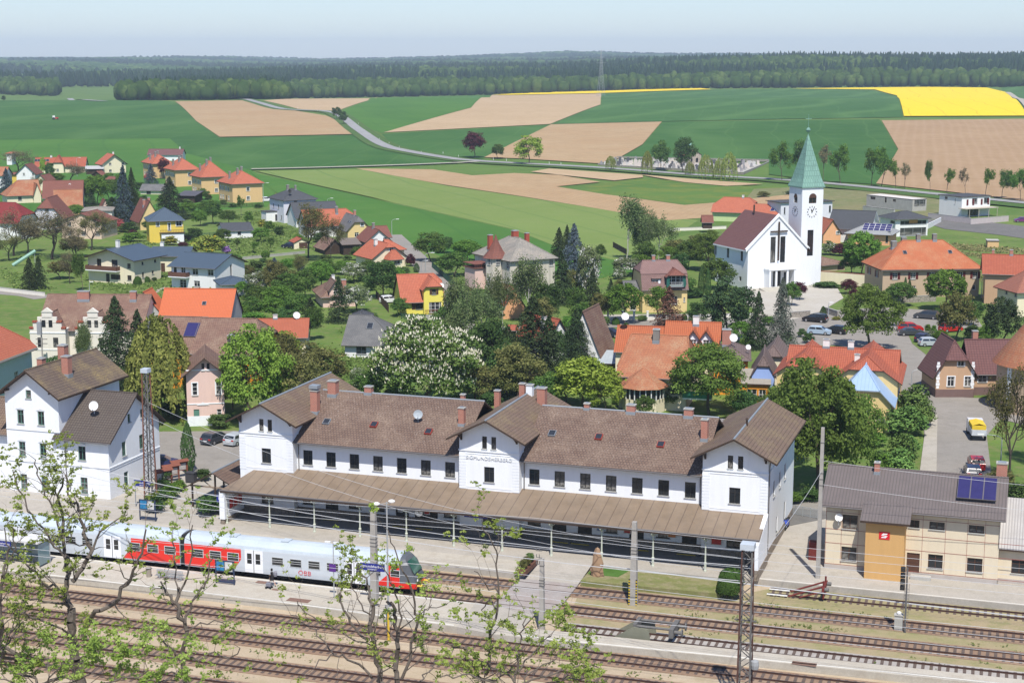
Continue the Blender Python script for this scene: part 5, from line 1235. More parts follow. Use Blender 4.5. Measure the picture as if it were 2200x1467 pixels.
b=H(K2,(405,252),(655,240),yb=440,depth=('L',290),top=158,hips=(1,1),l='tall pale blue-white house with dark grey hipped roof',w='lilac',rm=R_DK,ov=.5,wins=[('L',3,4,.8,1.2,'d'),('L',7,4,.8,1.2,'d'),('L',3,1,.8,1.2,'d'),('L',9,1,.8,1.2,'d'),('F',3.8,5.2,1.1,1.3,'d'),('F',4,2,1.1,1.3,'w')],ch=((.4,.6,.7,1.4,GREYCH),(.55,.4,.5,1.2,GREYCH)),short='dark-roofed white house')
b.dish(b.W*.25,1.5,b.he+2.2,.6,mat=MATS['dark_frame_paint'])
H(K2,(265,360),(362,355),yb=432,depth=4,top=345,ridge='flat',rise=.2,l='small white flat-roofed annex left of the dark-roofed white house',n='annex',c='annex',w='white',rm=R_DK,ov=.2,wins=[('F',3.5,.2,.8,2.0,'dD')])
b=H(K2,(500,388),(835,375),he=3.2,depth=10,top=270,l='long low white house with black roof behind the walnut tree',w='white',rm=R_DK,ov=.5,vg=.4,wins=rows('F',20,3,(1,),1,1,'w'),short='long black-roofed house')
H(K2,(585,455),(965,400),he=3.5,ang=22,depth=9,top=328,ridge='x',l='orange-roofed house stepping up behind the walnut tree',w='white',rm=R_OR,ov=.5,vg=.4,hips=(0,.3),ch=((.68,.35,.7,1.8,GREYCH),),short='orange-roofed house')
b=H(K2,(908,488),(1088,452),yb=575,ang=22,depth=12,top=388,ridge='y',hips=(.3,0),l='yellow half-hipped house with grey roof and skylights beside the village road',w='pale_yellow',rm=R_GRY,ov=.6,vg=.4,wins=[('F',4.6,4.4,1.0,1.2,'wt'),('F',2.8,1,1.3,1.5,'w'),('F',6.2,1,1.3,1.5,'w')],ch=((.5,.35,.6,1.3),),short='yellow grey-roofed house')
for y_ in (2.5,4.2):b.onroof(1.6,y_,1.1,.8,[ZINC,SKYG],'skylight',.1,.02)
b=H(K2,(1062,575),(1242,548),yb=690,ang=22,depth=9,top=490,ridge='y',l='white gabled house with mottled red-brown roof by the village road',w='white',rm=R_MIX if False else R_BRN,ov=.6,vg=.4,wins=[('F',4.6,4.2,.9,1.3,'y'),('F',3.0,1,1.3,1.3,'w')],ch=((.5,.5,.6,1.2,GREYCH),),short='white gable by the village road')
H(K2,(1130,545),(1242,540),he=4,ang=22,depth=8,top=460,l='rear wing with mottled brown roof at the village road',n='house',w='white',rm=R_BRN)
b=H(K2,(1112,705),(1362,688),yb=795,depth=10,top=598,ridge='y',hips=(.2,0),l='cream house with orange gable roof and hipped porch at the village road',w='cream',rm=R_OR,ov=.7,vg=.4,wins=[('F',4.6,3.6,.9,1.2,'wt')],ch=((.35,.5,.7,1.4,WHCH),),short='orange gable with porch')
b.vol(b.W*.35,-2.4,b.W*.75,0,2.6,1.6,'x',hips=(1,1),ov=.4,wm=Wm['cream'],rm=R_OR,wins=[('F',2.0,.9,1.6,1.3,'w')])
H(K2,(1235,640),(1350,625),he=3.4,ang=25,depth=6,top=565,l='small orange-roofed rear wing right of the porch house',w='cream',rm=R_OR,hips=(0,1))
H(K2,(728,640),(878,632),yb=688,depth=8,top=565,ridge='y',l='dark timber barn with gable roof by the orchard',n='barn',c='barn',w='wood',rm=R_MIX,ov=.4,vg=.4,short='dark timber barn')
H(K2,(872,605),(1000,600),he=2.8,depth=5,top=575,ridge='shed',rise=.3,l='open timber lean-to right of the dark barn',n='shed',c='shed',w='wood',rm=sheet('brown_flat_roof',(.2,.16,.12),(.15,.12,.1),.4))
H(K2,(485,590),(600,585),yb=645,depth=5,top=560,ridge='y',l='small garage with brown door behind the walnut trunk',n='garage',c='garage',w='cream',rm=R_RED,ov=.2,vg=.2,wins=[('F',2.6,.1,2.4,2.0,'bDn')])
b=H(K2,(712,1005),(965,995),yb=1105,depth=10,top=838,hips=(1,1),l='old pink cottage with mottled pyramid roof behind a white blossoming tree',w='pink',rm=R_MIX,ov=.6,wins=[('F',2,1,1,1.3,'w'),('F',5,1,1,1.3,'w')],ch=((.45,.5,.6,1.2,WHCH),(.75,.4,.9,1.2)),short='pink cottage')
b.vol(b.W*.2,-.3,b.W*.55,b.D*.5,b.he+1.2,1.6,'y',ov=.3,vg=.4,wm=Wm['pink'],rm=R_MIX,wins=[('F',1.2,b.he+.1,.8,1.0,'w')])
b=H(K2,(1335,1040),(1662,1032),yb=1160,ang=14,depth=('L',1272),top=838,ridge='x',hips=(.0,.25),l='lemon yellow house with orange tiled roof and dark red shutters',w='lemon',rm=R_OR,ov=.6,vg=.3,wins=[('F',3.4,.95,1.5,1.35,'ds')],ch=(),short='lemon yellow house')
b.vol(b.W*.50,-1.0,b.W*.97,b.D*.5,b.he+2.1,2.0,'y',hips=(.6,0),ov=.35,vg=.4,wm=Wm['lemon'],rm=R_OR,wins=[('F',2.6,b.he+.9,1.1,1.1,'ds'),('F',2.9,.3,3.2,2.1,'w')])
p=MB()
for i in range(20):x=b.W*.5+i*.26;p.box(x,-2.0,.0,x+.07,-1.95,1.0)
p.box(b.W*.5,-2.02,.95,b.W*.97,-1.93,1.05);p.obj('fence',plain('red_brown_fence',(.16,.05,.03),.8),b.e)
b.dish(b.W*.97,1.0,b.he+2.3,.5)
b=H(K2,(885,1375),(1300,1385),yb=1500,depth=11,top=1165,hips=(.0,1),l='grey-roofed white house behind the flowering chestnut',w='white',rm=R_GRY,ov=.6,vg=.5,wins=[('F',3.5,.8,2.2,1.8,'y'),('F',10,.8,1.6,1.6,'b')],short='grey-roofed white house')
b.onroof(b.W*.4,3.3,1.0,1.4,[ZINC,SKYG],'skylight',.12,.02)
H(K2,(940,1180),(1070,1180),he=4,depth=5,top=1105,hips=(1,1),l='dark pyramid roof peeping over the grey-roofed house',w='white',rm=R_DK)
b=H(K3,(500,578),(852,568),yb=845,ang=30,depth=('L',222),top=345,hips=(1,1),l='old stuccoed villa with pale slate hipped roof, corner turret and red chimneys',n='villa',c='villa',w='villa',rm=R_ASB,ov=.5,wins=[('F',3.0,5.8,1.2,1.9,'w'),('F',8.0,5.8,1.2,1.9,'w'),('F',12.5,5.8,1.2,1.9,'w'),('F',3.0,1.6,1.2,1.9,'w'),('F',8.0,1.6,1.2,1.9,'w'),('L',15,5.6,1.3,1.9,'w'),('L',15,1.4,1.3,1.9,'w'),('L',6,5.6,1.3,1.9,'w')],short='stuccoed villa')
REDB=plain('red_chimney',(.36,.08,.05),.9,.15)
b.chimney(b.W*.55,b.D*.55,1.3,1.0,b.he+b.rise-.3,REDB);b.chimney(b.W*.78,b.D*.5,.8,.8,b.he+b.rise-.9,REDB);b.chimney(1.2,b.D*.7,.9,.9,b.he+b.rise-1.2,REDB)
p=MB();p.lathe([(2.3,0),(2.3,b.he-.2),(2.6,b.he-.1)],8,c=(-.2,b.D*.38,0));p.obj('turret',Wm['villa'],b.e)
p=MB();p.lathe([(2.9,b.he-.2),(1.7,b.he+1.2),(.7,b.he+3.0),(.0,b.he+4.8)],8,c=(-.2,b.D*.38,0));p.obj('turret_roof',R_BRN,b.e)
for zz in (1.4,5.6):
 for a in (-1.2,-.3,):b.window((-.2+2.3*cos(a-pi/2+.0)*.99,b.D*.38+2.3*sin(a-pi/2)*.99,zz),a,.9,1.8,'wn',0)
p=MB();p.box(-4.2,b.D*.5,0,-.3,b.D*.8,4.6);p.box(-4.5,b.D*.48,4.6,-.2,b.D*.82,4.8,1);p.box(-4.5,b.D*.48,5.5,-.2,b.D*.82,5.6,1)
for i in range(9):p.box(-4.4+i*.5,b.D*.48,4.8,-4.3+i*.5,b.D*.48+.08,5.5,1)
p.obj('porch_terrace',[Wm['pink'],R_BRN],b.e)
b=H(K3,(1540,788),(1895,786),yb=1000,ang=8,depth=('L',1462),top=583,mans=(.5,2.2),hips=(.35,.35),hm=1.6,l='yellow house with brown mansard roof and green arched dormer balcony',w='pale_yellow',rm=tile('rosy_brown_slates',(.26,.16,.145),(.23,.14,.125),(.14,.09,.08),.35,.3),ov=.35,vg=.2,wins=[('F',2.2,1.6,1.5,1.6,'w'),('F',7.8,1.6,1.5,1.6,'w'),('F',10.2,2.0,.4,.9,'w'),('L',5,1.4,.9,1.4,'w')],short='yellow mansard house',ch=((.35,.5,.6,.9),(.68,.5,.7,.9)))
GREEN=plain('bottle_green_boards',(.02,.11,.085),.6)
b.vol(b.W*.52,-.6,b.W*.95,b.D*.5,b.he+1.9,1.3,'y',hips=(.7,0),ov=.25,vg=.3,wm=GREEN,rm=R_BRN,z0=b.he-.2,wins=[('F',b.W*.215,b.he+.05,2.6,1.9,'wn')],rev=.5)
b.vol(b.W*.22,.2,b.W*.40,3,b.he+1.5,.5,'shed',ov=.2,vg=.2,wm=WHITE,rm=MATS['rosy_brown_slates'],z0=b.he,wins=[('F',b.W*.09,b.he+.25,1.7,1.0,'w')])
b.vol(-2.6,2.5,0,b.D-1,4.4,1.2,'x',ov=.3,vg=.3,wm=Wm['pale_yellow'],rm=R_GRY,wins=[('F',1.3,.2,1.2,2.2,'w')])
p=MB();p.box(b.W*.6,-1.5,b.he-.1,b.W*.87,-.4,b.he+.0)
for i in range(12):x=b.W*.6+i*b.W*.27/11;p.box(x-.03,-1.5,b.he,x+.03,-1.45,b.he+.9)
p.obj('balcony',W_['y'],b.e)
b=H(KN,(165,655),(960,692),he=5.2,depth=12,top=216,hips=(.55,.5),hm=3.4,l='large farmhouse with weathered orange tile roof and glazed green porch',w='cream',rm=R_OLD,ov=.7,vg=.4,wins=[('F',10.6,2.4,2.0,2.1,'g'),('F',3,2.4,1.2,1.4,'g')],short='orange-tiled farmhouse')
b.chimney(b.W*.47,b.D*.42,.9,.9,b.he+b.rise+.9,GREYCH)
p=MB();p.lathe([(3.0,0),(3.0,2.0)],8,c=(3.6,-.6,0));p.obj('porch_wall',Wm['cream'],b.e)
p=MB();p.lathe([(2.95,2.0),(2.95,3.7)],8,c=(3.6,-.6,0));p.obj('porch_glazing',SKYG,b.e)
p=MB()
for k in range(24):a=2*pi*k/24;p.box(-.07,-.05,2.0,.07,.05,3.7,0,Matrix.Translation((3.6+3.0*cos(a),-.6+3.0*sin(a),0))@Matrix.Rotation(a+pi/2,4,'Z'))
p.obj('porch_frame',W_['w'],b.e)
p=MB();p.lathe([(3.7,3.6),(1.8,4.9),(0,6.2)],8,c=(3.6,-.6,0));p.obj('porch_roof',R_OLD,b.e)
balcony(b,9.2,13.2,2.3,1.6,plain('green_railing',(.04,.2,.14),.6))
b=H(KN,(700,395),(1330,400),he=5.5,depth=11,top=62,ang=-10,hips=(0,0),l='house with long bright orange tile roof behind the farmhouse',w='cream',rm=R_OR if False else tile('orange_brown_tiles',(.46,.14,.06),(.42,.125,.055),(.22,.06,.03),.3,.42,run=0),ov=.4,vg=.3,wins=[('R',5,6,1,1.2,'w')],short='long orange roof')
b.chimney(b.W*.55,b.D*.45,.9,.7,b.he+b.rise+.9,WHCH)
b.vol(-7.5,1.5,0,b.D,b.he-.5,b.rise*.86,'x',ov=.4,vg=.3,wm=Wm['cream'],rm=MATS['orange_brown_tiles'])
for fx in (.38,.62):b.vol(b.W*fx,1.2,b.W*fx+2.4,b.D*.5,b.he+1.3,1.6,'y',ov=.2,vg=.4,wm=WHITE,rm=MATS['orange_brown_tiles'],z0=b.he-.2,wins=[('F',1.2,b.he+.3,.9,1.2,'w')])
b.dish(-6.5,b.D*.45,b.he+b.rise+.6,.6)
b=H(KN,(1290,480),(1690,490),he=5.6,depth=9,top=240,hips=(1,1),l='deep orange house with brown-grey hipped roof and white satellite dish',w='deep_orange',rm=tile('taupe_slates',(.19,.14,.125),(.165,.12,.11),(.1,.075,.07),.4,.4,run=0),ov=.5,wins=[('F',5.8,3.4,1.2,1.3,'w')],short='deep orange house')
b.chimney(b.W*.35,b.D*.6,1.3,.9,b.he+b.rise+.9);b.dish(b.W*.55,2.4,b.he+2.5,.62);b.dish(b.W*1.0,3.4,b.he+1.0,.4)
b=H(KN,(1735,680),(2000,640),he=4.4,ang=-10,depth=9,top=470,ridge='y',l='narrow blue house with steep taupe roof beside the deep orange house',w='blue',rm=MATS['taupe_slates'],hips=(.4,0),ov=.3,vg=.2,wins=[],short='blue house')
H(KN,(1850,480),(2110,520),he=5.0,ang=-14,depth=9,top=350,ridge='y',hips=(.6,0),l='dark taupe hipped roof right of the blue house',w='cream',rm=MATS['taupe_slates'],ov=.4)
H(KN,(1625,780),(1935,790),he=3.4,depth=4,top=690,ridge='shed',rise=1.2,l='deep orange terrace building with pale plank roof and white awning',n='garden_room',c='garden room',w='deep_orange',rm=tile('pale_planks',(.34,.31,.26),(.30,.27,.23),(.2,.18,.15),3.0,.3),ov=.3,vg=.2,wins=[('F',2.3,.2,2.2,2.3,'w'),('F',4.8,.2,1.6,2.3,'w')])
b=H(K9,(335,510),(1195,640),he=6.2,depth=9,top=355,ang=-16,l='long yellow house with red tiled roof and white chimneys behind the maple',w='pale_yellow',rm=R_RED,ov=.5,vg=.3,short='long yellow house with red roof')
b.chimney(b.W*.33,b.D*.5,.9,.7,b.he+b.rise+1.0,WHCH);b.chimney(b.W*.56,b.D*.5,.8,.7,b.he+b.rise+.9,WHCH)
b.vol(-1,-3.5,6.0,b.D,b.he,b.rise+.1,'y',hips=(.5,0),ov=.6,vg=.4,wm=Wm['pale_yellow'],rm=R_RED,wins=[('F',3.4,6.4,.8,1.3,'wp')])
b.vol(b.W-8,-4.0,b.W+.4,b.D+1,b.he-.3,b.rise+.5,'y',hips=(.45,0),ov=.6,vg=.4,wm=Wm['pale_yellow'],rm=R_RED,wins=[('F',4.2,3.8,1.6,1.4,'w'),('R',9,1,1.2,1.4,'w')])
b=H(K9,(690,760),(1152,752),yb=1000,depth=13,ang=-16,top=548,hm=.45,ridge='y',hips=(.55,0),l='yellow house with bright sky-blue sheet roof beside the street',w='pale_yellow',rm=R_SKY,ov=.6,vg=.5,side=ZINC,wins=[('F',2.0,4.0,1.2,1.4,'w'),('F',6.2,.8,1.2,1.4,'w'),('R',2.5,3.0,1.0,1.5,'b')],short='sky-blue roofed house')
b.chimney(b.W*.3,b.D*.8,.7,.7,b.he+b.rise+.4,WHCH)
balcony(b,.4,4.6,3.3,1.6,plain('balcony_panel',(.30,.21,.19),.7))
b=H(K9,(1500,545),(1812,545),yb=750,ang=1,depth=7.5,top=310,ridge='y',hips=(.42,0),l='tan corner house with purple-brown half-hipped roof and white quoins',w='tan',rm=R_PUR,ov=.6,vg=.5,wins=[('F',2.9,2.2,1.35,1.9,'wt'),('F',6.2,2.2,1.35,1.9,'wt'),('F',4.7,6.1,1.25,1.75,'wt'),('F',2.9,.35,.8,.55,'dpn'),('F',6.2,.35,.8,.55,'dpn')],base=(1.25,plain('brown_plinth',(.17,.11,.10),.9)),short='tan corner house')
b.vol(b.W,1.6,b.W+10,b.D,b.he,b.rise*.9,'x',ov=.5,vg=.4,wm=Wm['tan'],rm=R_PUR,faces='FRB',wins=[('F',1.7,2.2,1.25,1.8,'wt'),('F',6,2.2,1.25,1.8,'wt')],base=(1.25,MATS['brown_plinth']))
p=MB()
for c_ in (0,b.W-.55):
 for i in range(9):p.box(c_+(.0 if i%2 else .08),-.04,1.4+i*.44,c_+.55-(.0 if i%2 else .08),0,1.78+i*.44)
p.obj('quoins',WHITE,b.e);b.onroof(b.W+6.5,3.6,1.4,1.2,[W_['w'],SKYG],'skylight',.14,.02,frame=.12);b.chimney(b.W+1.5,b.D*.75,.8,.7,b.he+b.rise+.6)
b=H(K4,(1232,606),(1890,598),yb=810,depth=('L',1120),top=425,hips=(1,1),l='big beige rectory with orange hipped roof and dark red shutters',n='rectory',c='rectory',w='beige',rm=tile('rectory_orange_tiles',(.49,.16,.07),(.43,.135,.06),(.28,.09,.05),.2,.3,patch=(.42,.24,.13)),ov=.6,t=.25,wins=[('F',3.6,3.75,1.45,1.4,'wrs'),('F',8.9,3.75,1.45,1.4,'wrs'),('F',14.4,3.75,1.45,1.4,'wrs'),('F',22.8,3.75,1.45,1.4,'wrs'),('F',27.2,3.75,1.45,1.4,'wrs'),('F',27,1.4,1.0,1.0,'w'),('F',3.8,1.0,1.2,1.4,'w'),('F',9.2,1.0,1.2,1.4,'w'),('L',3,3.75,1.2,1.4,'wrs'),('L',8,3.75,1.2,1.4,'wrs')],ch=((.2,.5,1.0,1.3,GREYCH),(.31,.55,1.0,1.0,GREYCH),(.45,.5,.8,1.2,GREYCH),(.62,.5,.8,1.2,GREYCH)),short='beige rectory')
for fx in (.27,.74):b.onroof(b.W*fx,3.2,.8,.9,[ZINC,SKYG],'skylight',.15,.02)
b=H(KM,(1635,150),(2200,150),he=6.4,depth=9,ang=-14,top=-80,ridge='x',l='brown house with old red roof right of the rectory',w='tan',rm=R_RED,hips=(0,0),vg=.7,ov=.5,wins=[('L',4,4.5,.8,1.4,'y'),('L',5.5,1.2,1.2,1.6,'y')],short='brown gable house')
b.chimney(1.5,b.D*.55,.5,.5,b.he+b.rise+.8);b.chimney(5,b.D*.5,.6,.6,b.he+b.rise+.9)
b=H(KM,(2040,385),(2500,390),yb=750,ang=12,depth=('L',1795),top=120,hips=(1,1),l='cream hipped house at the right edge below the brown gable house',w='cream',rm=R_BRN if False else tile('rosy_tiles',(.36,.15,.10),(.32,.13,.09),(.2,.08,.06),.3,.38,run=0),ov=.6,wins=[('L',4,4.6,.9,1.3,'y'),('L',8,4.6,.9,1.3,'y')],short='cream house at the right edge')
rt=empty('round_tower_house','round pale building with conical orange tile roof at the right edge','tower house',at(2236,880))
LAND.append(('round orange-roofed tower',at(2236,880),8))
hz_=ztop(rt.location.x,rt.location.y,775);rr=metres(95,rt.location)
p=MB();p.lathe([(rr,0),(rr,hz_)],28);p.obj('wall',Wm['beige'],rt)
p=MB();p.lathe([(rr+.7,hz_-.3),(.05,ztop(rt.location.x,rt.location.y,640))],28);p.obj('roof',R_OLD,rt)
for k in range(5):
 a=-pi*.5-1.1+k*.5;q=MB();q.box(-.35,-.12,0,.35,.02,hz_-.4,0);M=Matrix.Translation((rr*cos(a),rr*sin(a),0))@Matrix.Rotation(a+pi/2,4,'Z');q.v=[tuple(M@Vector(v)) for v in q.v];q.obj('pilaster',WHITE,rt)
b=H(KC,(190,760),(505,770),he=3.2,depth=10,top=655,hips=(.5,.3),l='pale green bungalow with bright red-orange roof behind the church nave',w='green',rm=R_OR,ov=.6,ch=((.7,.5,.6,.7,WHCH),),short='bungalow behind the nave')
H(KC,(500,780),(735,790),he=3.2,depth=9,top=712,l='orange roof with solar panels behind the nave ridge',n='house',w='white',rm=R_OR,ov=.5).onroof(8,2.6,5,3.2,[W_['w'],SOL],'solar_panel',.06,.1,(4,2))
H(KC,(1085,940),(1228,950),yb=1030,ang=10,depth=('R',1232) if False else 9,top=835,ridge='y',l='peach gable house with bright orange roof right of the church tower',w='peach',rm=R_OR,ov=.4,vg=.4,wins=[('F',4.2,3.6,.9,1.2,'wt')],short='peach gable house')
b=H(K4,(885,330),(1145,300),he=4.2,depth=10,top=225,ang=-25,l='white house with dark slate gable roof right of the church tower',w='white',rm=R_DK,side=WHITE,ov=.7,vg=.8,wins=[('R',5,3.4,1.2,1.3,'y')],hips=(0,0),short='dark-slate gable house')
b=H(K4,(1000,368),(1285,380),yb=450,depth=10,top=305,hips=(1,1),l='peach and grey bungalow with pale roof full of solar panels',w='peach',rm=tile('pale_grey_tiles',(.33,.34,.34),(.30,.31,.31),(.2,.2,.2),.3,.36,run=0),ov=.8,wins=[('F',11.5,.8,.7,1.9,'dp')],short='solar-panel bungalow')
b.onroof(b.W*.66,2.6,7.5,3.6,[W_['w'],SOL],'solar_panel',.06,.06,(5,3))
b=H(KR,(458,560),(905,545),yb=812,depth=('L',262),top=462,hips=(1,1),l='new white cube house with dark hipped roof and orange boarded window',w='white',rm=R_DK,side=ZINC,ov=.7,wins=[('F',5.6,3.3,8.2,1.1,'yp'),('F',5.6,.2,8.2,2.2,'yp'),('L',7,3.6,2.6,.7,'dp')],short='new white cube house')
p=MB();p.box(b.W*.42,-.02,b.he-1.5,b.W*.68,.1,b.he-.6);p.obj('window_board',plain('orange_boards',(.55,.27,.08),.8),b.e)
b=H(KR,(1352,290),(1745,270),yb=545,depth=('L',1060),top=262,ridge='flat',rise=.2,l='new white flat-roofed house with tall dark red shutters',w='white',rm=R_DK,ov=.3,wins=[('F',5.5,3.9,2.3,1.7,'yp'),('F',10.6,3.9,2.3,1.7,'yp'),('F',5,.2,4.5,2.2,'yp'),('L',3,5.0,1.2,.8,'dp'),('L',7,3.8,.3,1.7,'dp')],short='white flat-roofed house')
for x in (2.2,5.0,9.0,12.2):q=MB();q.box(x*b.W/13.5,-.1,b.he-2.3,x*b.W/13.5+.7,-.02,b.he-.5);q.obj('shutter',W_['r'],b.e)
q=MB();q.box(-1.5,-3.4,2.7,12,0,2.85);[q.box(x,-3.3,0,x+.12,-3.15,2.7) for x in (.2,4,8,11.5)];q.obj('pergola',plain('pale_timber_beam',(.45,.40,.33),.8),b.e)
b=H(KR,(690,325),(885,305),yb=470,ang=30,depth=('L',75),top=300,ridge='flat',rise=.15,l='grey block house under construction with flat roof',n='shell_house',c='building shell',w='concrete',rm=plain('pale_roof_screed',(.6,.56,.52),.9),ov=.05,wins=[('F',5,1.6,7.5,2.4,'yn'),('L',3,2.6,2.4,1.0,'dpn'),('L',9,2.0,.9,1.8,'dpn'),('L',13,2.6,1.5,.9,'dpn')],short='grey building shell')
H(KR,(440,475),(460,470),he=3,depth=('L',20),ang=30,top=440,ridge='flat',rise=.1,l='low unfinished concrete annex left of the grey shell',n='annex',c='building shell',w='concrete',rm=CONC,ov=.0)
H(KC,(745,715),(1160,700),he=6,depth=8,top=690,ridge='flat',rise=.2,l='pale violet flat-roofed house seen either side of the church tower',w='lilac',rm=R_DK,ov=.5,wins=[('F',2,3.2,.8,2,'yp'),('F',26,3.2,1.1,2,'yp')])
H(K4,(828,590),(985,575),yb=640,depth=8,top=532,hips=(1,1),l='low brown-tiled outbuilding between church and rectory',n='outbuilding',c='outbuilding',w='beige',rm=R_MIX,ov=.5,wins=[('F',6,.2,2,1.9,'bD')])
H(KR,(1705,885),(1862,888),yb=962,depth=4,top=862,ridge='flat',rise=.1,l='small orange site hut in the grass at the right',n='site_hut',c='hut',w='orange',rm=CONC,ov=.15)
H(K1,(835,385),(900,388),he=2.4,depth=4,top=325+40,l='little brown garden hut below the lone cream house',n='garden_hut',c='hut',w='wood',rm=R_BRN,ov=.3)
H(K1,(725,350),(800,352),he=2.2,depth=3.5,top=322,ridge='y',l='small dark red garden hut left of the lone cream house',n='garden_hut',c='hut',w='wood',rm=R_BRN,ov=.3)
b=H(KC,(115,850),(190,850),he=3.2,depth=3,top=800,l='brown wooden playhouse with slide beside the bungalow',n='playhouse',c='playhouse',w='wood',rm=R_BRN,z0=1.2,ov=.3)
q=MB();q.face([(3,.5,1.4),(5.2,.5,.1),(5.2,1.2,.1),(3,1.2,1.4)]);q.obj('slide',plain('green_plastic',(.1,.5,.2),.4),b.e)
b=H(K5,(300,388),(1112,392),he=6.0,depth=13,top=118,l='long old house with mottled brown roof and white stepped gables at the left',w='ivory',rm=R_MIX,ov=.4,vg=.3,short='stepped-gable house')
b.chimney(b.W*.36,b.D*.42,1.9,.8,b.he+b.rise+.6);b.chimney(b.W*.85,b.D*.42,1.0,.8,b.he+b.rise+.6)
for fx in (.0,.44):
 x0=b.W*fx-.7;k_=.62;p=MB()
 for (a,c_,z) in ((0,9.2,6.3),(.9,8.3,7.3),(2.1,7.1,8.2),(3.3,5.9,9.0)):p.box(x0+a*k_,-2.0,0 if z==6.3 else z-1.0,x0+c_*k_,-1.6,z,0)
 p.box(x0,-1.6,0,x0+9.2*k_,3,6.2,0,skip='b')
 g_=p.obj('stepped_gable',Wm['ivory'],b.e)
 q=MB()
 for (a,c_,z) in ((0,.9,6.3),(8.3,9.2,6.3),(.9,2.1,7.3),(7.1,8.3,7.3)):q.box(x0+a*k_-.08,-2.1,z,x0+c_*k_+.08,-1.5,z+.3)
 q.obj('coping',R_RED,g_)
 q=MB();c0,c1,cm_=x0+3.1*k_,x0+6.1*k_,x0+4.6*k_;q.prism([(c0,9.0),(c1,9.0),(cm_,9.7)],-2.1,-1.5);q.obj('pediment',Wm['ivory'],g_)
 b.vol(x0+.3,-1.7,x0+9.2*k_-.3,b.D*.5,6.0,2.6,'y',ov=.1,vg=0,wm=Wm['ivory'],rm=R_MIX,wall=False)
 for u in (2.3,3.4):b.window((x0+u,-2.02,6.6),0,.6,1.1,'dn',0)
 for u in (1.6,4.1):b.window((x0+u,-2.02,3.4),0,.8,1.5,'dn',0)
 q=MB();q.box(x0-.05,-2.08,5.6,x0+9.2*k_+.05,-2.0,5.75);q.box(x0-.05,-2.08,2.9,x0+9.2*k_+.05,-2.0,3.0);q.obj('string_course',WHITE,g_)
b=H(K5,(1255,288),(1812,284),he=7.0,depth=('R',1905),ang=-4,top=74,l='barn-like house with plain bright orange roof and grey rendered gables',n='barn',c='barn',w='grey',rm=tile('smooth_orange_tiles',(.55,.15,.065),(.52,.14,.06),(.42,.11,.05),.25,.3,run=0,wear=.08),ov=.4,vg=.2,wins=[('R',3,3,.5,1.2,'yp'),('R',6,3,.5,1.2,'yp')],short='plain orange-roofed barn')
b.onroof(b.W*.6,1.9,.7,.7,[ZINC,SKYG],'skylight',.12,.02)
b.vol(-5.5,.8,0,b.D*.7,7.4,3.4,'y',ov=.1,vg=.1,wm=Wm['grey'],rm=MATS['smooth_orange_tiles'],wins=[('F',1.2,4,.6,1.5,'wp'),('F',3.6,5,.6,1.5,'wp'),('F',2.6,7.6,.8,.8,'bp')])
b=H(K5,(1520,562),(2020,575),he=6.0,depth=12,top=308,hips=(0,.5),hm=1.2,l='orange house with mottled brown roof, blue solar panels and skylights',w='deep_orange',rm=R_MIX,ov=.6,vg=.4,wins=[('F',1.5,3.6,1.1,1.4,'w')],short='orange house with solar panels')
b.vol(-7,1,0,12,6.0,b.rise,'x',ov=.4,vg=.3,wm=Wm['deep_orange'],rm=R_MIX)
b.onroof(.2,4.2,5.4,2.9,[GUTTER,SOL],'solar_panel',.1,.08,(3,1));b.onroof(.7,1.5,1.0,1.2,[ZINC,SKYG],'skylight',.1,.02);b.onroof(3.8,1.5,1.1,1.6,[ZINC,SKYG],'skylight',.1,.02);b.onroof(10.6,1.5,1.1,1.6,[ZINC,SKYG],'skylight',.1,.02)
b.chimney(6.3,.2,1.7,1.2,8.4,plain('dark_chimney',(.08,.07,.07),.9))
b=H(K2,(150,1335),(575,1330),he=4,depth=10,top=1190,l='low red-orange tiled roof with white satellite dish behind the green maple',w='cream',rm=tile('plain_red_tiles',(.40,.12,.065),(.37,.11,.06),(.26,.08,.05),.25,.3,run=0),ov=.4,short='low red-tiled house')
b.dish(b.W*.8,b.D*.5,b.he+b.rise+.5,.6);b.chimney(b.W*.4,b.D*.5,.7,.5,b.he+b.rise+.6,WHCH)
b=H(K5,(1480,735),(1760,725),yb=1160,depth=9,top=612,ridge='y',l='pink two-storey house with dark gable truss and green door',w='pink',rm=R_MIX,ov=.7,vg=.8,wins=[('F',1.9,4.75,1.1,1.9,'wt'),('F',7.3,4.75,1.1,1.9,'wt'),('F',3.9,8.5,.6,1.1,'dp'),('F',5.1,8.5,.6,1.1,'dp'),('F',2.1,.1,1.2,2.5,'gD'),('F',7.3,1.0,1.0,1.5,'w')],base=(1.4,WHITE),short='pink two-storey house')
q=MB();q.box(0,-.06,3.0,b.W,0,3.15);q.box(0,-.06,7.6,b.W,0,7.75);q.face([(1.2,-.1,2.9),(3.0,-.1,2.9),(2.1,-.1,3.3)]);q.obj('string_course',WHITE,b.e)
b=Bld('house','light blue building with bright orange tiled roof cut by the left edge','house',at(262/3.667,600+830/3.667),200,None)
hb=ztop(b.e.location.x,b.e.location.y,600+500/3.667)
g0=at(262/3.667,600+830/3.667);b2=at(0,600+590/3.667,hb);dd=(g0-Vector((b2.x,b2.y,0)))
b.e.rotation_euler=(0,0,atan2(dd.y,dd.x));b.e.location=g0-dd.normalized()*24
b.M=Matrix.Translation(b.e.location)@Matrix.Rotation(atan2(dd.y,dd.x),4,'Z')
b.vol(0,0,24,13,hb,5.5,'x',hips=(0,.9),ov=.8,wm=Wm['sky'],rm=R_OR,t=.4,side=plain('stone_cornice',(.55,.5,.42),.8),wins=[('F',19,1.2,1.2,1.8,'w')])
b.chimney(22.2,-.9,.9,.8,hb-1.2,z=hb-4) if False else None
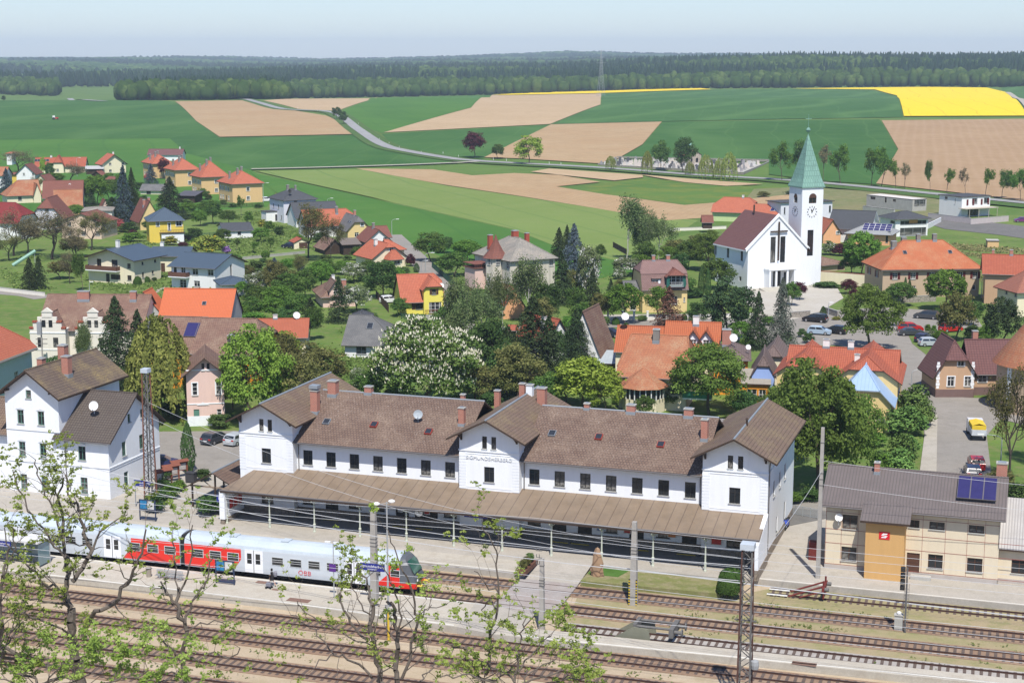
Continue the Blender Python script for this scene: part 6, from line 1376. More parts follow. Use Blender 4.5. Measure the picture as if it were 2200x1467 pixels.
LAND.append(('light blue building',at(100/3.667,815),10))
b=H(K3,(800,1200),(960,1180),he=4.2,depth=8,top=1045,ridge='y',l='red-brown gable with white chimney between the tall spruces',w='white',rm=R_RED,ov=.5,vg=.4,ch=((.25,.3,.9,1.6,WHCH),))
H(K3,(930,1330),(1215,1290),he=3.2,depth=8,ang=-20,top=985,ridge='y',l='steep mottled brown roof beside the dark spruce in the middle',w='white',rm=R_MIX,ov=.5,vg=.3,short='steep brown roof')
H(K3,(440,960),(620,950),yb=1050,depth=7,top=800,ridge='y',l='peach gable glimpsed through the birches below the villa',w='peach',rm=R_RED,ov=.4,vg=.3)
H(K3,(1185,1385),(1340,1390),he=2.8,depth=5,top=1345,ridge='shed',rise=.3,l='carport with pale blue flat roof left of the farmhouse',n='carport',c='carport',w='wood',rm=sheet('pale_blue_flat_roof',(.42,.47,.5),(.35,.4,.42),.5))
H(K3,(1145,1345),(1235,1335),he=2.0,depth=3,top=1300,l='tiny red-roofed hut beside the carport',n='garden_hut',c='hut',w='wood',rm=R_RED,ov=.2)
H(K3,(500,1130),(545,1130),he=3.4,depth=5,top=1095,l='small red roof patch among the birches',n='garden_hut',c='hut',w='wood',rm=R_RED)
#trees and shrubs
BARK=plain('grey_brown_bark',(.115,.09,.07),.95,.3,3);BARKP=plain('pale_birch_bark',(.42,.40,.36),.9,.4,3);BARKD=plain('dark_bark',(.06,.048,.04),.95,.3,3)
LM={'mid':leafmat('leaves_mid',(0.097,0.172,0.041),(0.187,0.262,0.069)),'fresh':leafmat('leaves_fresh',(0.122,0.235,0.041),(0.227,0.359,0.073)),'bright':leafmat('leaves_bright',(0.190,0.275,0.047),(0.302,0.380,0.081),.3),'lemon':leafmat('leaves_lemon',(0.260,0.373,0.055),(0.405,0.524,0.109),.3),'dark':leafmat('leaves_dark',(0.073,0.135,0.041),(0.134,0.215,0.068)),'olive':leafmat('leaves_olive',(0.155,0.159,0.055),(0.260,0.235,0.092)),'copper':leafmat('leaves_copper',(0.081,0.025,0.036),(0.155,0.048,0.063)),'blossom':leafmat('leaves_blossom',(0.162,0.207,0.092),(0.276,0.290,0.163),.2,(.62,.62,.56),.38),'chestnut':leafmat('leaves_chestnut',(0.112,0.180,0.047),(0.190,0.260,0.068),.2),'birch':leafmat('leaves_birch',(0.138,0.193,0.073),(0.243,0.283,0.128),.3),'willow':leafmat('leaves_willow',(0.243,0.290,0.073),(0.405,0.442,0.128),.3),'spruce':leafmat('needles_spruce',(.04,.062,.027),(.075,.10,.042),.05),'blue':leafmat('needles_blue',(0.073,0.103,0.119),(0.138,0.166,0.192),.05),'brown':leafmat('needles_brown',(0.138,0.069,0.051),(0.227,0.117,0.082),.05),'pine':leafmat('needles_pine',(.045,.075,.032),(.085,.12,.05),.05),'greyspruce':leafmat('needles_grey_green',(0.090,0.103,0.082),(0.162,0.172,0.136),.05),'thuja':leafmat('thuja_foliage',(0.057,0.103,0.032),(0.114,0.166,0.055),.08),'bush':leafmat('bush_leaves',(0.114,0.179,0.055),(0.212,0.276,0.092)),'bare':leafmat('budding_twigs',(.19,.165,.09),(.30,.27,.14),.2),'lilac':leafmat('lilac_flowers',(0.487,0.276,0.656),(0.672,0.414,0.810),.2),'juniper':leafmat('juniper_foliage',(0.122,0.207,0.055),(0.227,0.331,0.092),.1),'redbush':leafmat('red_shrub_leaves',(0.390,0.103,0.109),(0.552,0.166,0.163),.2),'yellowbush':leafmat('yellow_flowering_leaves',(0.227,0.262,0.055),(0.422,0.414,0.092),.2,(.75,.55,.06),.25)}
CANDLE=plain('chestnut_blossom',(.72,.68,.52),.8,.15)
FS=[1,1]
def leaves(name,pts,nrm,size,v,mat,rs,aspect=1.0,fitw=1.0):
 """one small folded card per point; nrm biases its facing"""
 n=len(pts);pts=np.array(pts)
 if fitw and n:
  m_=np.percentile(np.hypot(pts[:,0],pts[:,1]),97);pts[:,:2]*=fitw*.5/m_;z_=np.percentile(pts[:,2],99.5);pts[:,2]*=1/z_;FS[:]=[fitw*.5/m_,1/z_]
 r=rs.normal(0,1,(n,3));d=nrm*1.1+r*.75;d/=np.linalg.norm(d,axis=1,keepdims=True)+1e-9
 u=np.cross(d,rs.normal(0,1,(n,3)));u/=np.linalg.norm(u,axis=1,keepdims=True)+1e-9;w=np.cross(d,u)
 s=(size*rs.uniform(.65,1.35,(n,1)) if np.isscalar(size) else size[:,None])
 u=u*s*.5;w=w*s*.5*aspect
 q=np.stack([pts-u-w,pts+u-w*.6,pts+u*.8+w,pts-u*.7+w*.8],1).reshape(-1,3)
 me=bpy.data.meshes.new(name);me.vertices.add(4*n);me.vertices.foreach_set('co',q.ravel().astype(np.float32))
 me.loops.add(4*n);me.loops.foreach_set('vertex_index',np.arange(4*n,dtype=np.int32));me.polygons.add(n)
 me.polygons.foreach_set('loop_start',np.arange(0,4*n,4,dtype=np.int32))
 a=me.attributes.new('v','FLOAT','FACE');a.data.foreach_set('value',np.clip(v,0,1).astype(np.float32))
 me.materials.append(mat);me.update(calc_edges=True);return me
def limb_mesh(name,segs,mat,n=5):
 mb=MB()
 for a,b_,r0,r1 in segs:mb.tube(a,b_,r0,r1,n,0,caps=False)
 return mb.mesh(name,mat)
def skeleton(rs,spread,h0,levels=3,kids=4,droop=0,r0=.022,top=1.0):
 """limbs inside a unit tree; returns segments and tips"""
 segs,tips=[],[]
 def grow(p,d,L,r,lv):
  q=p;n=3
  for i in range(n):
   d2=(d+Vector(rs.normal(0,.16,3))+Vector((0,0,.08-droop*lv*.12))).normalized();q2=q+d2*L/n
   ra=r*(1-.25*i/n);segs.append((q,q2,ra,ra*.85));q=q2;d=d2
   if lv<levels and i>0 or (lv==0 and i>0):
    for k in range(kids if i==n-1 else 2):
     a=rs.uniform(0,6.283);t=rs.uniform(.5,1.05)
     x=d.orthogonal().normalized();y=d.cross(x);e=(d*cos(t)+(x*cos(a)+y*sin(a))*sin(t)).normalized()
     if e.z<-.15+droop*-.3:e.z=abs(e.z)*.3
     grow(q,e,L*rs.uniform(.55,.75),ra*.55,lv+1)
  if lv>=levels-1:tips.append(q)
 grow(Vector((0,0,0)),Vector((0,0,1)),h0,r0,0)
 return segs,tips
def norm_tree(segs,tips,h=1.0,w=1.0):
 P_=np.array([tuple(t) for t in tips]);zm=P_[:,2].max();wm=np.percentile(np.hypot(P_[:,0],P_[:,1]),92)*2
 f=Vector((w/wm,w/wm,h/zm))
 sc=lambda v:Vector((v.x*f.x,v.y*f.y,v.z*f.z))
 return [(sc(a),sc(b_),r0,r1) for a,b_,r0,r1 in segs],np.array([tuple(sc(t)) for t in tips])
PROTO={}
def mk_broad(key,mat,n=5200,leaf=.034,seed=1,clumps=75,zlo=.18,shape=1.0,hollow=.55,bark=BARK,cr=.13,candles=0,round_=False,trunk=.022):
 rs=np.random.RandomState(seed)
 c=[]
 while len(c)<clumps:
  p=rs.normal(0,1,3);p/=np.linalg.norm(p);r=rs.uniform(hollow,1)**.7
  if p[2]<-.75:continue
  if not round_:r*=1+.16*sin(3.1*atan2(p[1],p[0])+seed*1.7)+.12*sin(5*p[2]+2*atan2(p[1],p[0])+seed)
  c.append(p*r*(.86 if not round_ else .9))
 c=np.array(c);czz=c[:,2].copy()
 hc=(1-zlo)/2
 cen=np.stack([c[:,0]*.5*(1-.25*np.clip(czz,0,1)**2*shape),c[:,1]*.5*(1-.25*np.clip(czz,0,1)**2*shape),zlo+hc+c[:,2]*hc*1.0],1)
 rad=rs.uniform(.75,1.3,clumps)*cr;cv=rs.uniform(0,.75,clumps)
 idx=rs.randint(0,clumps,n);d=rs.normal(0,1,(n,3));d[:,2]=np.abs(d[:,2])*np.where(rs.rand(n)<.78,1,-1);d/=np.linalg.norm(d,axis=1,keepdims=True)
 rr=rs.uniform(.45,1.08,(n,1))*rad[idx][:,None]
 pts=cen[idx]+d*rr*np.array([1,1,.72]);pts[:,2]=np.minimum(pts[:,2],1.0)
 v=cv[idx]+rs.uniform(-.15,.3,n)
 me=leaves('crown',pts,d+np.array([0,0,.5]),leaf,v,mat,rs)
 segs,tips=skeleton(rs,1,.5,2,3,r0=trunk);segs,tips=norm_tree(segs,tips,.8,.7)
 tm=limb_mesh('trunk',segs,bark)
 PROTO[key]=[('trunk',tm),('crown',me)]
 if candles:
  mb=MB();k=0
  while k<candles:
   i=rs.randint(clumps);dd=rs.normal(0,1,3);dd[2]=abs(dd[2])+.1;dd/=np.linalg.norm(dd);p=(cen[i]+dd*rad[i]*1.04*np.array([1,1,.75]))*np.array([FS[0],FS[0],FS[1]])
   mb.tube(p,p+np.array([dd[0]*.008,dd[1]*.008,.026]),.0065,.002,4,0,caps=False);k+=1
  PROTO[key].append(('blossom',mb.mesh('blossom',CANDLE)))
def mk_loose(key,mat,n=3600,leaf=.028,seed=1,droop=0,bark=BARK,levels=3,spread=.05,narrow=1.0,r0=.016,trunkh=.4,vr=(0,1),hang=0):
 rs=np.random.RandomState(seed)
 segs,tips=skeleton(rs,1,trunkh,levels,3,droop,r0);segs,tips=norm_tree(segs,tips,.97,.9*narrow)
 if len(tips)>420:tips=tips[rs.permutation(len(tips))[:420]]
 idx=rs.randint(0,len(tips),n);cv=rs.uniform(0,.8,len(tips))
 pts=tips[idx]+rs.normal(0,spread,(n,3))*np.array([1,1,.8])
 if hang:pts[:,2]-=rs.uniform(0,hang,n)**1.0;pts[:,2]=np.maximum(pts[:,2],.06)
 me=leaves('crown',pts,rs.normal(0,1,(n,3))*.5+np.array([0,0,.6]),leaf,cv[idx]+rs.uniform(-.1,.3,n),mat,rs,1.0 if not hang else 1.0)
 PROTO[key]=[('trunk',limb_mesh('trunk',segs,bark,4)),('crown',me)]
def mk_willow(key,mat,seed=1,n=9000):
 rs=np.random.RandomState(seed);pts,v,nr=[],[],[]
 for i in range(150):
  p=rs.normal(0,1,3);p/=np.linalg.norm(p);p[2]=abs(p[2]);c=np.array([p[0]*.42,p[1]*.42,.55+p[2]*.43]);L=rs.uniform(.25,.6);cv=rs.uniform(0,.8)
  out=np.array([p[0],p[1],0])*.14
  for k in range(n//150):
   t=rs.rand()**.8;q=c+out*(1-(1-t)**2)+np.array([0,0,-L*t*t])+rs.normal(0,.012,3);q[2]=max(q[2],.05)
   pts.append(q);v.append(cv+rs.uniform(-.1,.3));nr.append(p)
 me=leaves('crown',np.array(pts),np.array(nr),.022,np.array(v),mat,rs,2.2)
 segs,tips=skeleton(rs,1,.5,2,3);segs,tips=norm_tree(segs,tips,.85,.7);PROTO[key]=[('trunk',limb_mesh('trunk',segs,BARK)),('crown',me)]
def mk_spruce(key,mat,seed=1,n=5200,tiers=26,droop=.35,w=1.0,leaf=.035,jag=.25,taper=.78,zlo=.04,bark=BARKD):
 rs=np.random.RandomState(seed);pts,nr,v=[],[],[];segs=[(Vector((0,0,0)),Vector((0,0,.97)),.016,.003)]
 nb=tiers*9
 for b_ in range(nb):
  z=zlo+(1-zlo)*(b_/nb)**.92;R=.5*w*((1-z)**taper+.02)*rs.uniform(1-jag,1.08);a=rs.uniform(0,6.283);cv=rs.uniform(0,.8)
  d=np.array([cos(a),sin(a),0]);m=max(6,int(n/nb*(.5+1.2*(1-z))))
  segs.append((Vector((0,0,z)),Vector((R*.8*cos(a),R*.8*sin(a),z-droop*R*.5)),.004,.001))
  for k in range(m):
   t=rs.uniform(.12,1)**.7;side=rs.normal(0,.18)*R*t**.5;q=d*R*t+np.array([-d[1],d[0],0])*side;q[2]=z-droop*R*t*t+rs.normal(0,.008)+(.04*R if t>.9 else 0)-abs(side)*.3
   pts.append(q);nr.append(np.array([d[0]*.4,d[1]*.4,1]));v.append(cv*.6+t*.35+rs.uniform(-.15,.15))
 pts=np.array(pts);pts[:,2]=np.clip(pts[:,2],.01,1)
 me=leaves('crown',pts,np.array(nr),leaf,np.array(v),mat,rs,.6);PROTO[key]=[('trunk',limb_mesh('trunk',segs,bark,4)),('crown',me)]
def mk_thuja(key,mat,seed=1,n=3000,leaf=.035,egg=1.0):
 rs=np.random.RandomState(seed);z=rs.uniform(0.01,1,n);a=rs.uniform(0,6.283,n)
 prof=np.sin(np.clip(z,0,1)**(.75*egg)*pi)**.55*(1-.25*z);lump=1+.07*np.sin(a*3+z*9+seed)+.06*np.sin(a*7-z*23)
 R=.5*prof*lump*rs.uniform(.82,1.04,n);pts=np.stack([np.cos(a)*R,np.sin(a)*R,z],1)
 v=.35+.3*np.sin(a*5+z*14)+rs.uniform(-.25,.3,n)
 me=leaves('crown',pts,np.stack([np.cos(a),np.sin(a),.25+0*a],1)*1.2,leaf,v,mat,rs,1.4)
 PROTO[key]=[('trunk',limb_mesh('trunk',[(Vector((0,0,0)),Vector((0,0,.5)),.03,.02)],BARKD)),('crown',me)]
for i,k in enumerate(('mid','fresh','dark','bright','lemon','olive','copper','blossom')):
 for j in (0,1):mk_broad('%s%d'%(k,j),LM[k],seed=11+i*7+j*3,clumps=62+16*j,n=5200 if k!='olive' else 4600)
LM['maple']=leafmat('leaves_maple',(.15,.23,.05),(.25,.35,.09),.4)
mk_broad('maple0',LM['maple'],15000,.021,91,170,.12,cr=.09);mk_broad('maple1',LM['maple'],15000,.021,97,170,.1,cr=.09);mk_broad('maple2',LM['bright'],13000,.023,99,140,.05,cr=.10)
mk_broad('chestnut0',LM['chestnut'],15000,.021,5,170,.04,cr=.095,candles=1900,round_=True);mk_broad('ball0',LM['fresh'],6500,.036,4,120,.22,round_=True,hollow=.75,cr=.10);mk_broad('ball1',LM['mid'],6500,.036,8,120,.22,round_=True,hollow=.75,cr=.10)
mk_broad('oliveb0',LM['olive'],9000,.025,71,120,.05,cr=.10)
mk_loose('birch0',LM['birch'],8500,.020,3,.5,BARKP,3,.045,.95,.014,.5,hang=.12);mk_loose('birch1',LM['birch'],8500,.020,9,.5,BARKP,3,.045,.95,.014,.5,hang=.12)
mk_loose('thin0',LM['fresh'],1900,.036,21,0,BARK,2,.05,.9,.02,.5);mk_loose('thin1',LM['mid'],1500,.036,23,0,BARK,2,.05,.9,.02,.5);mk_loose('thin2',LM['bare'],1200,.03,27,0,BARK,2,.05,.9,.02,.5)
mk_loose('loose0',LM['mid'],3600,.032,31,0,BARK,2,.06,.95,.018,.45);mk_loose('loose1',LM['fresh'],3600,.032,33,0,BARK,2,.06,.95,.018,.45)
mk_loose('bare0',LM['bare'],3800,.014,41,0,BARKD,4,.03,1,.022,.38);mk_loose('bare1',LM['bare'],3800,.014,44,0,BARKD,4,.03,1,.022,.38);mk_loose('bare2',LM['olive'],5200,.015,47,0,BARKD,4,.03,1,.02,.38)
mk_willow('willow0',LM['willow'],2);mk_willow('willow1',LM['willow'],6,3600)
mk_spruce('spruce0',LM['spruce'],1);mk_spruce('spruce1',LM['spruce'],5,tiers=20,jag=.4);mk_spruce('blue0',LM['blue'],2);mk_spruce('brown0',LM['brown'],3,jag=.4);mk_spruce('grey0',LM['greyspruce'],4,droop=.9,n=7500,leaf=.026)
mk_spruce('bigspruce0',LM['spruce'],6,n=14000,tiers=34,leaf=.02,jag=.35);mk_broad('pine0',LM['pine'],7000,.028,61,80,.05,cr=.11,bark=BARKD,shape=2.2);mk_broad('pine1',LM['pine'],7000,.028,64,70,.08,cr=.12,bark=BARKD,shape=2.6)
mk_thuja('thuja0',LM['thuja']);mk_thuja('thuja1',LM['thuja'],4)
for k in ('bush','juniper','redbush','lilac','yellowbush','dark','copper','blossom','fresh','thuja','olive'):mk_broad('b_'+k,LM[k],2600,.06,80+len(k),50,.0,round_=False,cr=.2,hollow=.4,trunk=.01)
def mk_clip(key,mat,n=6000,leaf=.05):
 rs=np.random.RandomState(9);d=rs.normal(0,1,(n,3));d[:,2]=np.abs(d[:,2])-.15;d/=np.linalg.norm(d,axis=1,keepdims=True)
 lump=1+.04*np.sin(d[:,0]*9+2)+.04*np.sin(d[:,1]*11)+rs.uniform(-.06,.03,n);pts=d*.5*lump[:,None];pts[:,2]=(pts[:,2]+.1)*1.7
 PROTO[key]=[('trunk',limb_mesh('trunk',[(Vector((0,0,0)),Vector((0,0,.4)),.03,.02)],BARKD)),('crown',leaves('crown',pts,d*1.6,leaf,.4+rs.uniform(-.3,.4,n),mat,rs))]
mk_clip('clip0',leafmat('clipped_evergreen',(.055,.11,.025),(.10,.165,.04),.1))
NAMES={'mid':('broadleaf_tree','mid-green broadleaf tree'),'fresh':('broadleaf_tree','fresh green leafy tree'),'dark':('broadleaf_tree','dark green broadleaf tree'),'bright':('broadleaf_tree','bright yellow-green tree'),'lemon':('broadleaf_tree','lemon-green young-leaved tree'),'olive':('broadleaf_tree','olive-brown budding tree'),'copper':('copper_tree','dark copper-leaved tree'),'blossom':('blossoming_tree','white blossoming fruit tree'),'maple':('maple_tree','large spreading maple'),'chestnut':('chestnut_tree','large chestnut tree covered in white candles'),'ball':('round_maple_tree','clipped ball-shaped maple'),'birch':('birch_tree','airy drooping birch'),'thin':('roadside_tree','slender sparse tree'),'loose':('broadleaf_tree','loose-crowned young tree'),'bare':('walnut_tree','nearly bare brown-twigged tree'),'willow':('willow_tree','weeping yellow-green willow'),'spruce':('spruce_tree','dark spruce'),'bigspruce':('spruce_tree','tall dark spruce'),'blue':('blue_spruce','blue-grey spruce'),'brown':('spruce_tree','reddish brown spruce'),'grey':('weeping_spruce','weeping grey-green spruce'),'pine':('pine_tree','broad dark pine'),'thuja':('thuja','narrow clipped thuja'),'oliveb':('broadleaf_tree','large olive-green tree'),'b_bush':('shrub','green garden shrub'),'b_juniper':('juniper_shrub','bright feathery juniper'),'b_redbush':('shrub','reddish flowering shrub'),'b_lilac':('lilac_bush','purple lilac bush'),'b_yellowbush':('shrub','yellow-flowered shrub'),'b_dark':('shrub','dark green shrub'),'b_copper':('shrub','dark red-leaved shrub'),'b_blossom':('shrub','white-flowered shrub'),'b_fresh':('shrub','fresh green shrub'),'b_thuja':('shrub','dense evergreen shrub'),'b_olive':('shrub','olive-tinged shrub'),'clip':('clipped_bush','round clipped evergreen bush')}
TREES=[]
def T(kind,x,yb,yt,wpx,label=None,terrain=False,z=0.0,loc=None):
 if kind.startswith(('spruce','bigspruce')):wpx*=1.6
 elif kind.startswith(('blue','grey','brown')):wpx*=1.35
 """tree read off the picture: foot (x, yb), top row yt, crown width in pixels"""
 p=loc if loc is not None else (att(x,yb) if terrain else at(x,yb,z));h=ztop(p.x,p.y,yt,p.z)-p.z;wm=metres(wpx,p)
 key=kind if kind in PROTO else kind+str(rnd.randint(0,sum(1 for k in PROTO if k.startswith(kind) and k[len(kind):].isdigit())-1))
 base=key.rstrip('0123456789');nm,ph=NAMES.get(base,('shrub','shrub'))
 e=bpy.data.objects.new(nm,None);C.objects.link(e);e.location=p;e.rotation_euler=(0,0,rnd.uniform(0,6.28));e.scale=(wm,wm,h)
 for n_,me in PROTO[key]:link(n_,me,e)
 e['category']='shrub' if base.startswith('b_') or base=='clip' else 'tree'
 if label:e['label']=label
 TREES.append((e,ph,p,x));return e
RW=True
T('copper',1020,340,284,50,'dark copper-leaved tree at the country road junction',RW);T('mid',1069,342,310,28,'small dense green tree right of the copper tree at the junction',RW);T('lemon',1136,354,292,62,'wide yellow-green tree at the roadside left of the cemetery',RW)
T('dark',724,257,231,24,'left one of two small trees on the bend of the field road',RW);T('dark',738,268,240,20,'right one of two small trees on the bend of the field road',RW);T('dark',8,219,206,10,'lone little tree on the field edge at the far left',RW)
T('mid',1420,368,302,42,'left leafy tree inside the cemetery',RW);T('dark',1468,374,296,50,'tallest tree in the cemetery beside its chapel',RW)
for i,(x,yb,yt,w_,l) in enumerate(((1312,367,336,24,'first small willow in front of the cemetery wall'),(1390,377,325,24,'narrow willow in front of the left part of the cemetery'),(1482,378,348,22,'small willow before the cemetery gate'),(1516,388,333,34,'willow right of the cemetery chapel'),(1545,390,340,26,'left one of the pair of wide willows by the cemetery'),(1566,392,328,36,'right one of the pair of wide willows by the cemetery'))):T('willow1',x,yb,yt,w_,l,RW)
for x,yb,yt,w_,k,l in ((1680,390,306,52,'loose1','leftmost avenue tree left of the church spire'),(1712,388,302,50,'loose0','full avenue tree just left of the church spire'),(1768,392,312,38,'thin2','brownish sparse avenue tree just right of the church spire'),(1806,397,312,48,'loose1','loose avenue tree second right of the church spire'),(1872,402,320,46,'thin0','left one of two leafy avenue trees where field turns brown'),(1893,403,318,56,'loose1','right one of two leafy avenue trees where field turns brown'),(1924,405,347,30,'thin0','thin avenue tree, left of a close pair before the brown field'),(1943,406,350,30,'thin2','thin avenue tree, right of a close pair before the brown field'),(1998,415,345,24,'loose0','narrow upright avenue tree before the brown field'),(2034,418,362,30,'thin0','sparse yellowish avenue tree above the flat-roofed shell house'),(2074,420,362,30,'thin2','bare-looking avenue tree above the white flat-roofed house'),(2117,423,362,34,'thin0','open V-shaped avenue tree above the red shutters'),(2152,427,365,42,'loose0','fuller avenue tree second from the right edge'),(2192,432,364,46,'loose1','avenue tree at the right edge of the picture')):T(k,x,yb,yt,w_,l,RW)
G=[('bare0',40,372,322,80),('bare1',150,392,348,80),('lemon0',94,385,337,16),('dark1',108,385,350,22),('blue0',15,420,362,30),('mid',182,440,392,46),('fresh',208,442,378,56),('mid',236,432,386,46),('fresh',192,412,385,40),('spruce1',196,446,412,22),('blue0',268,480,357,42),('bigspruce0',286,476,362,30),('spruce0',366,458,382,46),('blue0',325,396,352,26),('copper0',352,386,340,26),('spruce1',242,480,424,42),('spruce1',394,472,447,18),('b_redbush',256,498,472,30),('b_redbush',316,390,372,14),('bare1',30,550,446,120),('bare0',112,558,452,140),('bare2',196,538,455,100),('bare2',20,560,500,80),('olive1',160,552,508,60),('spruce0',65,622,554,30),('spruce1',85,620,552,28),('loose0',178,626,545,40),('bare0',150,610,540,46),('clip0',296,612,594,19),('clip0',316,607,594,14),('b_thuja',332,605,596,12),('b_fresh',284,520,500,52),('b_dark',278,500,478,40),('b_copper',285,508,494,24),('b_yellowbush',365,527,508,38),('b_yellowbush',450,548,506,72),('b_fresh',425,535,512,40),('b_copper',393,530,520,24),('b_lilac',487,548,528,19),('mid',458,482,430,48),('fresh',430,486,452,36),('mid',492,482,452,44),('thin0',518,463,420,22),('b_fresh',534,480,455,20),('thin1',583,542,510,30),('thin0',543,545,520,26),('thin1',508,538,514,22),('ball0',571,562,538,19),('b_yellowbush',563,492,472,22),('b_fresh',578,498,475,24),('thin1',525,500,478,22),('b_bush',412,470,455,30),('b_bush',400,440,428,24),('b_bush',448,430,418,18),('b_dark',310,440,420,26),('b_bush',300,460,436,34),('b_fresh',340,470,450,30),('b_dark',225,500,480,40),('b_fresh',235,395,372,30),('b_fresh',260,405,375,26),('b_dark',300,412,392,22),('b_bush',330,408,394,20),('b_bush',120,480,462,30),('bare2',662,560,436,120),('b_dark',600,505,487,24),('b_bush',549,588,560,40),('blue0',590,594,554,34),('blue0',648,580,562,16),('b_thuja',565,570,555,22),('blossom',552,634,584,58),('olive',606,640,572,70),('mid',625,650,588,80),('fresh',690,622,562,62),('mid',655,640,578,60),('dark',535,640,610,26),('mid',545,686,638,62),('fresh',588,690,640,60),('mid',640,696,632,80),('spruce1',668,702,640,34),('loose0',665,730,660,60),('fresh',520,640,605,30),('bare2',640,600,545,60),('olive',590,640,560,60),('fresh',735,590,560,46),('blossom0',762,608,566,56),('dark',822,642,562,78),('blossom1',768,672,614,70),('spruce0',729,692,596,38),('b_copper',882,572,546,22),('thuja0',895,585,565,14),('b_dark',868,590,575,30),('b_bush',800,692,672,30),('b_dark',795,625,600,26),('mid',925,562,500,72),('fresh',1004,562,516,66),('mid',975,594,543,80),('b_copper',906,535,513,16),('dark',955,545,510,44),('mid',1035,570,530,40),('fresh',990,548,520,40),('birch0',985,745,598,88),('birch1',1035,765,612,96),('birch0',1135,700,556,110),('birch1',1080,720,584,74),('birch0',1000,800,650,110),('dark',1045,815,690,110),('dark',1090,850,740,90),('dark',1180,700,610,60),('spruce0',1201,560,490,30),('bigspruce0',1218,555,484,24),('blue0',1233,598,482,50),('spruce1',1207,655,545,44),('spruce0',1273,660,580,34),('spruce1',1312,645,598,18),('blossom1',1262,655,530,56),('olive',1235,650,580,50),('loose0',1240,690,620,60),('bigspruce0',1145,838,640,112),('spruce1',1180,830,680,70),('bigspruce0',1237,812,664,66),('oliveb0',1112,862,735,130),('spruce1',1090,800,700,60),('dark',1200,800,710,60),('mid',1260,740,690,46),('willow1',1285,720,676,26),('loose0',1240,760,700,50),('birch0',1345,562,424,112),('birch1',1415,566,458,82),('mid',1385,580,520,60),('blossom1',1345,595,554,66),('fresh',1375,590,548,50),('birch0',1385,560,480,60),('maple1',1522,582,496,82),('mid',1478,580,516,58),('olive0',1495,560,505,50),('mid',1540,622,556,76),('thuja0',1506,638,572,15),('thuja1',1520,640,576,15),('fresh',1440,570,530,50),('dark',1460,590,545,40),('b_blossom',1330,600,575,30),('fresh0',1342,697,610,80),('fresh1',1415,686,616,58),('brown0',1437,702,616,56),('thuja1',1486,692,668,16),('clip0',1323,698,682,18),('clip0',1470,688,674,14),('thuja1',1345,742,694,32),('b_copper',1459,690,678,18),('b_bush',1300,700,680,24),('b_bush',1380,690,678,24),('pine1',1562,735,598,108),('spruce0',1627,750,628,42),('grey0',1678,752,600,66),('b_fresh',1608,748,720,36),('b_fresh',1690,740,712,24),('maple0',1865,752,610,130),('ball0',2030,668,582,88),('ball1',1935,658,608,64),('ball0',1850,596,500,78),('mid',1700,658,606,42),('copper1',1718,645,606,34),('copper0',1824,632,600,38),('thin0',1933,702,652,38),('olive0',2053,736,630,84),('pine0',2150,742,640,88),('b_dark',2095,678,648,44),('clip0',2012,680,660,18),('thuja0',1768,684,658,16),('b_thuja',1722,725,706,20),('b_thuja',1736,738,716,26),('b_fresh',1993,717,697,15),('b_fresh',2006,717,699,12),('b_blossom',2000,722,710,30),('b_dark',2090,730,700,40),('thuja0',1944,640,596,10),('thuja1',1953,640,600,10),('b_copper',1804,550,524,36),('b_blossom',1783,548,518,38),('b_yellowbush',1797,688,680,20),('b_dark',1775,618,606,60),('b_copper',1835,640,620,24),('fresh',2120,745,700,40),('maple1',1523,892,738,172),('lemon1',1255,880,770,146),('lemon0',1215,870,790,90),('maple0',1755,1062,775,222),('maple1',1815,1050,830,160),('maple1',1700,1000,800,120),('b_juniper',1960,905,828,84),('b_juniper',1945,935,872,90),('b_juniper',1980,920,862,60),('b_juniper',1935,1000,930,66),('b_juniper',1925,1035,965,90),('b_juniper',1955,985,935,44),('b_fresh',1890,1040,975,50),('bare2',2165,1050,788,150),('bare2',2215,1000,800,120),('b_thuja',2185,1092,1040,70),('b_olive',2150,1050,1010,60),('chestnut0',912,880,690,236),('maple2',545,912,698,160),('bright1',612,800,714,90),('oliveb0',672,850,740,150),('oliveb0',640,900,765,130),('olive1',610,830,720,90),('mid',785,880,800,80),('b_fresh',985,880,850,60),('blossom',770,850,790,40),('dark',700,930,820,120),('mid',500,880,800,70),('willow0',345,905,684,142),('bigspruce0',255,850,640,92),('spruce0',300,820,668,56),('dark',140,775,704,92),('birch1',200,730,650,64),('mid',75,785,735,34),('thuja0',405,1014,908,32),('b_dark',375,900,860,60),('willow1',300,900,760,60),('fresh',320,905,850,60),('b_bush',470,920,890,50),('birch0',185,790,690,50),('b_thuja',450,1104,1068,66),('b_thuja',436,1032,1008,36),('clip0',1570,1252,1220,56),('clip0',1566,1272,1242,54),('b_bush',1350,875,850,40),('dark',1440,880,830,50),('b_dark',1420,850,820,50),('b_dark',1050,870,845,50),('dark',1600,905,840,60),('b_bush',1600,830,800,40),('b_bush',1300,780,762,30),('blossom0',1320,780,752,30),('b_bush',900,700,684,26),('dark',1060,700,640,50),('mid',470,860,790,60),('b_bush',980,640,615,20),('b_bush',1020,650,625,30),('b_fresh',1090,640,610,50),('mid',1290,560,525,24),('olive',1330,640,600,30),('b_bush',700,560,548,26),('b_bush',745,560,548,20),('b_fresh',640,520,505,24),('b_bush',480,440,430,18),('b_bush',500,446,436,20),('b_dark',555,448,438,20),('b_bush',1650,470,460,14),('b_blossom',1700,420,408,30),('b_olive',1640,425,412,30)]
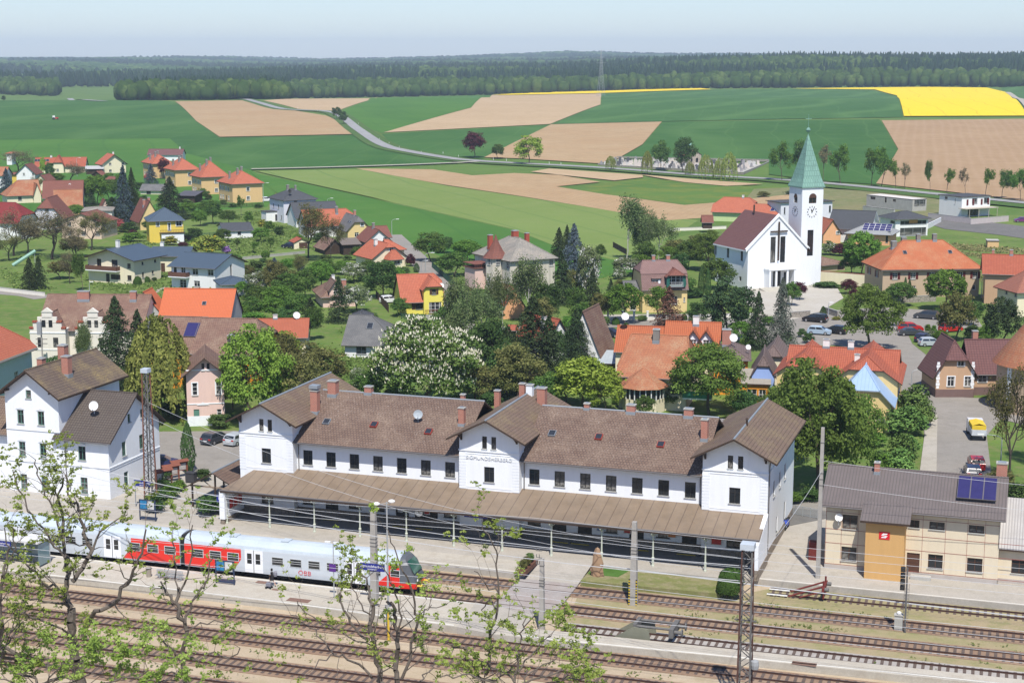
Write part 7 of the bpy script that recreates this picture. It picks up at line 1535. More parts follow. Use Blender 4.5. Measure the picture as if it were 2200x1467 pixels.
G+=[('mid',120,500,470,50),('fresh',165,470,440,40),('dark',250,455,425,40),('mid',330,500,466,50),('fresh',300,470,440,44),('olive',130,600,560,60),('mid',215,585,545,44),('b_dark',240,600,580,40),('b_fresh',175,480,462,40),('dark',418,520,490,40),('mid',480,520,492,40),('fresh',405,465,436,40),('mid',440,460,432,40),('b_bush',500,510,495,34),('mid',505,570,546,34),('olive',530,600,570,40),('fresh',620,590,556,50),('mid',700,600,556,66),('fresh',600,670,615,76),('mid',560,665,615,70),('dark',620,720,665,60),('fresh',520,690,655,44),('b_fresh',545,700,672,60),('mid',790,600,560,54),('b_bush',830,580,560,40),('fresh',850,620,575,50),('mid',860,680,640,44),('olive2',1000,690,620,60),('mid',955,720,660,60),('olive',1160,720,640,70),('mid',1090,680,620,60),('mid',1250,720,650,60),('olive',1290,690,630,50),('fresh',1225,740,680,60),('dark',1150,760,690,80),('dark',1060,780,700,90),('mid',970,790,700,80),('oliveb0',1020,860,770,110),('mid',1180,870,800,80),('lemon',1300,890,800,80),('mid',1385,900,850,50),('mid',1470,640,590,50),('fresh',1420,600,560,50),('olive',1450,560,515,60),('mid',1520,560,510,60),('b_dark',1490,640,618,40),('mid',1590,700,660,40),('dark',1500,700,650,50),('fresh',1590,740,690,50),('b_fresh',1650,700,680,30),('mid',2080,700,655,50),('b_bush',2060,660,640,30),('fresh',2020,740,710,40),('mid',1830,590,545,50),('mid',420,870,800,60),('dark',330,880,810,80),('mid',700,860,800,80),('fresh',850,880,830,60),('dark',130,820,765,80),('mid',210,840,770,70),('fresh',100,745,715,50),('b_fresh',1880,960,930,50),('b_bush',1900,1000,970,60),('mid',1640,900,850,60),('fresh',1590,880,840,50),('b_dark',1740,1075,1050,60),('b_fresh',1700,1080,1058,50),('bare2',60,545,470,90),('bare1',165,560,480,90),('bare2',80,420,380,50),('fresh',120,400,372,40),('mid',285,450,415,40),('b_fresh',350,440,420,30),('mid',435,430,405,34),('fresh',560,520,490,40),('b_dark',690,520,500,40),('mid',770,560,530,40),('bare2',710,560,470,70)]
for n_ in ('olive2',):PROTO[n_]=PROTO['olive0']
for g in G:T(*g)
for x,yb,yt,w_ in ((330,1100,1062,50),(345,1085,1050,40),(368,1070,1040,40),(385,1055,1032,34),(350,1045,1012,40)):T('b_dark' if x<360 else 'b_fresh',x,yb,yt,w_)
def undergrowth(name,label,px,n,size,mat,seed,near=None):
 rs=np.random.RandomState(seed);pts=[];poly=[at(x,y) for x,y in px];xs=[p.x for p in poly];ys=[p.y for p in poly];cen=[]
 def inside(x,y):
  c_=False;j=len(poly)-1
  for i in range(len(poly)):
   a,b_=poly[i],poly[j]
   if (a.y>y)!=(b_.y>y) and x<(b_.x-a.x)*(y-a.y)/(b_.y-a.y)+a.x:c_=not c_
   j=i
  return c_
 while len(cen)<n//14:
  x,y=rs.uniform(min(xs),max(xs)),rs.uniform(min(ys),max(ys))
  if not inside(x,y) or sin(x/9+seed)+sin(y/13)+.7*sin(x/3.1+y/4.7)<.2:continue
  if any(((q.x-x)**2+(q.y-y)**2)<r*r for s_,q,r in LAND):continue
  if any(((x-q[0])**2+(y-q[1])**2)<q[2]**2 for q in KEEP):continue
  cen.append((x,y,rs.uniform(.3,1.3)))
 for x,y,r in cen:
  for _ in range(14):pts.append((x+rs.normal(0,r),y+rs.normal(0,r),abs(rs.normal(0,.22))*r+.05))
 pts=np.array(pts);me=leaves('tufts',pts,np.tile([0,-.3,1.0],(len(pts),1)),size,rs.uniform(0,1,len(pts)),mat,rs,fitw=0)
 o=link(name,me);tag(o,label,'undergrowth',kind='stuff')
KEEP=[]
def keep_line(px,r):
 P_=[at(x,y) for x,y in px]
 for a,b_ in zip(P_,P_[1:]):
  n=int((b_-a).length//r)+1
  for k in range(n+1):q=a.lerp(b_,k/n);KEEP.append((q.x,q.y,r))
keep_line([(842,505),(868,530),(905,565),(950,615),(975,650),(988,690),(990,720)],4.2);keep_line([(960,722),(1150,705),(1290,697),(1480,690),(1620,692),(1700,700),(1900,700),(2080,710)],7);keep_line([(-40,625),(60,633),(98,641)],4)
UG=leafmat('undergrowth_leaves',(.12,.18,.045),(.21,.26,.08),.2)
undergrowth('undergrowth','rough grass and herbs in the gardens of the left half of the village',[(-20,560),(300,520),(420,470),(560,455),(760,520),(900,640),(930,700),(800,800),(500,800),(100,700)],26000,.34,UG,3)
undergrowth('undergrowth','rough growth under the trees behind the station',[(420,780),(900,740),(1180,740),(1320,780),(1600,900),(1600,940),(1200,880),(700,850),(430,920)],15000,.3,UG,5)
undergrowth('undergrowth','rough grass round the building plots at the right',[(1980,520),(2200,535),(2330,560),(2330,640),(2150,620),(1990,560)],9000,.4,leafmat('dry_undergrowth',(.20,.20,.08),(.30,.28,.13),.2),7)
undergrowth('undergrowth','weeds and grass tufts between the garden trees in the middle',[(1000,580),(1280,540),(1330,640),(1270,680),(1050,700),(980,660)],9000,.32,UG,9)
YG=leafmat('yard_weeds',(.13,.16,.05),(.24,.23,.10),.2)
def weeds():
 rs=np.random.RandomState(2);pts=[]
 for _ in range(1500):
  b_=rs.randint(7);y=(-10.3,-14.9,-19.6,-23.0,-30.6,-35.8,-41)[b_]+rs.normal(0,.45);x=rs.uniform(-80,34)
  if -24<x<-14 and y>-27:continue
  if x<-14 and b_ in (0,2,3):continue
  if b_==2 and rs.rand()<.4 or b_>3 and rs.rand()<.5 or sin(x/4+b_)<-.3:continue
  for k in range(rs.randint(3,9)):q=SM@Vector((x+rs.normal(0,.3),y+rs.normal(0,.2),Z_Y+abs(rs.normal(0,.08))));pts.append(tuple(q))
 pts=np.array(pts);me=leaves('tufts',pts,np.tile([0,-.3,1.0],(len(pts),1)),.16,rs.uniform(0,1,len(pts)),YG,rs,fitw=0);o=link('yard_weeds',me);tag(o,'weeds growing between the tracks','weeds',kind='stuff')
weeds()
#cars
CARG=plain('car_glass',(.02,.025,.03),.06,.1,spec=.8);TYRE=plain('tyre_rubber',(.02,.02,.02),.9);RIM=plain('alloy_rim',(.5,.5,.52),.3,.05,metal=.6);LAMPR=plain('tail_lamp',(.4,.01,.01),.3);LAMPW=plain('head_lamp',(.7,.7,.7),.15);PLATE=plain('number_plate',(.7,.7,.7),.5)
PAINT={'black':(.012,.012,.014),'grey':(.05,.055,.065),'silver':(.42,.45,.48),'blue':(.015,.025,.10),'paleblue':(.35,.45,.55),'red':(.45,.015,.015),'white':(.75,.75,.76),'navy':(.02,.022,.05),'purple':(.16,.03,.16)}
CARS={}
def car_proto(colour,kind):
 k=(colour,kind)
 if k in CARS:return CARS[k]
 pm=plain('car_paint_'+colour,PAINT[colour],.25,.03,spec=.6);L_,Wd=(4.2,1.74) if kind=='hatch' else (4.6,1.78)
 h=L_/2
 if kind=='hatch':prof=[(-h,.42),(-h+.02,.75),(-h+.12,.95),(-h+.42,1.38),(-h+.75,1.47),(.0,1.5),(.38,1.43),(1.12,.98),(1.85,.82),(h-.03,.66),(h,.40)]
 elif kind=='wagon':prof=[(-h,.42),(-h+.02,.8),(-h+.1,1.0),(-h+.3,1.5),(-h+.6,1.58),(.1,1.6),(.55,1.52),(1.35,1.02),(2.05,.84),(h-.03,.68),(h,.40)]
 else:prof=[(-h,.42),(-h+.03,.8),(-h+.12,.95),(-h+.75,1.0),(-h+1.35,1.38),(-.1,1.44),(.3,1.38),(1.1,.96),(2.0,.80),(h-.03,.64),(h,.38)]
 b=MB();n=len(prof)
 def yw(i,z):return Wd/2*(1 if z<.96 else 1-(z-.96)*.30)*(1 if 0<i<n-1 else .93)
 ring=[]
 low=.24
 for s_ in (-1,1):ring.append([Vector((x,s_*yw(i,z)*(.94 if i in (0,n-1) else 1),z)) for i,(x,z) in enumerate(prof)])
 Lr,Rr=ring
 for i in range(n-1):b.face([Lr[i],Rr[i],Rr[i+1],Lr[i+1]])
 belt=[(x,min(z,.93)) for x,z in prof]
 for s_,R_ in ((-1,Lr),(1,Rr)):
  lo=[Vector((x,s_*Wd/2*.97,low)) for x,z in prof];be=[Vector((x,s_*Wd/2*(.94 if i in (0,n-1) else 1),min(z,.93))) for i,(x,z) in enumerate(prof)]
  for i in range(n-1):
   q=[lo[i],lo[i+1],be[i+1],be[i]];b.face(q if s_<0 else q[::-1])
   if prof[i][1]>.93 or prof[i+1][1]>.93:q=[be[i],be[i+1],R_[i+1],R_[i]];b.face(q if s_<0 else q[::-1])
 b.face([(-h,-Wd/2*.9,low),(-h,Wd/2*.9,low),(-h,Wd/2*.9,.45),(-h,-Wd/2*.9,.45)][::-1]);b.face([(h,-Wd/2*.9,low),(h,Wd/2*.9,low),(h,Wd/2*.9,.42),(h,-Wd/2*.9,.42)])
 parts=[('body',b.mesh('body',pm),None)]
 g=MB();top=max(z for _,z in prof)
 fr=[i for i in range(n-1) if prof[i][1]>1.3 and prof[i+1][1]<1.1][0];re=[i for i in range(n-1) if prof[i][1]<1.1 and prof[i+1][1]>1.3][0]
 for i in (fr,re):
  a,c_=Lr[i].lerp(Lr[i+1],.08),Lr[i].lerp(Lr[i+1],.9);a2,c2=Rr[i].lerp(Rr[i+1],.08),Rr[i].lerp(Rr[i+1],.9);nn=Vector((.012 if i==fr else -.012,0,.012))
  g.face([a.lerp(a2,.06)+nn,a2.lerp(a,.06)+nn,c2.lerp(c_,.06)+nn,c_.lerp(c2,.06)+nn])
 for s_ in (-1,1):
  x0,x1=prof[re][0]+.22,prof[fr+1][0]-.22;xt0,xt1=prof[re+1][0]+.12,prof[fr][0]-.02;zt=prof[fr][1]-.07;yb_,yt_=s_*(Wd/2*.985+.006),s_*(Wd/2*(1-(zt-.96)*.30)+.014)
  xm=(x0+x1)/2
  for u0,u1 in ((0,.48),(.52,1)):
   q=[(x0+(x1-x0)*u0,yb_,.99),(x0+(x1-x0)*u1,yb_,.99),(xt0+(xt1-xt0)*u1,yt_,zt),(xt0+(xt1-xt0)*u0,yt_,zt)];g.face(q if s_<0 else q[::-1])
 parts.append(('windows',g.mesh('windows',CARG),None))
 wh=MB();wh.tube((0,-.1,0),(0,.1,0),.31,.31,16);wm_=wh.mesh('wheel',TYRE);rm_=MB();rm_.tube((0,-.108,0),(0,.108,0),.19,.19,12);rmm=rm_.mesh('rim',RIM)
 for x in (-h+.78,h-.85):
  for s_ in (-1,1):parts.append(('wheel',wm_,(x,s_*(Wd/2-.09),.31),rmm))
 l=MB();l.box(-.03,-.17,-.08,.03,.17,.08);lm=l.mesh('tail_light',LAMPR);l2=l.mesh('headlight',LAMPW)
 for s_ in (-1,1):parts.append(('tail_light',lm,(-h+.03,s_*.66,.82)));parts.append(('headlight',l2,(h-.06,s_*.62,.62)))
 p=MB();p.box(-.02,-.26,-.06,.02,.26,.06);pm_=p.mesh('number_plate',PLATE);parts.append(('number_plate',pm_,(-h-.01,0,.6)));parts.append(('number_plate',pm_,(h+.01,0,.45)))
 CARS[k]=parts;return parts
def car(colour,kind,x,y,deg,label,z=.1,loc=None):
 p=loc or at(x,y,z);e=empty('parked_car',label,'car',p,deg,'parked cars')
 for q in car_proto(colour,kind):
  o=link(q[0],q[1],e,q[2] if len(q)>2 and q[2] else None)
  if len(q)>3:link('rim',q[3],o)
 return e
car('grey','hatch',463,950,62,'dark grey hatchback parked on the forecourt beside the pink house',.07)
car('silver','hatch',512,952,62,'silver hatchback half hidden behind the left end of the station',.07)
car('blue','hatch',348,1004,10,'deep blue car behind the white railway house',.07)
car('navy','hatch',1312,723,-28,'small dark car alone beside the thuja at the street',.12)
car('black','wagon',1751,691,150,'black car nearest the church plaza in the car park',.12);car('paleblue','hatch',1760,718,-22,'pale silver-blue car left of the big maple',.12);car('black','hatch',1794,716,150,'dark car half under the left side of the big maple',.12)
car('grey','wagon',1990,684,152,'grey estate car below the rectory wall',.12);car('red','wagon',1955,711,-4,'bright red car behind the dark grey saloon',.12);car('grey','sedan',1958,720,-2,'dark grey saloon in front of the red car',.12)
car('navy','hatch',1984,733,52,'dark blue car half behind the silver car on the grass edge',.12);car('silver','hatch',2000,743,2,'silver small car on the grass edge of the street',.14);car('red','hatch',2042,712,20,'dark red car under the olive tree in the car park',.14)
car('red','hatch',2097,1004,80,'red hatchback parked in the right street',.12);car('navy','hatch',2089,1023,80,'dark blue car with pale roof behind the cream building roof',.12)
car('white','hatch',838,650,25,'white car left of the lemon yellow house',.06);car('white','wagon',571,433,5,'white van-like car right of the nearest orange apartment house',.06);car('black','hatch',405,516,20,'black car right of the bright yellow house',.06)
car('navy','hatch',622,533,150,'dark car before the small garage left of the walnut trunk',.06);car('grey','wagon',1055,652,150,'grey car among the birches below the villa',.06);car('purple','hatch',2194,477,178,'purple and black car by the building site at the right edge',.14)
tk=empty('small_truck','small white truck with yellow load cover parked in the right street','truck',at(2097,938,.12),82,'parked cars')
p=MB();p.box(-2.6,-.95,.75,1.0,.95,1.0);p.box(-2.6,-.95,1.0,-2.52,.95,1.5);p.box(-2.6,-.97,1.0,1.0,-.9,1.5);p.box(-2.6,.9,1.0,1.0,.97,1.5);p.obj('load_bed',plain('truck_grey',(.5,.52,.55),.5),tk)
p=MB();p.box(-2.3,-.88,1.4,.9,.88,2.0);p.face([(-2.3,-.88,2.0),(.9,-.88,2.0),(.9,0,2.25),(-2.3,0,2.25)]);p.face([(-2.3,0,2.25),(.9,0,2.25),(.9,.88,2.0),(-2.3,.88,2.0)]);p.obj('cover',plain('yellow_cover',(.68,.48,.04),.7),tk)
p=MB();p.prism([(1.05,.5),(2.7,.5),(2.75,1.15),(2.3,2.05),(1.05,2.1)],-.95,.95);p.obj('cab',plain('car_paint_white',PAINT['white'],.25,.03),tk)
p=MB();p.face([(2.78,-.85,1.2),(2.78,.85,1.2),(2.36,.8,2.0),(2.36,-.8,2.0)]);p.obj('windscreen',CARG,tk)
for x in (-1.8,1.9):
 for y in (-.85,.85):p=MB();p.tube((x,y-.12,.38),(x,y+.12,.38),.38,.38,14);p.obj('wheel',TYRE,tk)
mc=empty('motorcycle','blue and white sports motorcycle parked by the right end wall of the station','motorcycle',at(1690,1135,.04),-112)
for x in (-.72,.72):p=MB();p.tube((x,-.07,.31),(x,.07,.31),.31,.31,16);p.obj('wheel',TYRE,mc)
p=MB();p.prism([(-.35,.45),(.55,.4),(.85,.75),(.55,1.15),(.3,.95),(-.1,.98),(-.4,.8)],-.17,.17);p.obj('fairing',plain('bike_blue',(.02,.06,.40),.25),mc)
p=MB();p.prism([(-.95,.85),(-.2,.78),(.0,.9),(-.3,.95),(-.9,1.05)],-.13,.13);p.obj('seat',TYRE,mc)
p=MB();p.tube((.55,-.36,1.08),(.55,.36,1.08),.025,.025,6);p.obj('handlebar',TYRE,mc);p=MB();p.face([(.62,-.15,1.1),(.62,.15,1.1),(.42,.12,1.32),(.42,-.12,1.32)]);p.obj('windshield',CARG,mc)
p=MB();p.tube((.72,-.1,.32),(.5,-.08,1.0),.035,.035,6);p.tube((.72,.1,.32),(.5,.08,1.0),.035,.035,6);p.obj('fork',RIM,mc)
p=MB();p.tube((-.2,-.16,.35),(-1.0,-.2,.55),.06,.07,8);p.obj('exhaust',RIM,mc)
#lamps, masts, poles
GALV=plain('galvanised_steel',(.42,.44,.45),.5,.12,metal=.3);POLEC=plain('pole_concrete',(.36,.34,.31),.9,.2,1.5);RUSTM=plain('rusty_mast_steel',(.20,.085,.055),.8,.35,1.5);MASTG=plain('weathered_mast_steel',(.14,.135,.13),.7,.3,1.5)
def lamp(x,yb,yt,arm,label,z=.05,side=1,terrain=False):
 p=att(x,yb) if terrain else at(x,yb,z);h=ztop(p.x,p.y,yt,z)-p.z
 e=empty('street_lamp',label,'street lamp',p,0,'street lamps')
 q=MB();q.tube((0,0,0),(0,0,h-.6),.09,.06,8);pts=[(side*arm*(1-cos(a)),0,h-.6+.6*sin(a)) for a in [pi/2*i/5 for i in range(6)]];q.path(pts,.045,6);q.obj('pole',GALV,e)
 q=MB();x1=side*arm;q.box(min(x1,x1+side*.8),-.14,h-.04,max(x1,x1+side*.8),.14,h+.08);q.obj('lamp_head',W_['w'],e);return e
lamp(566,436,393,1.2,'street lamp right of the nearest orange apartment house');lamp(842,513,471,1.2,'street lamp at the top end of the village road');lamp(914,592,543,1.3,'street lamp on the bend of the village road');lamp(704,470,426,1.0,'street lamp over the dark-roofed white house')
lamp(166,380,339,1.0,'street lamp before the long red-roofed house');lamp(193,640,606,.1,'mushroom-shaped lamp below the cream chalet');lamp(2149,1012,933,2.2,'street lamp leaning over the two cars in the right street',side=-1);lamp(1958,828,793,1.4,'street lamp beside the tan corner house');lamp(2108,640,600,.1,'small post lamp right of the rectory');lamp(1779,690,650,.1,'thin lamp post beside the plaza steps');lamp(905,585,560,.8,'short lamp by the green fence of the village road')
def ylamp(x,yb,yt,label):
 p=at(x,yb,-.6);h=ztop(p.x,p.y,yt,-.6)+.6;e=empty('platform_lamp',label,'lamp mast',p,SD)
 q=MB();q.tube((0,0,0),(0,0,2.6),.11,.10,8);q.obj('yellow_base',plain('yellow_paint',(.62,.42,.04),.6),e)
 q=MB();q.tube((0,0,2.6),(0,0,h),.10,.06,8);q.tube((-.9,0,h-.3),(.5,0,h),.03,.03,5);q.obj('pole',GALV,e)
 for dx,dz in ((.45,.1),(-.95,-.25)):q=MB();q.lathe([(0,-.1),(.28,-.06),(.3,.04),(.15,.14),(0,.16)],10,c=(dx,0,h+dz));q.obj('lamp_head',W_['w'],e)
ylamp(835,1375,1078,'tall lamp mast with yellow base and two white lamp heads')
e=empty('platform_lamp','short double-headed lamp with purple sign at the platform door of the railcar','lamp mast',at(718,1283,.03),SD)
q=MB();q.tube((0,0,0),(0,0,5.4),.06,.045,8);q.tube((-.5,0,5.2),(.3,0,5.4),.02,.02,4);q.obj('pole',GALV,e)
for dx in (-.5,.35):q=MB();q.box(dx-.3,-.1,5.2,dx+.25,.1,5.32);q.obj('lamp_head',W_['w'],e)
q=MB();q.box(-.4,-.12,2.5,.25,-.06,3.2);q.obj('sign_plate',plain('violet_sign',(.10,.03,.22),.5),e)
def cpole(x,yb,yt,r0,r1,label,z=-.6,stripe=False,hard=()):
 p=at(x,yb,z);h=ztop(p.x,p.y,yt,z)-z;e=empty('concrete_pole',label,'pole',p,SD)
 q=MB();q.box(-r0,-r0,0,r0,r0,.01)
 for a,b_ in (((-r0,-r0),(r0,-r0)),((r0,-r0),(r0,r0)),((r0,r0),(-r0,r0)),((-r0,r0),(-r0,-r0))):k=r1/r0;q.face([(a[0],a[1],0),(b_[0],b_[1],0),(b_[0]*k,b_[1]*k,h),(a[0]*k,a[1]*k,h)])
 q.face([(-r1,-r1,h),(r1,-r1,h),(r1,r1,h),(-r1,r1,h)]);q.obj('shaft',POLEC,e)
 for zz in (h*.62,h*.66,h*.7,h*.9):q=MB();rr_=r0+(r1-r0)*zz/h+.03;q.box(-rr_,-rr_,zz,rr_,rr_,zz+.06);q.obj('clamp',MASTG,e)
 if stripe:
  for s_ in (-1,1):
   q=MB();
   for i in range(9):q.box(s_*r0*.98-.07,-r0-.03,.1+i*.27,s_*r0*.98+.07,-r0-.005,.23+i*.27,i%2*0);q.box(s_*r0*.98-.07,-r0-.03,.235+i*.27,s_*r0*.98+.07,-r0-.005,.365+i*.27,1)
   q.obj('warning_stripes',[plain('stripe_yellow',(.6,.42,.03),.6),W_['d']],e)
 for zz,ln in hard:q=MB();q.tube((0,0,zz),(ln,0,zz),.03,.03,5);[q.tube((ln*t,0,zz),(ln*t,0,zz+.3),.05,.03,6) for t in (.5,1)];q.obj('bracket',MASTG,e)
 return e,h
cpole(1361,1298,1120,.34,.2,'concrete pole with yellow-black edge stripes in front of the grass plot',stripe=True)
cpole(805,1290,1099,.32,.22,'concrete pole carrying the station name sign on the island platform',z=.03)
cpole(1164,1353,1199,.24,.16,'concrete pole with black insulators at the crossing',hard=((7.2,-.5),(6.6,-.5),(6.0,-.5)))
cpole(1757,1241,918,.2,.15,'tall concrete pole at the left corner of the cream building',z=.03)
stsign('blue station name sign on the concrete pole beside the railcar front',SM@Matrix.Translation(SM.inverted()@at(805,1290)+Vector((0,-.42,3.0))),2.4,.66,sub='BAHNSTEIG')
def lattice(x,yb,yt,w0,w1,mats,label,z=-.6):
 p=at(x,yb,z);h=ztop(p.x,p.y,yt,z)-z;e=empty('lattice_mast',label,'mast',p,SD)
 n=int(h/.75);leg=[MB() for _ in range(4)];br_=MB()
 def cn(i,t):s_=((-1,-1),(1,-1),(1,1),(-1,1))[i];w_=(w0+(w1-w0)*t)/2;return Vector((s_[0]*w_,s_[1]*w_,h*t))
 for i in range(4):leg[i].tube(cn(i,0),cn(i,1),.09,.075,4);leg[i].obj('leg',mats[i%2],e)
 for f in range(4):
  br_=MB()
  for k in range(n):a,b_=k/n,(k+1)/n;i,j=(f,(f+1)%4) if k%2 else ((f+1)%4,f);br_.tube(cn(i,a),cn(j,b_),.04,.04,4,caps=False)
  br_.obj('lacing',mats[1],e)
 q=MB();q.box(-w1*.7,-w1*.7,h,w1*.7,w1*.7,h+.45);q.obj('cap',plain('pale_grey_paint',(.45,.5,.55),.6),e);return e,h
lattice(325,1092,800,1.0,.6,(RUSTM,MASTG),'rusty lattice mast in front of the white railway house',z=.03)
e_,h_=lattice(1598,1520,1178,1.0,.75,(plain('dark_rust',(.09,.045,.035),.8,.35),MASTG),'dark lattice mast rising from the bottom edge before the station end')
q=MB();q.lathe([(0,-.45),(.3,-.3),(.34,0),(.3,.3),(0,.45)],12,c=(.75,0,3.6));q.obj('float_box',W_['y'],e_);q=MB();q.box(-.9,-.05,h_*.55,.8,.05,h_*.55+.1);q.obj('crossarm',MASTG,e_)
cpole_=None
o=stsign('blue station name sign in front of the rusty lattice mast',SM@Matrix.Translation(SM.inverted()@at(319,1086)+Vector((0,-.8,2.4))),2.4,.66,sub='NACH WIEN',posts=((-1.1,-2.4),(1.1,-2.4)))
e=empty('transformer_pole','grey pole with white transformer box left of the stepped gable house','pole',at(93,800));hh=ztop(e.location.x,e.location.y,686)
q=MB();q.tube((0,0,0),(0,0,hh),.16,.11,6);q.obj('pole',POLEC,e);q=MB();q.box(-.55,-.4,hh-2.4,.1,.2,hh-.4);q.obj('box',W_['y'],e)
q=MB();[q.box(-.9,-.05,hh-3.2-k*.7,.9,.05,hh-3.1-k*.7) for k in range(2)];q.obj('crossarm',MASTG,e)
e=empty('signal_mast','signal mast with dark lamp heads in front of the cream building door','signal',at(1943.6,1358,-.6),SD);hh=ztop(e.location.x,e.location.y,1219,-.6)+.6
q=MB();q.tube((0,0,0),(0,0,hh),.09,.07,8);q.obj('pole',MASTG,e)
for k in range(4):q=MB();q.box(-.55,-.25,hh-.35-k*.55,-.15,.1,hh+.05-k*.55);q.tube((-.35,-.5,hh-.1-k*.55),(-.35,-.25,hh-.1-k*.55),.15,.15,8);q.obj('lamp_head',W_['d'],e)
q=MB();q.tube((.2,.25,0),(.2,.25,hh*.75),.02,.02,4);q.tube((-.2,.25,0),(-.2,.25,hh*.75),.02,.02,4);[q.tube((-.2,.25,z),(.2,.25,z),.015,.015,4) for z in [.3*i for i in range(1,int(hh*2.4))]];q.obj('ladder',MASTG,e)
e=empty('relay_cabinet','grey railway cabinet between tracks at the foot of the signal mast','cabinet',at(1930,1352,-.6),SD);q=MB();q.box(-.35,-.3,0,.35,.3,1.35);q.box(-.4,-.35,1.35,.4,.35,1.42);q.obj('body',CONC,e);q=MB();q.lathe([(0,0),(.2,.05),(.2,.2),(0,.3)],10,c=(0,0,1.42));q.obj('lid',W_['w'],e)
RED2=plain('dark_red_steel',(.16,.03,.025),.7,.3)
WIREM=plain('wire_grey',(.55,.56,.57),.6,.05)
def wire(x0,y0,z0,x1,y1,z1,sag,label,r=.017):
 q=MB();n=16;pts=[(x0+(x1-x0)*i/n,y0+(y1-y0)*i/n,z0+(z1-z0)*i/n-4*sag*(i/n)*(1-i/n)) for i in range(n+1)]
 q.path(pts,r,4);o=q.obj('overhead_wire',WIREM,None);o.matrix_world=SM;tag(o,label,'wire','overhead wires');return o
LT=SM.inverted()@at(325,1092);RT=SM.inverted()@at(1598,1520,-.6)
for i,(zz,dy,nm_) in enumerate(((10.8,0,'upper feeder wire from the dark lattice mast to the left'),(9.6,.4,'lower feeder wire from the dark lattice mast to the left'))):wire(RT.x,RT.y,zz,-78,-20+dy,12-i,2.0,nm_,.03)
for i,(zz,nm_) in enumerate(((11.4,'top cross wire between the two lattice masts'),(10.2,'second cross wire between the two lattice masts'))):wire(RT.x,RT.y,zz,LT.x,LT.y,12-i*1.6,2.6,nm_)
for i,(ty,nm_) in enumerate(((-12,'contact wire over the first track by the station'),(-17,'contact wire over the railcar'),(-28,'contact wire over the track beyond the island platform'),(-33,'contact wire over the second track beyond the island platform'))):
 wire(-120,ty-.8,5.0,60,ty+.8,5.0,.12,nm_,.018);wire(-120,ty-.8,6.2,-20,ty,6.2,.7,nm_.replace('contact','left carrying'),.018);wire(-20,ty,6.2,60,ty+.8,6.2,.6,nm_.replace('contact','right carrying'),.018)
PR=SM.inverted()@at(1757,1241)
wire(PR.x,PR.y,11.5,60,2,10,.8,'upper wire from the tall concrete pole to the right');wire(PR.x,PR.y,9.2,60,0,8,.8,'lower wire from the tall concrete pole to the right');wire(PR.x,PR.y,10.5,RT.x,RT.y,10.6,.6,'wire from the tall concrete pole to the dark lattice mast')
wire(-13.5,-12.2,2.3,58,-14,2.0,.3,'thick white drooping cable over the right tracks',.05)
#things on the platforms
def L3(px,py,z=0.03):return SM.inverted()@at(px,py,z)
def info_board(px,py,label,wd=1.9):
 q=L3(px,py);e=empty('info_board',label,'information board',SM@Vector((q.x,q.y,.03)),SD,'platform information boards')
 for s_ in (-1,1):m_=MB();m_.box(s_*wd/2-.05,-.05,0,s_*wd/2+.05,.05,2.3);m_.obj('post',plain('board_dark_blue',(.03,.045,.09),.5),e)
 m_=MB();m_.box(-wd/2+.05,-.06,1.2,wd/2-.05,.06,2.3);m_.obj('panel',MATS['board_dark_blue'],e)
 m_=MB();m_.box(-wd/2+.12,-.08,1.3,-.05,-.06,2.2);m_.obj('poster',plain('poster_blue',(.03,.2,.4),.4,.6,4),e);m_=MB();m_.box(.05,-.08,1.3,wd/2-.12,-.06,2.2);m_.obj('timetable',PAPER[1],e)
 m_=MB();m_.box(-wd/2+.05,-.04,.12,wd/2-.05,.04,.3);m_.obj('foot_rail',MATS['board_dark_blue'],e)
info_board(484,1254,'dark blue information board on the island platform right of the bench');info_board(318,1118,'dark blue information board on the first platform before the path')
q=L3(365,1244);e=empty('bench','grey wire-mesh bench row on the island platform','bench',SM@Vector((q.x,q.y,.03)),SD)
for k in range(4):
 for s_ in (-1,1):
  m_=MB();x=-1.35+k*.72
  for i in range(7):m_.box(x+i*.09,s_*.08,.42,x+i*.09+.03,s_*.5,.45);m_.box(x+i*.09,s_*.05,.45,x+i*.09+.03,s_*.09,.9)
  m_.box(x,s_*.47,.41,x+.6,s_*.5,.44);m_.box(x,s_*.05,.88,x+.6,s_*.08,.91);m_.obj('seat',GALV,e)
m_=MB();m_.box(-1.4,-.04,.3,1.5,.04,.38);[m_.box(x-.04,-.04,0,x+.04,.04,.38) for x in (-1.1,1.2)];m_.obj('frame',GALV,e)
q=L3(320,1238);e=empty('litter_bin','round grey-brown litter bin left of the platform bench','bin',SM@Vector((q.x,q.y,.03)),0);m_=MB();m_.lathe([(0,0),(.24,0),(.27,.8),(.25,.95),(.1,1.02),(0,1.02)],14);m_.obj('drum',plain('bin_metal',(.30,.26,.21),.6),e);m_=MB();m_.lathe([(.28,.8),(.29,.86)],14);m_.obj('band',W_['d'],e)
e=empty('platform_shelter','glass platform shelter with flat white roof at the left edge','shelter',SM@Vector((-70.8,-22.6,.03)),SD)
m_=MB();m_.box(-4.2,-1.2,2.5,4.2,1.2,2.68);m_.obj('roof',plain('pale_flat_panel',(.62,.62,.6),.6),e)
for x in (-4,-1.4,1.4,4):m_=MB();m_.box(x-.05,.9,0,x+.05,1.0,2.5);m_.obj('post',GALV,e)
gl=plain('shelter_glass',(.16,.24,.26),.08,.1,spec=.8)
for x in (-4,-1.4,1.4):m_=MB();m_.box(x+.08,.93,.2,x+2.5,.96,2.3);m_.obj('glass_panel',gl,e)
for x in (-4,4):m_=MB();m_.box(x-.02,-.9,.2,x+.02,.88,2.3);m_.obj('glass_panel',gl,e)
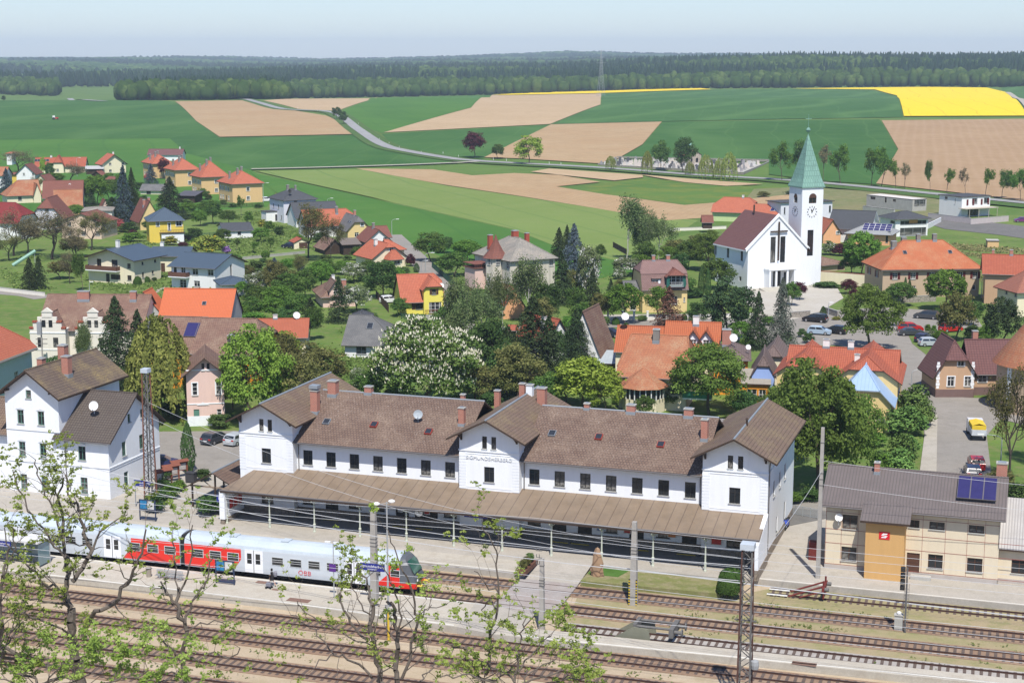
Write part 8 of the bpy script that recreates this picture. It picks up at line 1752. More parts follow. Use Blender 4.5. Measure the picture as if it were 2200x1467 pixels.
m_=MB();m_.box(-2.6,.2,.42,2.6,.65,.48);m_.box(-2.4,.4,0,-2.3,.5,.42);m_.box(2.3,.4,0,2.4,.5,.42);m_.obj('seat',GALV,e)
stsign('blue station name sign on the left end of the platform shelter roof',SM@Matrix.Translation((-70.6,-23.9,2.0)),2.0,.5,sub='WARTEN')
for k,(px,py,l) in enumerate(((352,1046,'red-brown framed notice board nearest the lattice mast'),(368,1036,'red-brown framed notice board, middle of three along the path'),(386,1026,'red-brown framed notice board, farthest of three along the path'))):
 q=L3(px,py);e=empty('notice_board',l,'notice board',SM@Vector((q.x,q.y,.03)),38,'framed notice boards along the path')
 for x in (-1.0,1.0):m_=MB();m_.box(x-.07,-.07,0,x+.07,.07,2.0);m_.obj('post',WOODR,e)
 m_=MB();m_.box(-.95,-.06,.85,.95,.06,1.9);m_.obj('panel',WOODR,e);m_=MB();m_.box(-.8,-.08,.95,.8,-.06,1.7);m_.obj('poster',plain('faded_posters',(.45,.42,.40),.6,.5,4),e);m_=MB();m_.face([(-1.15,-.35,1.95),(1.15,-.35,1.95),(1.15,.1,2.2),(-1.15,.1,2.2)]);m_.face([(-1.15,.1,2.2),(1.15,.1,2.2),(1.15,.35,1.95),(-1.15,.35,1.95)]);m_.obj('roof',WOODR,e)
q=L3(411,1036);e=empty('waste_container','dark grey wheeled waste container beside the forecourt bush','waste container',SM@Vector((q.x,q.y,.03)),SD);m_=MB();m_.box(-.55,-.4,.12,.55,.4,1.15);m_.obj('body',plain('dark_plastic',(.05,.05,.055),.6),e);m_=MB();m_.box(-.6,-.45,1.15,.6,.45,1.25);m_.obj('lid',MATS['dark_plastic'],e)
q=L3(1747,1200);e=empty('vending_machine','dark red vending machine at the left end wall of the cream building','vending machine',SM@Vector((q.x,q.y,.03)),SD+90)
m_=MB();m_.box(-.45,-.4,0,.45,.4,1.8);m_.obj('cabinet',RED2,e);m_=MB();m_.box(-.35,-.43,.5,.35,-.4,1.6);m_.obj('display',CARG,e)
q=L3(1283,1236,-.05);rs_=np.random.RandomState(4)
m_=MB();m_.lathe([(.62,0),(.66,.6),(.55,1.3),(.42,2.1),(.2,2.7),(.0,2.85)],9);m_.v=[(x*(1+.12*sin(z*5+x*3)),y*.62*(1+.1*cos(z*4)),z) for x,y,z in m_.v]
o=m_.obj('standing_stone',stonemat('brown_boulder',(.36,.22,.13),(.28,.19,.12),.9),None);tag(o,'upright brown standing stone on the little lawn','stone');o.matrix_world=SM@Matrix.Translation((q.x,q.y,-.06))
q=L3(1133,1222);e=empty('planter_box','long brown planter box with small shrubs beside the boarded crossing','planter',SM@Vector((q.x,q.y,.03)),SD)
m_=MB();m_.box(-.45,-2.0,0,.45,2.0,.45);m_.obj('box',plain('planter_brown',(.13,.06,.04),.8),e)
for dy,k_ in ((-1.3,'b_olive'),(-.2,'b_olive'),(.95,'b_bush')):
 p_=SM@Vector((q.x,q.y+dy,.45));T(k_,1133,0,proj(p_.x,p_.y,1.35)[1],20,'low round shrub in the long planter box, %s of three'%{-1.3:'nearest',-.2:'middle',.95:'farthest'}[dy],loc=p_)
for (px,py,w_,d_) in ((565,1250,1.3,.8),(592,1266,.7,.4),(642,1289,2.2,.9),(1690,1255,0,0)):
 if w_:q=L3(px,py);lflat('manhole_cover',[(q.x-w_/2,q.y-d_/2),(q.x+w_/2,q.y-d_/2),(q.x+w_/2,q.y+d_/2),(q.x-w_/2,q.y+d_/2)],.02,.038,plain('rusty_plate',(.20,.12,.09),.8))
q=L3(1728,1425,0);lflat('manhole_cover',[(q.x-1.0,q.y-.35),(q.x+1.0,q.y-.35),(q.x+1.0,q.y+.35),(q.x-1.0,q.y+.35)],-.02,.012,MATS['rusty_plate'])
e=empty('buffer_stop','dark red buffer stop of slanted rails on the short stub track','buffer stop',SM@Vector((6.6,-6.9,-.5)),SD)
for s_ in (-.75,.75):m_=MB();m_.tube((0,s_,.2),(0,s_,1.9),.1,.1,5);m_.tube((-3.2,s_,.1),(0,s_,1.4),.09,.09,5);m_.tube((-2.2,s_,.1),(0,s_,.9),.07,.07,5);m_.obj('side_frame',RED2,e)
m_=MB();m_.box(-.1,-1.3,1.0,.12,1.3,1.35);m_.obj('beam',RED2,e)
for s_ in (-.9,.9):m_=MB();m_.tube((.1,s_,1.15),(.5,s_,1.15),.18,.18,10);m_.obj('buffer',MASTG,e)
for s_ in (-.75,.75):m_=MB();m_.box(-5.2,s_-.09,.1,-3.3,s_+.09,.16);m_.obj('white_rail_mark',W_['w'],e)
e=empty('hydraulic_buffer_stop','grey-green hydraulic buffer stop with two round buffers between the tracks','buffer stop',SM@Vector((-6.6,-22.1,-.5)),SD);GG=plain('grey_green_steel',(.20,.20,.15),.6,.15)
for s_ in (-1.15,1.05):m_=MB();m_.prism([(-2.9,0),(.6,0),(.4,1.2),(-.9,1.3)],s_,s_+.1);m_.obj('side_plate',GG,e)
for s_ in (-.8,.8):m_=MB();m_.tube((-1.0,s_,1.3),(2.6,s_,1.3),.12,.12,8);m_.tube((2.5,s_,1.1),(3.2,s_,1.1),.16,.16,10);m_.tube((3.2,s_,1.1),(3.3,s_,1.1),.34,.34,12);m_.obj('buffer',MASTG,e)
m_=MB();m_.box(2.2,-1.3,.7,2.6,1.3,1.5);m_.box(-1.0,-1.0,.9,-.7,1.0,1.5);m_.obj('cross_beam',MASTG,e)
def fence(label,P0,P1,h,n,mat,solid=False,name='fence',th=.04,gap=.12,world=True):
 a,b_=Vector(P0),Vector(P1);L_=(b_-a).length;e=empty(name,label,'fence' if not solid else 'wall',a,degrees(atan2(b_.y-a.y,b_.x-a.x)))
 if solid:
  m_=MB();m_.box(0,-.12,0,L_,.12,h);m_.obj('wall',mat,e);m_=MB();m_.box(-.03,-.16,h,L_+.03,.16,h+.08);m_.obj('coping',solid if solid is not True else mat,e);return e
 for i in range(n+1):m_=MB();x=L_*i/n;m_.box(x-.04,-.04,0,x+.04,.04,h+.05);m_.obj('post',mat,e)
 m_=MB();m_.box(0,-.02,h-.06,L_,.02,h);m_.box(0,-.02,.12,L_,.02,.18)
 x=0
 while x<L_:m_.box(x,-.012,.15,x+th,.012,h-.03);x+=gap
 m_.obj('infill',mat,e);return e
fence('grey steel railing between the station end and the street',at(1692,1103),at(1757,1115),1.1,4,GALV)
STW=stonemat('garden_stone_wall',(.34,.30,.25),(.26,.24,.21),1.4)
fence('low stone retaining wall below the rectory',at(1845,655),at(2010,648),1.3,4,STW,CONC,'stone_wall');fence('low stone wall left of the plaza steps',at(1697,684),at(1740,681),1.2,4,STW,CONC,'stone_wall');fence('curved stone wall right of the plaza steps',at(1768,672),at(1800,682),1.2,4,STW,CONC,'stone_wall')
fence('cream garden wall with red tile coping between church and rectory',at(1763,608),at(1862,616),2.6,4,Wm['cream'],R_RED,'garden_wall')
fence('white street wall before the yellow mansard house',at(1276,690),at(1362,688),.7,4,Wm['ivory'],W_['w'],'garden_wall');fence('white street wall right of the mansard house gate',at(1392,688),at(1620,682),.6,4,Wm['ivory'],W_['w'],'garden_wall')
for i,px in enumerate((1306,1338,1362,1391)):e=empty('gate_post','%s white gate post of the mansard house wall'%('leftmost','second from left','third from left','rightmost')[i],'post',at(px,688),0,'gate posts of the mansard house');m_=MB();m_.box(-.18,-.18,0,.18,.18,1.7);m_.box(-.23,-.23,1.7,.23,.23,1.8);m_.obj('shaft',W_['w'],e)
fence('pale panel wall before the white flat-roofed house, left half',at(1994,470),at(2085,481),1.7,6,plain('pale_rosy_panel',(.50,.44,.42),.8),CONC,'panel_wall');fence('pale panel wall before the white flat-roofed house, right half',at(2085,483),at(2166,476),1.7,6,plain('pale_rosy_panel',(.50,.44,.42),.8),CONC,'panel_wall')
fence('low pale wall along the meadow below the upper left road',at(-30,622),at(96,637),.8,6,Wm['ivory'],CONC,'garden_wall');fence('low pale orchard wall in front of the walnut tree',at(505,560),at(655,545),.6,6,CONC,CONC,'garden_wall');fence('dark green mesh fence along the village road',at(928,575),at(1000,640),1.4,8,plain('dark_green_fence',(.03,.09,.06),.6));fence('brown board fence behind the pink cottage garden',at(808,640),at(835,672),1.6,5,DARKWOOD)
fence('dark timber fence left of the birches by the barley field',at(1317,532),at(1346,548),1.5,6,DARKWOOD,gap=.1,th=.1);fence('green garden fence left of the bright yellow house',at(410,512),at(470,508),1.2,6,MATS['dark_green_fence']);fence('brown garden fence in front of the nearest apartment house',at(470,446),at(566,444),1.2,8,DARKWOOD);fence('green fence before the lemon yellow house',at(862,686),at(912,688),1.1,4,MATS['dark_green_fence']);fence('concrete wall right of the lemon yellow house',at(915,690),at(955,690),1.1,4,CONC,CONC,'garden_wall')
fence('white garden wall at the building site bend',at(1993,492),at(2021,478),1.4,4,W_['w'],W_['w'],'garden_wall');fence('low pale wall behind the bungalow lawn',at(1440,497),at(1560,492),.8,4,Wm['ivory'],CONC,'garden_wall')
e=empty('playground_slide','long green and white slide on the meadow at the left edge','slide',at(30,572),0);m_=MB();m_.tube((-.3,0,.2),(4.6,2.2,3.4),.42,.42,8);m_.obj('chute',plain('pale_green_plastic',(.25,.42,.34),.5),e);m_=MB();m_.tube((4.4,2.1,0),(4.4,2.1,3.2),.06,.06,5);m_.obj('post',GALV,e)
p_=att(119,258);e=empty('tractor','tiny red tractor working in the wheat field at the far left','tractor',p_,20)
m_=MB();m_.box(-.2,-.5,.8,2.0,.5,1.7);m_.obj('bonnet',plain('tractor_red',(.5,.02,.02),.4),e);m_=MB();m_.box(-1.8,-.8,.9,-.2,.8,2.9);m_.obj('cab',W_['w'],e)
for x,y,r in ((-1.1,-1,.9),(-1.1,1,.9),(1.5,-.8,.55),(1.5,.8,.55)):m_=MB();m_.tube((x,y-.2,r),(x,y+.2,r),r,r,14);m_.obj('wheel',TYRE,e)
p_=att(1291,207);hh=ztop(p_.x,p_.y,108,p_.z)-p_.z;e=empty('pylon','tall lattice power pylon standing in the brown field before the forest','pylon',p_,20)
def pc(i,t):s_=((-1,-1),(1,-1),(1,1),(-1,1))[i];w_=(3.2*(1-t)**1.3+.35);return Vector((s_[0]*w_,s_[1]*w_,hh*t))
for i in range(4):m_=MB();[m_.tube(pc(i,k/12),pc(i,(k+1)/12),.13,.13,4,caps=False) for k in range(12)];m_.obj('leg',GALV,e)
m_=MB();[m_.tube(pc(i,k/16),pc((i+1)%4,(k+1)/16),.07,.07,3,caps=False) for k in range(16) for i in range(4)];m_.obj('lacing',GALV,e)
for zz,wd in ((.72,6),(.84,4.5)):m_=MB();m_.tube((-wd,0,hh*zz),(wd,0,hh*zz),.15,.15,4);m_.obj('crossarm',GALV,e)
RP=[(640,234),(682,240),(735,247),(770,268),(783,283),(796,292),(815,301),(836,310),(858,319),(905,330),(952,331),(985,338),(1060,344),(1088,346),(1180,352),(1205,354)]
m_=MB();m_.box(-.1,-.08,0,.1,.08,1.1);m_.box(-.1,-.085,.75,.1,.085,.9,1);me_=m_.mesh('road_post',[W_['w'],W_['d']])
for i,(x,y) in enumerate(RP):o=link('road_post',me_,None,att(x,y));tag(o,'small white delineator post beside the country road','road post','white posts along the country road')
#cemetery
ca,cb1,cc,cd=att(1285,356),att(1596,376),att(1652,349),att(1325,341)
def lerp2(u,v):return (ca.lerp(cb1,u)).lerp(cd.lerp(cc,u),v)
patch_=MB();patch_.flat([(q.x,q.y) for q in (ca,cb1,cc,cd)],-.2,.75);struct(patch_.obj('cemetery_ground',ground('cemetery_gravel',(.42,.40,.36),(.48,.45,.41),(.30,.30,.24),.3,.8)))
for l,a,b_ in (('front stone wall of the cemetery',ca,cb1),('rear stone wall of the cemetery',cd,cc),('right stone wall of the cemetery',cb1,cc),('left stone wall of the cemetery',ca,cd)):fence(l,(a.x,a.y,.3),(b_.x,b_.y,.3),1.9 if 'rear' in l else 1.0,4,STW,CONC,'cemetery_wall')
GS=[]
for k,(c_,sh) in enumerate((((.10,.10,.11),0),((.5,.49,.47),1),((.28,.27,.27),2),((.55,.50,.45),0))):
 m_=MB();mt=plain('gravestone_%s'%('black','pale','grey','beige')[k],c_,.5,.2)
 m_.prism([(-.5,0),(.5,0),(.5,1.0+.3*(sh==1)),(.2,1.3+.25*(sh==2)),(-.2,1.3+.25*(sh==2)),(-.5,1.0+.3*(sh==1))],-.14,.14);m_.box(-.65,-1.8,0,.65,.1,.2);GS.append(m_.mesh('gravestone',mt))
rg=random.Random(3)
for r in range(7):
 for c_ in range(30):
  u,v=(c_+.5)/31+rg.uniform(-.006,.006),(r+.6)/8
  if rg.random()<.12:continue
  q=lerp2(u,v);o=link('gravestone',GS[rg.randrange(4)],None,(q.x,q.y,.75),(0,0,rg.uniform(-.15,.15)));s_=rg.uniform(.8,1.5);o.scale=(s_,s_,s_*1.1)
  tag(o,'gravestone standing in the rows of the walled cemetery','gravestone','gravestones in the walled cemetery')
q=lerp2(.55,.5);b=Bld('chapel','small stone cemetery chapel with arched openings and green turret roof','chapel',(q.x,q.y,.7),25);b.vol(0,0,7,9,4.6,2.2,'y',ov=.3,vg=.2,wm=stonemat('chapel_stone',(.45,.38,.30),(.36,.31,.26),.8),rm=R_OLD,wins=[('F',4.8,1.2,1.3,2.0,'dn'),('F',2,1.5,1.0,1.6,'dn')],caps=False)
m_=MB();m_.box(.4,.4,4,2.6,2.6,8.6);m_.obj('turret',Wm['cream'],b.e);m_=MB();m_.lathe([(2.2,8.5),(0,10.6)],4,c=(1.5,1.5,0),a0=pi/4,a1=pi/4+2*pi);m_.obj('turret_roof',COP,b.e)
m_=MB();m_.box(.9,.36,7,2.1,.4,8.2);m_.obj('belfry_opening',W_['d'],b.e)
#person walking on the island platform
def person(px,py,label):
 q=L3(px,py);e=SM@Vector((q.x,q.y,.03))
 me=bpy.data.meshes.new('person');J={'pel':(0,0,.93,.125,.10),'wai':(0,0,1.08,.115,.09),'che':(.02,0,1.30,.135,.095),'nec':(.03,0,1.46,.05,.05),'hd0':(.05,0,1.53,.055,.06),'hd1':(.06,0,1.63,.08,.095),'hd2':(.05,0,1.71,.06,.07),'shl':(.02,.16,1.40,.05,.05),'ell':(-.05,.22,1.14,.04,.04),'wrl':(.08,.22,.92,.028,.028),'hal':(.12,.22,.86,.03,.02),'shr':(.02,-.16,1.40,.05,.05),'elr':(.1,-.22,1.16,.04,.04),'wrr':(.3,-.22,1.02,.028,.028),'har':(.37,-.22,.99,.03,.02),'hil':(0,.09,.86,.09,.08),'knl':(.2,.09,.5,.06,.055),'anl':(.26,.09,.1,.04,.04),'tol':(.42,.09,.05,.03,.035),'hir':(0,-.09,.86,.09,.08),'knr':(-.06,-.09,.5,.06,.055),'anr':(-.36,-.09,.16,.04,.04),'tor':(-.26,-.09,.05,.03,.035)}
 names=list(J);E_=[('pel','wai'),('wai','che'),('che','nec'),('nec','hd0'),('hd0','hd1'),('hd1','hd2'),('che','shl'),('shl','ell'),('ell','wrl'),('wrl','hal'),('che','shr'),('shr','elr'),('elr','wrr'),('wrr','har'),('pel','hil'),('hil','knl'),('knl','anl'),('anl','tol'),('pel','hir'),('hir','knr'),('knr','anr'),('anr','tor')]
 vs=[J[n][:3] for n in names];es=[(names.index(a),names.index(b_)) for a,b_ in E_];rad=[J[n][3:] for n in names]
 for side,wr in (('l',J['hal']),('r',J['har'])):
  base=names.index('ha'+side);sg=1 if side=='l' else -1
  for k,(dy,ln) in enumerate(((-.03,.06),(-.01,.075),(.01,.08),(.03,.07))):
   i0=len(vs);vs+=[(wr[0]+.03,wr[1]+dy,wr[2]-.03),(wr[0]+.03+ln*.4,wr[1]+dy,wr[2]-.03-ln*.6)];es+=[(base,i0),(i0,i0+1)];rad+=[(.009,.009),(.008,.008)]
  i0=len(vs);vs+=[(wr[0]+.03,wr[1]-sg*.045,wr[2]+.0),(wr[0]+.07,wr[1]-sg*.05,wr[2]-.02)];es+=[(base,i0),(i0,i0+1)];rad+=[(.011,.011),(.009,.009)]
 me.from_pydata(vs,es,[]);o=bpy.data.objects.new('person',me);C.objects.link(o)
 md=o.modifiers.new('skin','SKIN');sv=me.skin_vertices[0].data
 for i,(a,b_) in enumerate(rad):sv[i].radius=(a,b_)
 sv[0].use_root=True;o.modifiers.new('sub','SUBSURF').levels=2
 dg=bpy.context.evaluated_depsgraph_get();m2=bpy.data.meshes.new_from_object(o.evaluated_get(dg));bpy.data.objects.remove(o)
 sk=plain('skin',(.50,.30,.21),.6,.03);blk=plain('black_cloth',(.02,.018,.02),.9);m2.materials.clear()
 for m_ in (sk,blk,plain('bare_leg_skin',(.48,.28,.2),.6,.03),plain('dark_shoes',(.03,.03,.035),.7)):m2.materials.append(m_)
 for p_ in m2.polygons:
  c_=p_.center;z=c_.z
  p_.material_index=3 if z<.09 else (2 if z<.62 else (1 if z<1.45 and not (c_.x>.22 and z<1.08) and not (z<.93 and abs(c_.y)>.17) else 0));p_.use_smooth=True
 o=link('person',m2,None,e,(0,0,radians(SD+172)));tag(o,label,'person')
 h=MB();h.lathe([(0,1.46),(.085,1.5),(.105,1.6),(.10,1.7),(.06,1.755),(0,1.765)],12,c=(.02,0,0));h.obj('hair',plain('dark_hair',(.015,.012,.01),.7),o,smooth=True)
 h=MB();h.lathe([(.15,.60),(.145,.8),(.13,.95),(.125,1.02)],12,c=(0,0,0));h.obj('shorts',blk,o)
 for s_ in (-1,1):f_=MB();f_.box(.128,s_*.03-.012,1.64,.136,s_*.03+.012,1.655);f_.obj('eye',W_['d'],o)
 f_=MB();f_.prism([(.13,1.62),(.155,1.60),(.13,1.595)],-.012,.012);f_.obj('nose',sk,o);f_=MB();f_.box(.125,-.022,1.565,.134,.022,1.575);f_.obj('mouth',MATS['tail_lamp'],o)
 return o
person(585,1259,'person in black with dark hair walking along the island platform with a grey bag')
q=L3(592,1257);b_=MB();b_.lathe([(0,0),(.17,.03),(.2,.25),(.15,.5),(0,.56)],10);o=b_.obj('bag',plain('grey_bag',(.2,.2,.23),.8),None);tag(o,'grey shoulder bag carried by the walking person','bag');o.matrix_world=SM@Matrix.Translation((q.x+.05,q.y-.1,.95))
q=L3(580,1262);e=empty('pram','small grey wheeled trolley pushed beside the walking person','trolley',SM@Vector((q.x,q.y-.2,.03)),SD)
m_=MB();m_.box(-.25,-.18,.25,.25,.18,.55);m_.obj('basket',MATS['grey_bag'],e);m_=MB();m_.tube((.2,0,.5),(.4,0,.95),.02,.02,5);m_.obj('handle',W_['d'],e)
for x in (-.22,.22):
 for y in (-.17,.17):m_=MB();m_.tube((x,y-.02,.11),(x,y+.02,.11),.11,.11,10);m_.obj('wheel',TYRE,e)
#budding trees on the near slope
def atY(px,py,Y):
 d=pray(px,py);t=Y/d.y;return Vector((d.x*t,Y,HC+d.z*t))
Z2=lambda x,y:(x/3.142,1000+y/3.142)
Z7=lambda x,y:(500+x/3.605,1060+y/3.605)
Z8=lambda x,y:(1050+x/3.605,1060+y/3.605)
FL=leafmat('spring_leaves',(.25,.33,.07),(.40,.47,.13),.45)
BARKF=plain('lichened_bark',(.125,.105,.088),.95,.4,2.5)
M_SLOPE=ground('near_slope_grass',(.12,.2,.05),(.15,.23,.06),(.2,.2,.1),.2,1)
def spring_tree(label,Y,limbs,seed,twig=1.0,leaf=.115,dens=1.0,foot=None):
 rs=np.random.RandomState(seed);e=empty('budding_tree',label,'tree',(0,0,0),0,'budding maples on the near slope')
 wood_=MB();tips,tv=[],[]
 base=atY(*foot,Y) if foot else None
 first=None
 def twigs(p,d,L,r,lv,cv):
  q=p;n=3
  for i in range(n):
   d=(d+Vector(rs.normal(0,.22,3))+Vector((0,0,.10))).normalized();q2=q+d*L/n
   wood_.tube(q,q2,r*(1-i*.25),r*(1-(i+1)*.25),4 if lv<2 else 3,0,caps=False);q=q2
   if lv<2:
    for _ in range(2 if i else 1):
     if rs.rand()<.5*twig:x=d.orthogonal().normalized();y=d.cross(x);a=rs.uniform(0,6.28);t=rs.uniform(.5,1.0);twigs(q,(d*cos(t)+(x*cos(a)+y*sin(a))*sin(t)).normalized(),L*rs.uniform(.45,.7),r*.6,lv+1,cv)
   if lv>=1 and rs.rand()<.6*dens:tips.append(q.copy());tv.append(cv)
 for li,(pts,w0,w1) in enumerate(limbs):
  Yo=Y+(rs.uniform(-3,3) if li else 0);n=len(pts);P_=[]
  for i,(x,y) in enumerate(pts):P_.append(atY(x,y,Y+(Yo-Y)*(i/(n-1))+rs.uniform(-.2,.2)))
  R_=[metres(w0+(w1-w0)*i/(n-1),P_[i])/2*1.2 for i in range(n)]
  Q,RR=[P_[0]],[R_[0]]
  for i in range(n-1):
   for k in (1,2,3):t=k/3;Q.append(P_[i].lerp(P_[i+1],t)+(Vector(rs.normal(0,.10,3)) if k<3 else Vector((0,0,0))));RR.append(R_[i]+(R_[i+1]-R_[i])*t)
  wood_.path(Q,RR,7)
  if li==0:
   b0=Q[0];g0=Vector((b0.x-.4,b0.y,0.0));wood_.path([g0,g0.lerp(b0,.5)+Vector((.15,0,0)),b0],[RR[0]*1.7,RR[0]*1.25,RR[0]],8);first=g0
  for i in range(1,len(Q)):
   k=int(.45*twig+rs.rand()) if RR[i]<.28 else int(rs.rand()*1.2)
   for _ in range(k):
    d=(Q[i]-Q[i-1]).normalized();x=d.orthogonal().normalized();y=d.cross(x);a=rs.uniform(0,6.28);t=rs.uniform(.5,1.2)
    twigs(Q[i],(d*cos(t)+(x*cos(a)+y*sin(a))*sin(t)).normalized(),rs.uniform(1.2,2.6),max(.02,min(.06,RR[i]*.45)),0,rs.uniform(.1,.7))
 o=wood_.obj('trunk',BARKF,e)
 P_,N_,V_=[],[],[]
 for q,cv in zip(tips,tv):
  m=rs.randint(6,12);c_=np.array(q)
  for k in range(m):d=rs.normal(0,1,3);d[2]=abs(d[2])*.5;d/=np.linalg.norm(d);P_.append(c_+d*leaf*rs.uniform(.4,1.9));N_.append(np.array([d[0]*.5,d[1]*.5-.3,.9]));V_.append(cv+rs.uniform(-.1,.35))
 me=leaves('crown',np.array(P_),np.array(N_),leaf,np.array(V_),FL,rs,1.1,fitw=0);link('crown',me,e);return e
def zz(K,pts):return [K(x,y) for x,y in pts]
spring_tree('large budding tree with thick forked trunk at the lower left',98,[(zz(Z2,[(560,1500),(525,1380),(500,1250),(490,1100),(482,960)]),20,15),(zz(Z2,[(482,960),(440,850),(468,720),(430,600),(425,430),(400,250),(430,80)]),11,3),(zz(Z2,[(560,1150),(640,980),(770,930),(860,800),(900,700),(960,590),(985,430)]),9,3),(zz(Z2,[(490,780),(560,690),(608,600),(590,500),(550,380),(530,300),(475,225),(440,60)]),9,3),(zz(Z2,[(612,600),(650,500),(700,430),(860,330)]),5,2),(zz(Z2,[(430,850),(330,820),(200,690),(80,560),(30,420)]),5,2),(zz(Z2,[(470,930),(280,915),(180,890),(60,960),(0,900)]),5,2),(zz(Z2,[(440,1370),(300,1350),(150,1310),(60,1240),(-30,1180)]),9,5),(zz(Z2,[(440,620),(330,480),(220,330),(120,160),(90,40)]),4,2),(zz(Z2,[(430,500),(380,350),(300,200),(250,60),(240,-40)]),4,2),(zz(Z2,[(500,1200),(420,1100),(200,1020),(90,960)]),5,2),(zz(Z2,[(520,1300),(650,1240),(760,1260),(860,1200)]),4,2),(zz(Z2,[(540,1420),(380,1440),(260,1480)]),8,5)],3,1.0,dens=.8)
spring_tree('budding tree at the very left edge with steep pale limb',92,[(zz(Z2,[(-40,1500),(-10,1200),(5,1000),(10,800),(30,680),(60,560)]),8,4),(zz(Z2,[(0,1250),(60,1300),(150,1330)]),8,4),(zz(Z2,[(10,800),(60,640),(110,560),(90,420)]),3,2),(zz(Z2,[(-20,1300),(80,1150),(150,1060)]),4,2)],8,1.0,dens=.9)
spring_tree('slim budding tree with upswept twin limbs second from the left',100,[(zz(Z2,[(1250,1500),(1235,1350),(1245,1200),(1250,1080),(1215,960),(1205,820)]),9,6),(zz(Z2,[(1250,1060),(1290,960),(1360,820),(1400,770),(1440,620)]),5,2),(zz(Z2,[(1210,950),(1120,870),(1085,780)]),5,3),(zz(Z2,[(1215,850),(1270,720),(1300,560),(1300,400)]),4,2),(zz(Z2,[(1205,830),(1170,620),(1160,450)]),3,1.5),(zz(Z2,[(1220,1330),(1180,1240),(1080,1160),(980,1100)]),5,2),(zz(Z2,[(1250,1110),(1400,1070),(1560,1040),(1720,1000)]),3,1.5),(zz(Z2,[(1240,1430),(1160,1390),(1060,1410)]),4,2),(zz(Z2,[(1245,1300),(1400,1270),(1540,1300),(1620,1230)]),4,2)],12,.8,dens=.8)
spring_tree('budding tree left of centre with broken-topped trunk',101,[(zz(Z7,[(1170,1520),(1140,1420),(1110,1300),(1088,1120),(1080,960),(1078,850)]),11,7),(zz(Z7,[(1078,860),(1050,720),(1010,640),(960,560)]),5,2),(zz(Z7,[(1060,1130),(950,1040),(870,910),(832,830),(826,765)]),5,3),(zz(Z7,[(1080,1430),(980,1320),(850,1245),(760,1245),(640,1345)]),5,2),(zz(Z7,[(780,1240),(650,1100),(560,1010),(450,940)]),3,1.5),(zz(Z7,[(1085,1180),(900,1110),(700,1010),(560,920),(500,830)]),3,1.5),(zz(Z7,[(1090,960),(1000,860),(930,740),(900,620)]),3,1.5)],21,.85,dens=.8)
spring_tree('budding tree with two upright stems just left of centre',100,[(zz(Z7,[(1275,1520),(1270,1380),(1272,1230),(1280,1100),(1262,960),(1240,860),(1190,830)]),10,5),(zz(Z7,[(1278,1110),(1310,960),(1270,800),(1220,690),(1160,560)]),4,1.5),(zz(Z7,[(1310,1430),(1380,1250),(1430,1010),(1410,900),(1370,700),(1300,560),(1250,410),(1200,280)]),6,1.5),(zz(Z7,[(1430,1010),(1480,930),(1540,860)]),3,1.5),(zz(Z7,[(1440,1460),(1520,1380),(1570,1320)]),3,1.5),(zz(Z7,[(1300,1300),(1450,1180),(1560,1100)]),3,1.5)],33,.8,dens=.85)
spring_tree('leafier budding tree near the middle of the bottom edge',97,[(zz(Z7,[(1980,1520),(1940,1440),(1880,1390),(1835,1290),(1812,1200),(1760,1190),(1640,1150)]),7,3),(zz(Z7,[(1960,1400),(2000,1180),(2000,1040),(2050,900),(2058,700),(2050,480),(1990,340),(1935,250)]),6,1.5),(zz(Z7,[(2050,900),(1990,820),(1925,900)]),3,2),(zz(Z7,[(2055,760),(1960,700),(1870,600)]),3,1.5),(zz(Z7,[(1980,1440),(2100,1400),(2200,1300)]),4,2)],41,.8,dens=.75)
spring_tree('bushy light-green young tree at the bottom edge, rightmost of the near trees',95,[(zz(Z8,[(220,1560),(200,1460),(230,1300),(235,1180),(240,1080),(290,960)]),5,2),(zz(Z8,[(230,1380),(330,1250),(400,1150),(480,1100)]),3,1.5),(zz(Z8,[(200,1460),(60,1360),(-60,1300),(-160,1180)]),4,2),(zz(Z8,[(220,1500),(400,1420),(560,1360),(700,1330),(860,1350)]),4,2),(zz(Z8,[(220,1520),(480,1480),(700,1440),(820,1440)]),4,2),(zz(Z8,[(240,1480),(300,1400),(420,1320),(520,1280)]),3,2),(zz(Z8,[(180,1500),(0,1450),(-200,1400),(-380,1420)]),4,2),(zz(Z8,[(200,1500),(80,1480),(-100,1480)]),4,2),(zz(Z8,[(400,1480),(520,1460),(640,1400)]),3,2)],52,1.1,leaf=.12,dens=.85)
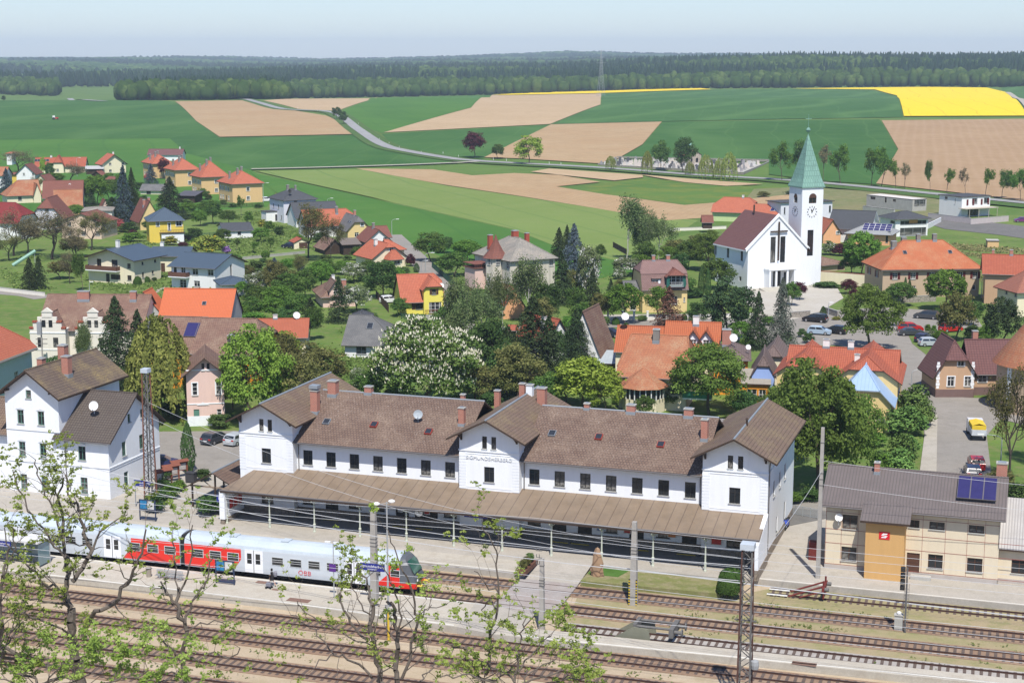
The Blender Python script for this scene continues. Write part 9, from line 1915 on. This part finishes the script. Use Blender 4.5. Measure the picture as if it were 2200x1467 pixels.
spring_tree('low budding crown filling the lower left corner',93,[(zz(Z2,[(300,1600),(280,1500),(200,1420),(100,1400),(20,1330)]),6,3),(zz(Z2,[(290,1540),(420,1470),(560,1430),(700,1400)]),5,2),(zz(Z2,[(280,1500),(330,1430),(420,1330)]),4,2),(zz(Z2,[(400,1500),(700,1470),(900,1430),(1000,1380)]),4,2),(zz(Z2,[(250,1500),(100,1470),(0,1440)]),4,2),(zz(Z2,[(900,1500),(1050,1470),(1200,1450)]),4,2)],66,1.3,dens=1.2)
#labels that single each tree out
ORD=['leftmost','second from left','third from left','fourth from left','fifth from left','sixth from left','seventh from left','eighth from left']
for nm_,q,r in (('cemetery',att(1480,365),30),('village road',at(900,575),6),('car park',at(1960,715),15),('church plaza',at(1700,640),10),('dark twin chimneys of the villa',at(1190,560),3),('platform end wall',at(470,1080),3)):LAND.append((nm_,q,r))
bylab={}
for e,ph,p,x in TREES:
 if 'label' in e:bylab.setdefault(e['label'],[]).append((e,p));continue
 best=sorted(LAND,key=lambda L:(Vector((L[1].x,L[1].y))-Vector((p.x,p.y))).length-L[2])
 nm_,q,r=best[0];dx=p.x-q.x;dy=p.y-q.y;s_=p.y/250
 rel=('right of' if dx>0 else 'left of') if abs(dx)>abs(dy) else ('behind' if dy>0 else 'in front of')
 e['rel']=1;bylab.setdefault('%s %s the %s'%(ph,rel,nm_),[]).append((e,p))
for l,es in bylab.items():
 es.sort(key=lambda t:proj(t[1].x,t[1].y,0)[0])
 if len(es)==1:es[0][0]['label']=l;continue
 for i,(e,p) in enumerate(es):
  e['label']=(l+', '+(ORD[i] if i<len(es)-1 or i==1 and False else 'rightmost')+' of %s such'%['','','two','three','four','five','six','seven','eight','nine','ten'][len(es)]) if len(es)<=10 and i<8 else l+', number %d from left'%(i+1)
for e,*_ in TREES:
 if 'rel' in e:del e['rel']
 if len(e['label'].split())>16:e['label']=' '.join(e['label'].replace(' such','').split()[:16])
 if 'category' in e and e['category']=='tree':e['group']='trees of the village and the avenue'
 else:e['group']='garden shrubs'
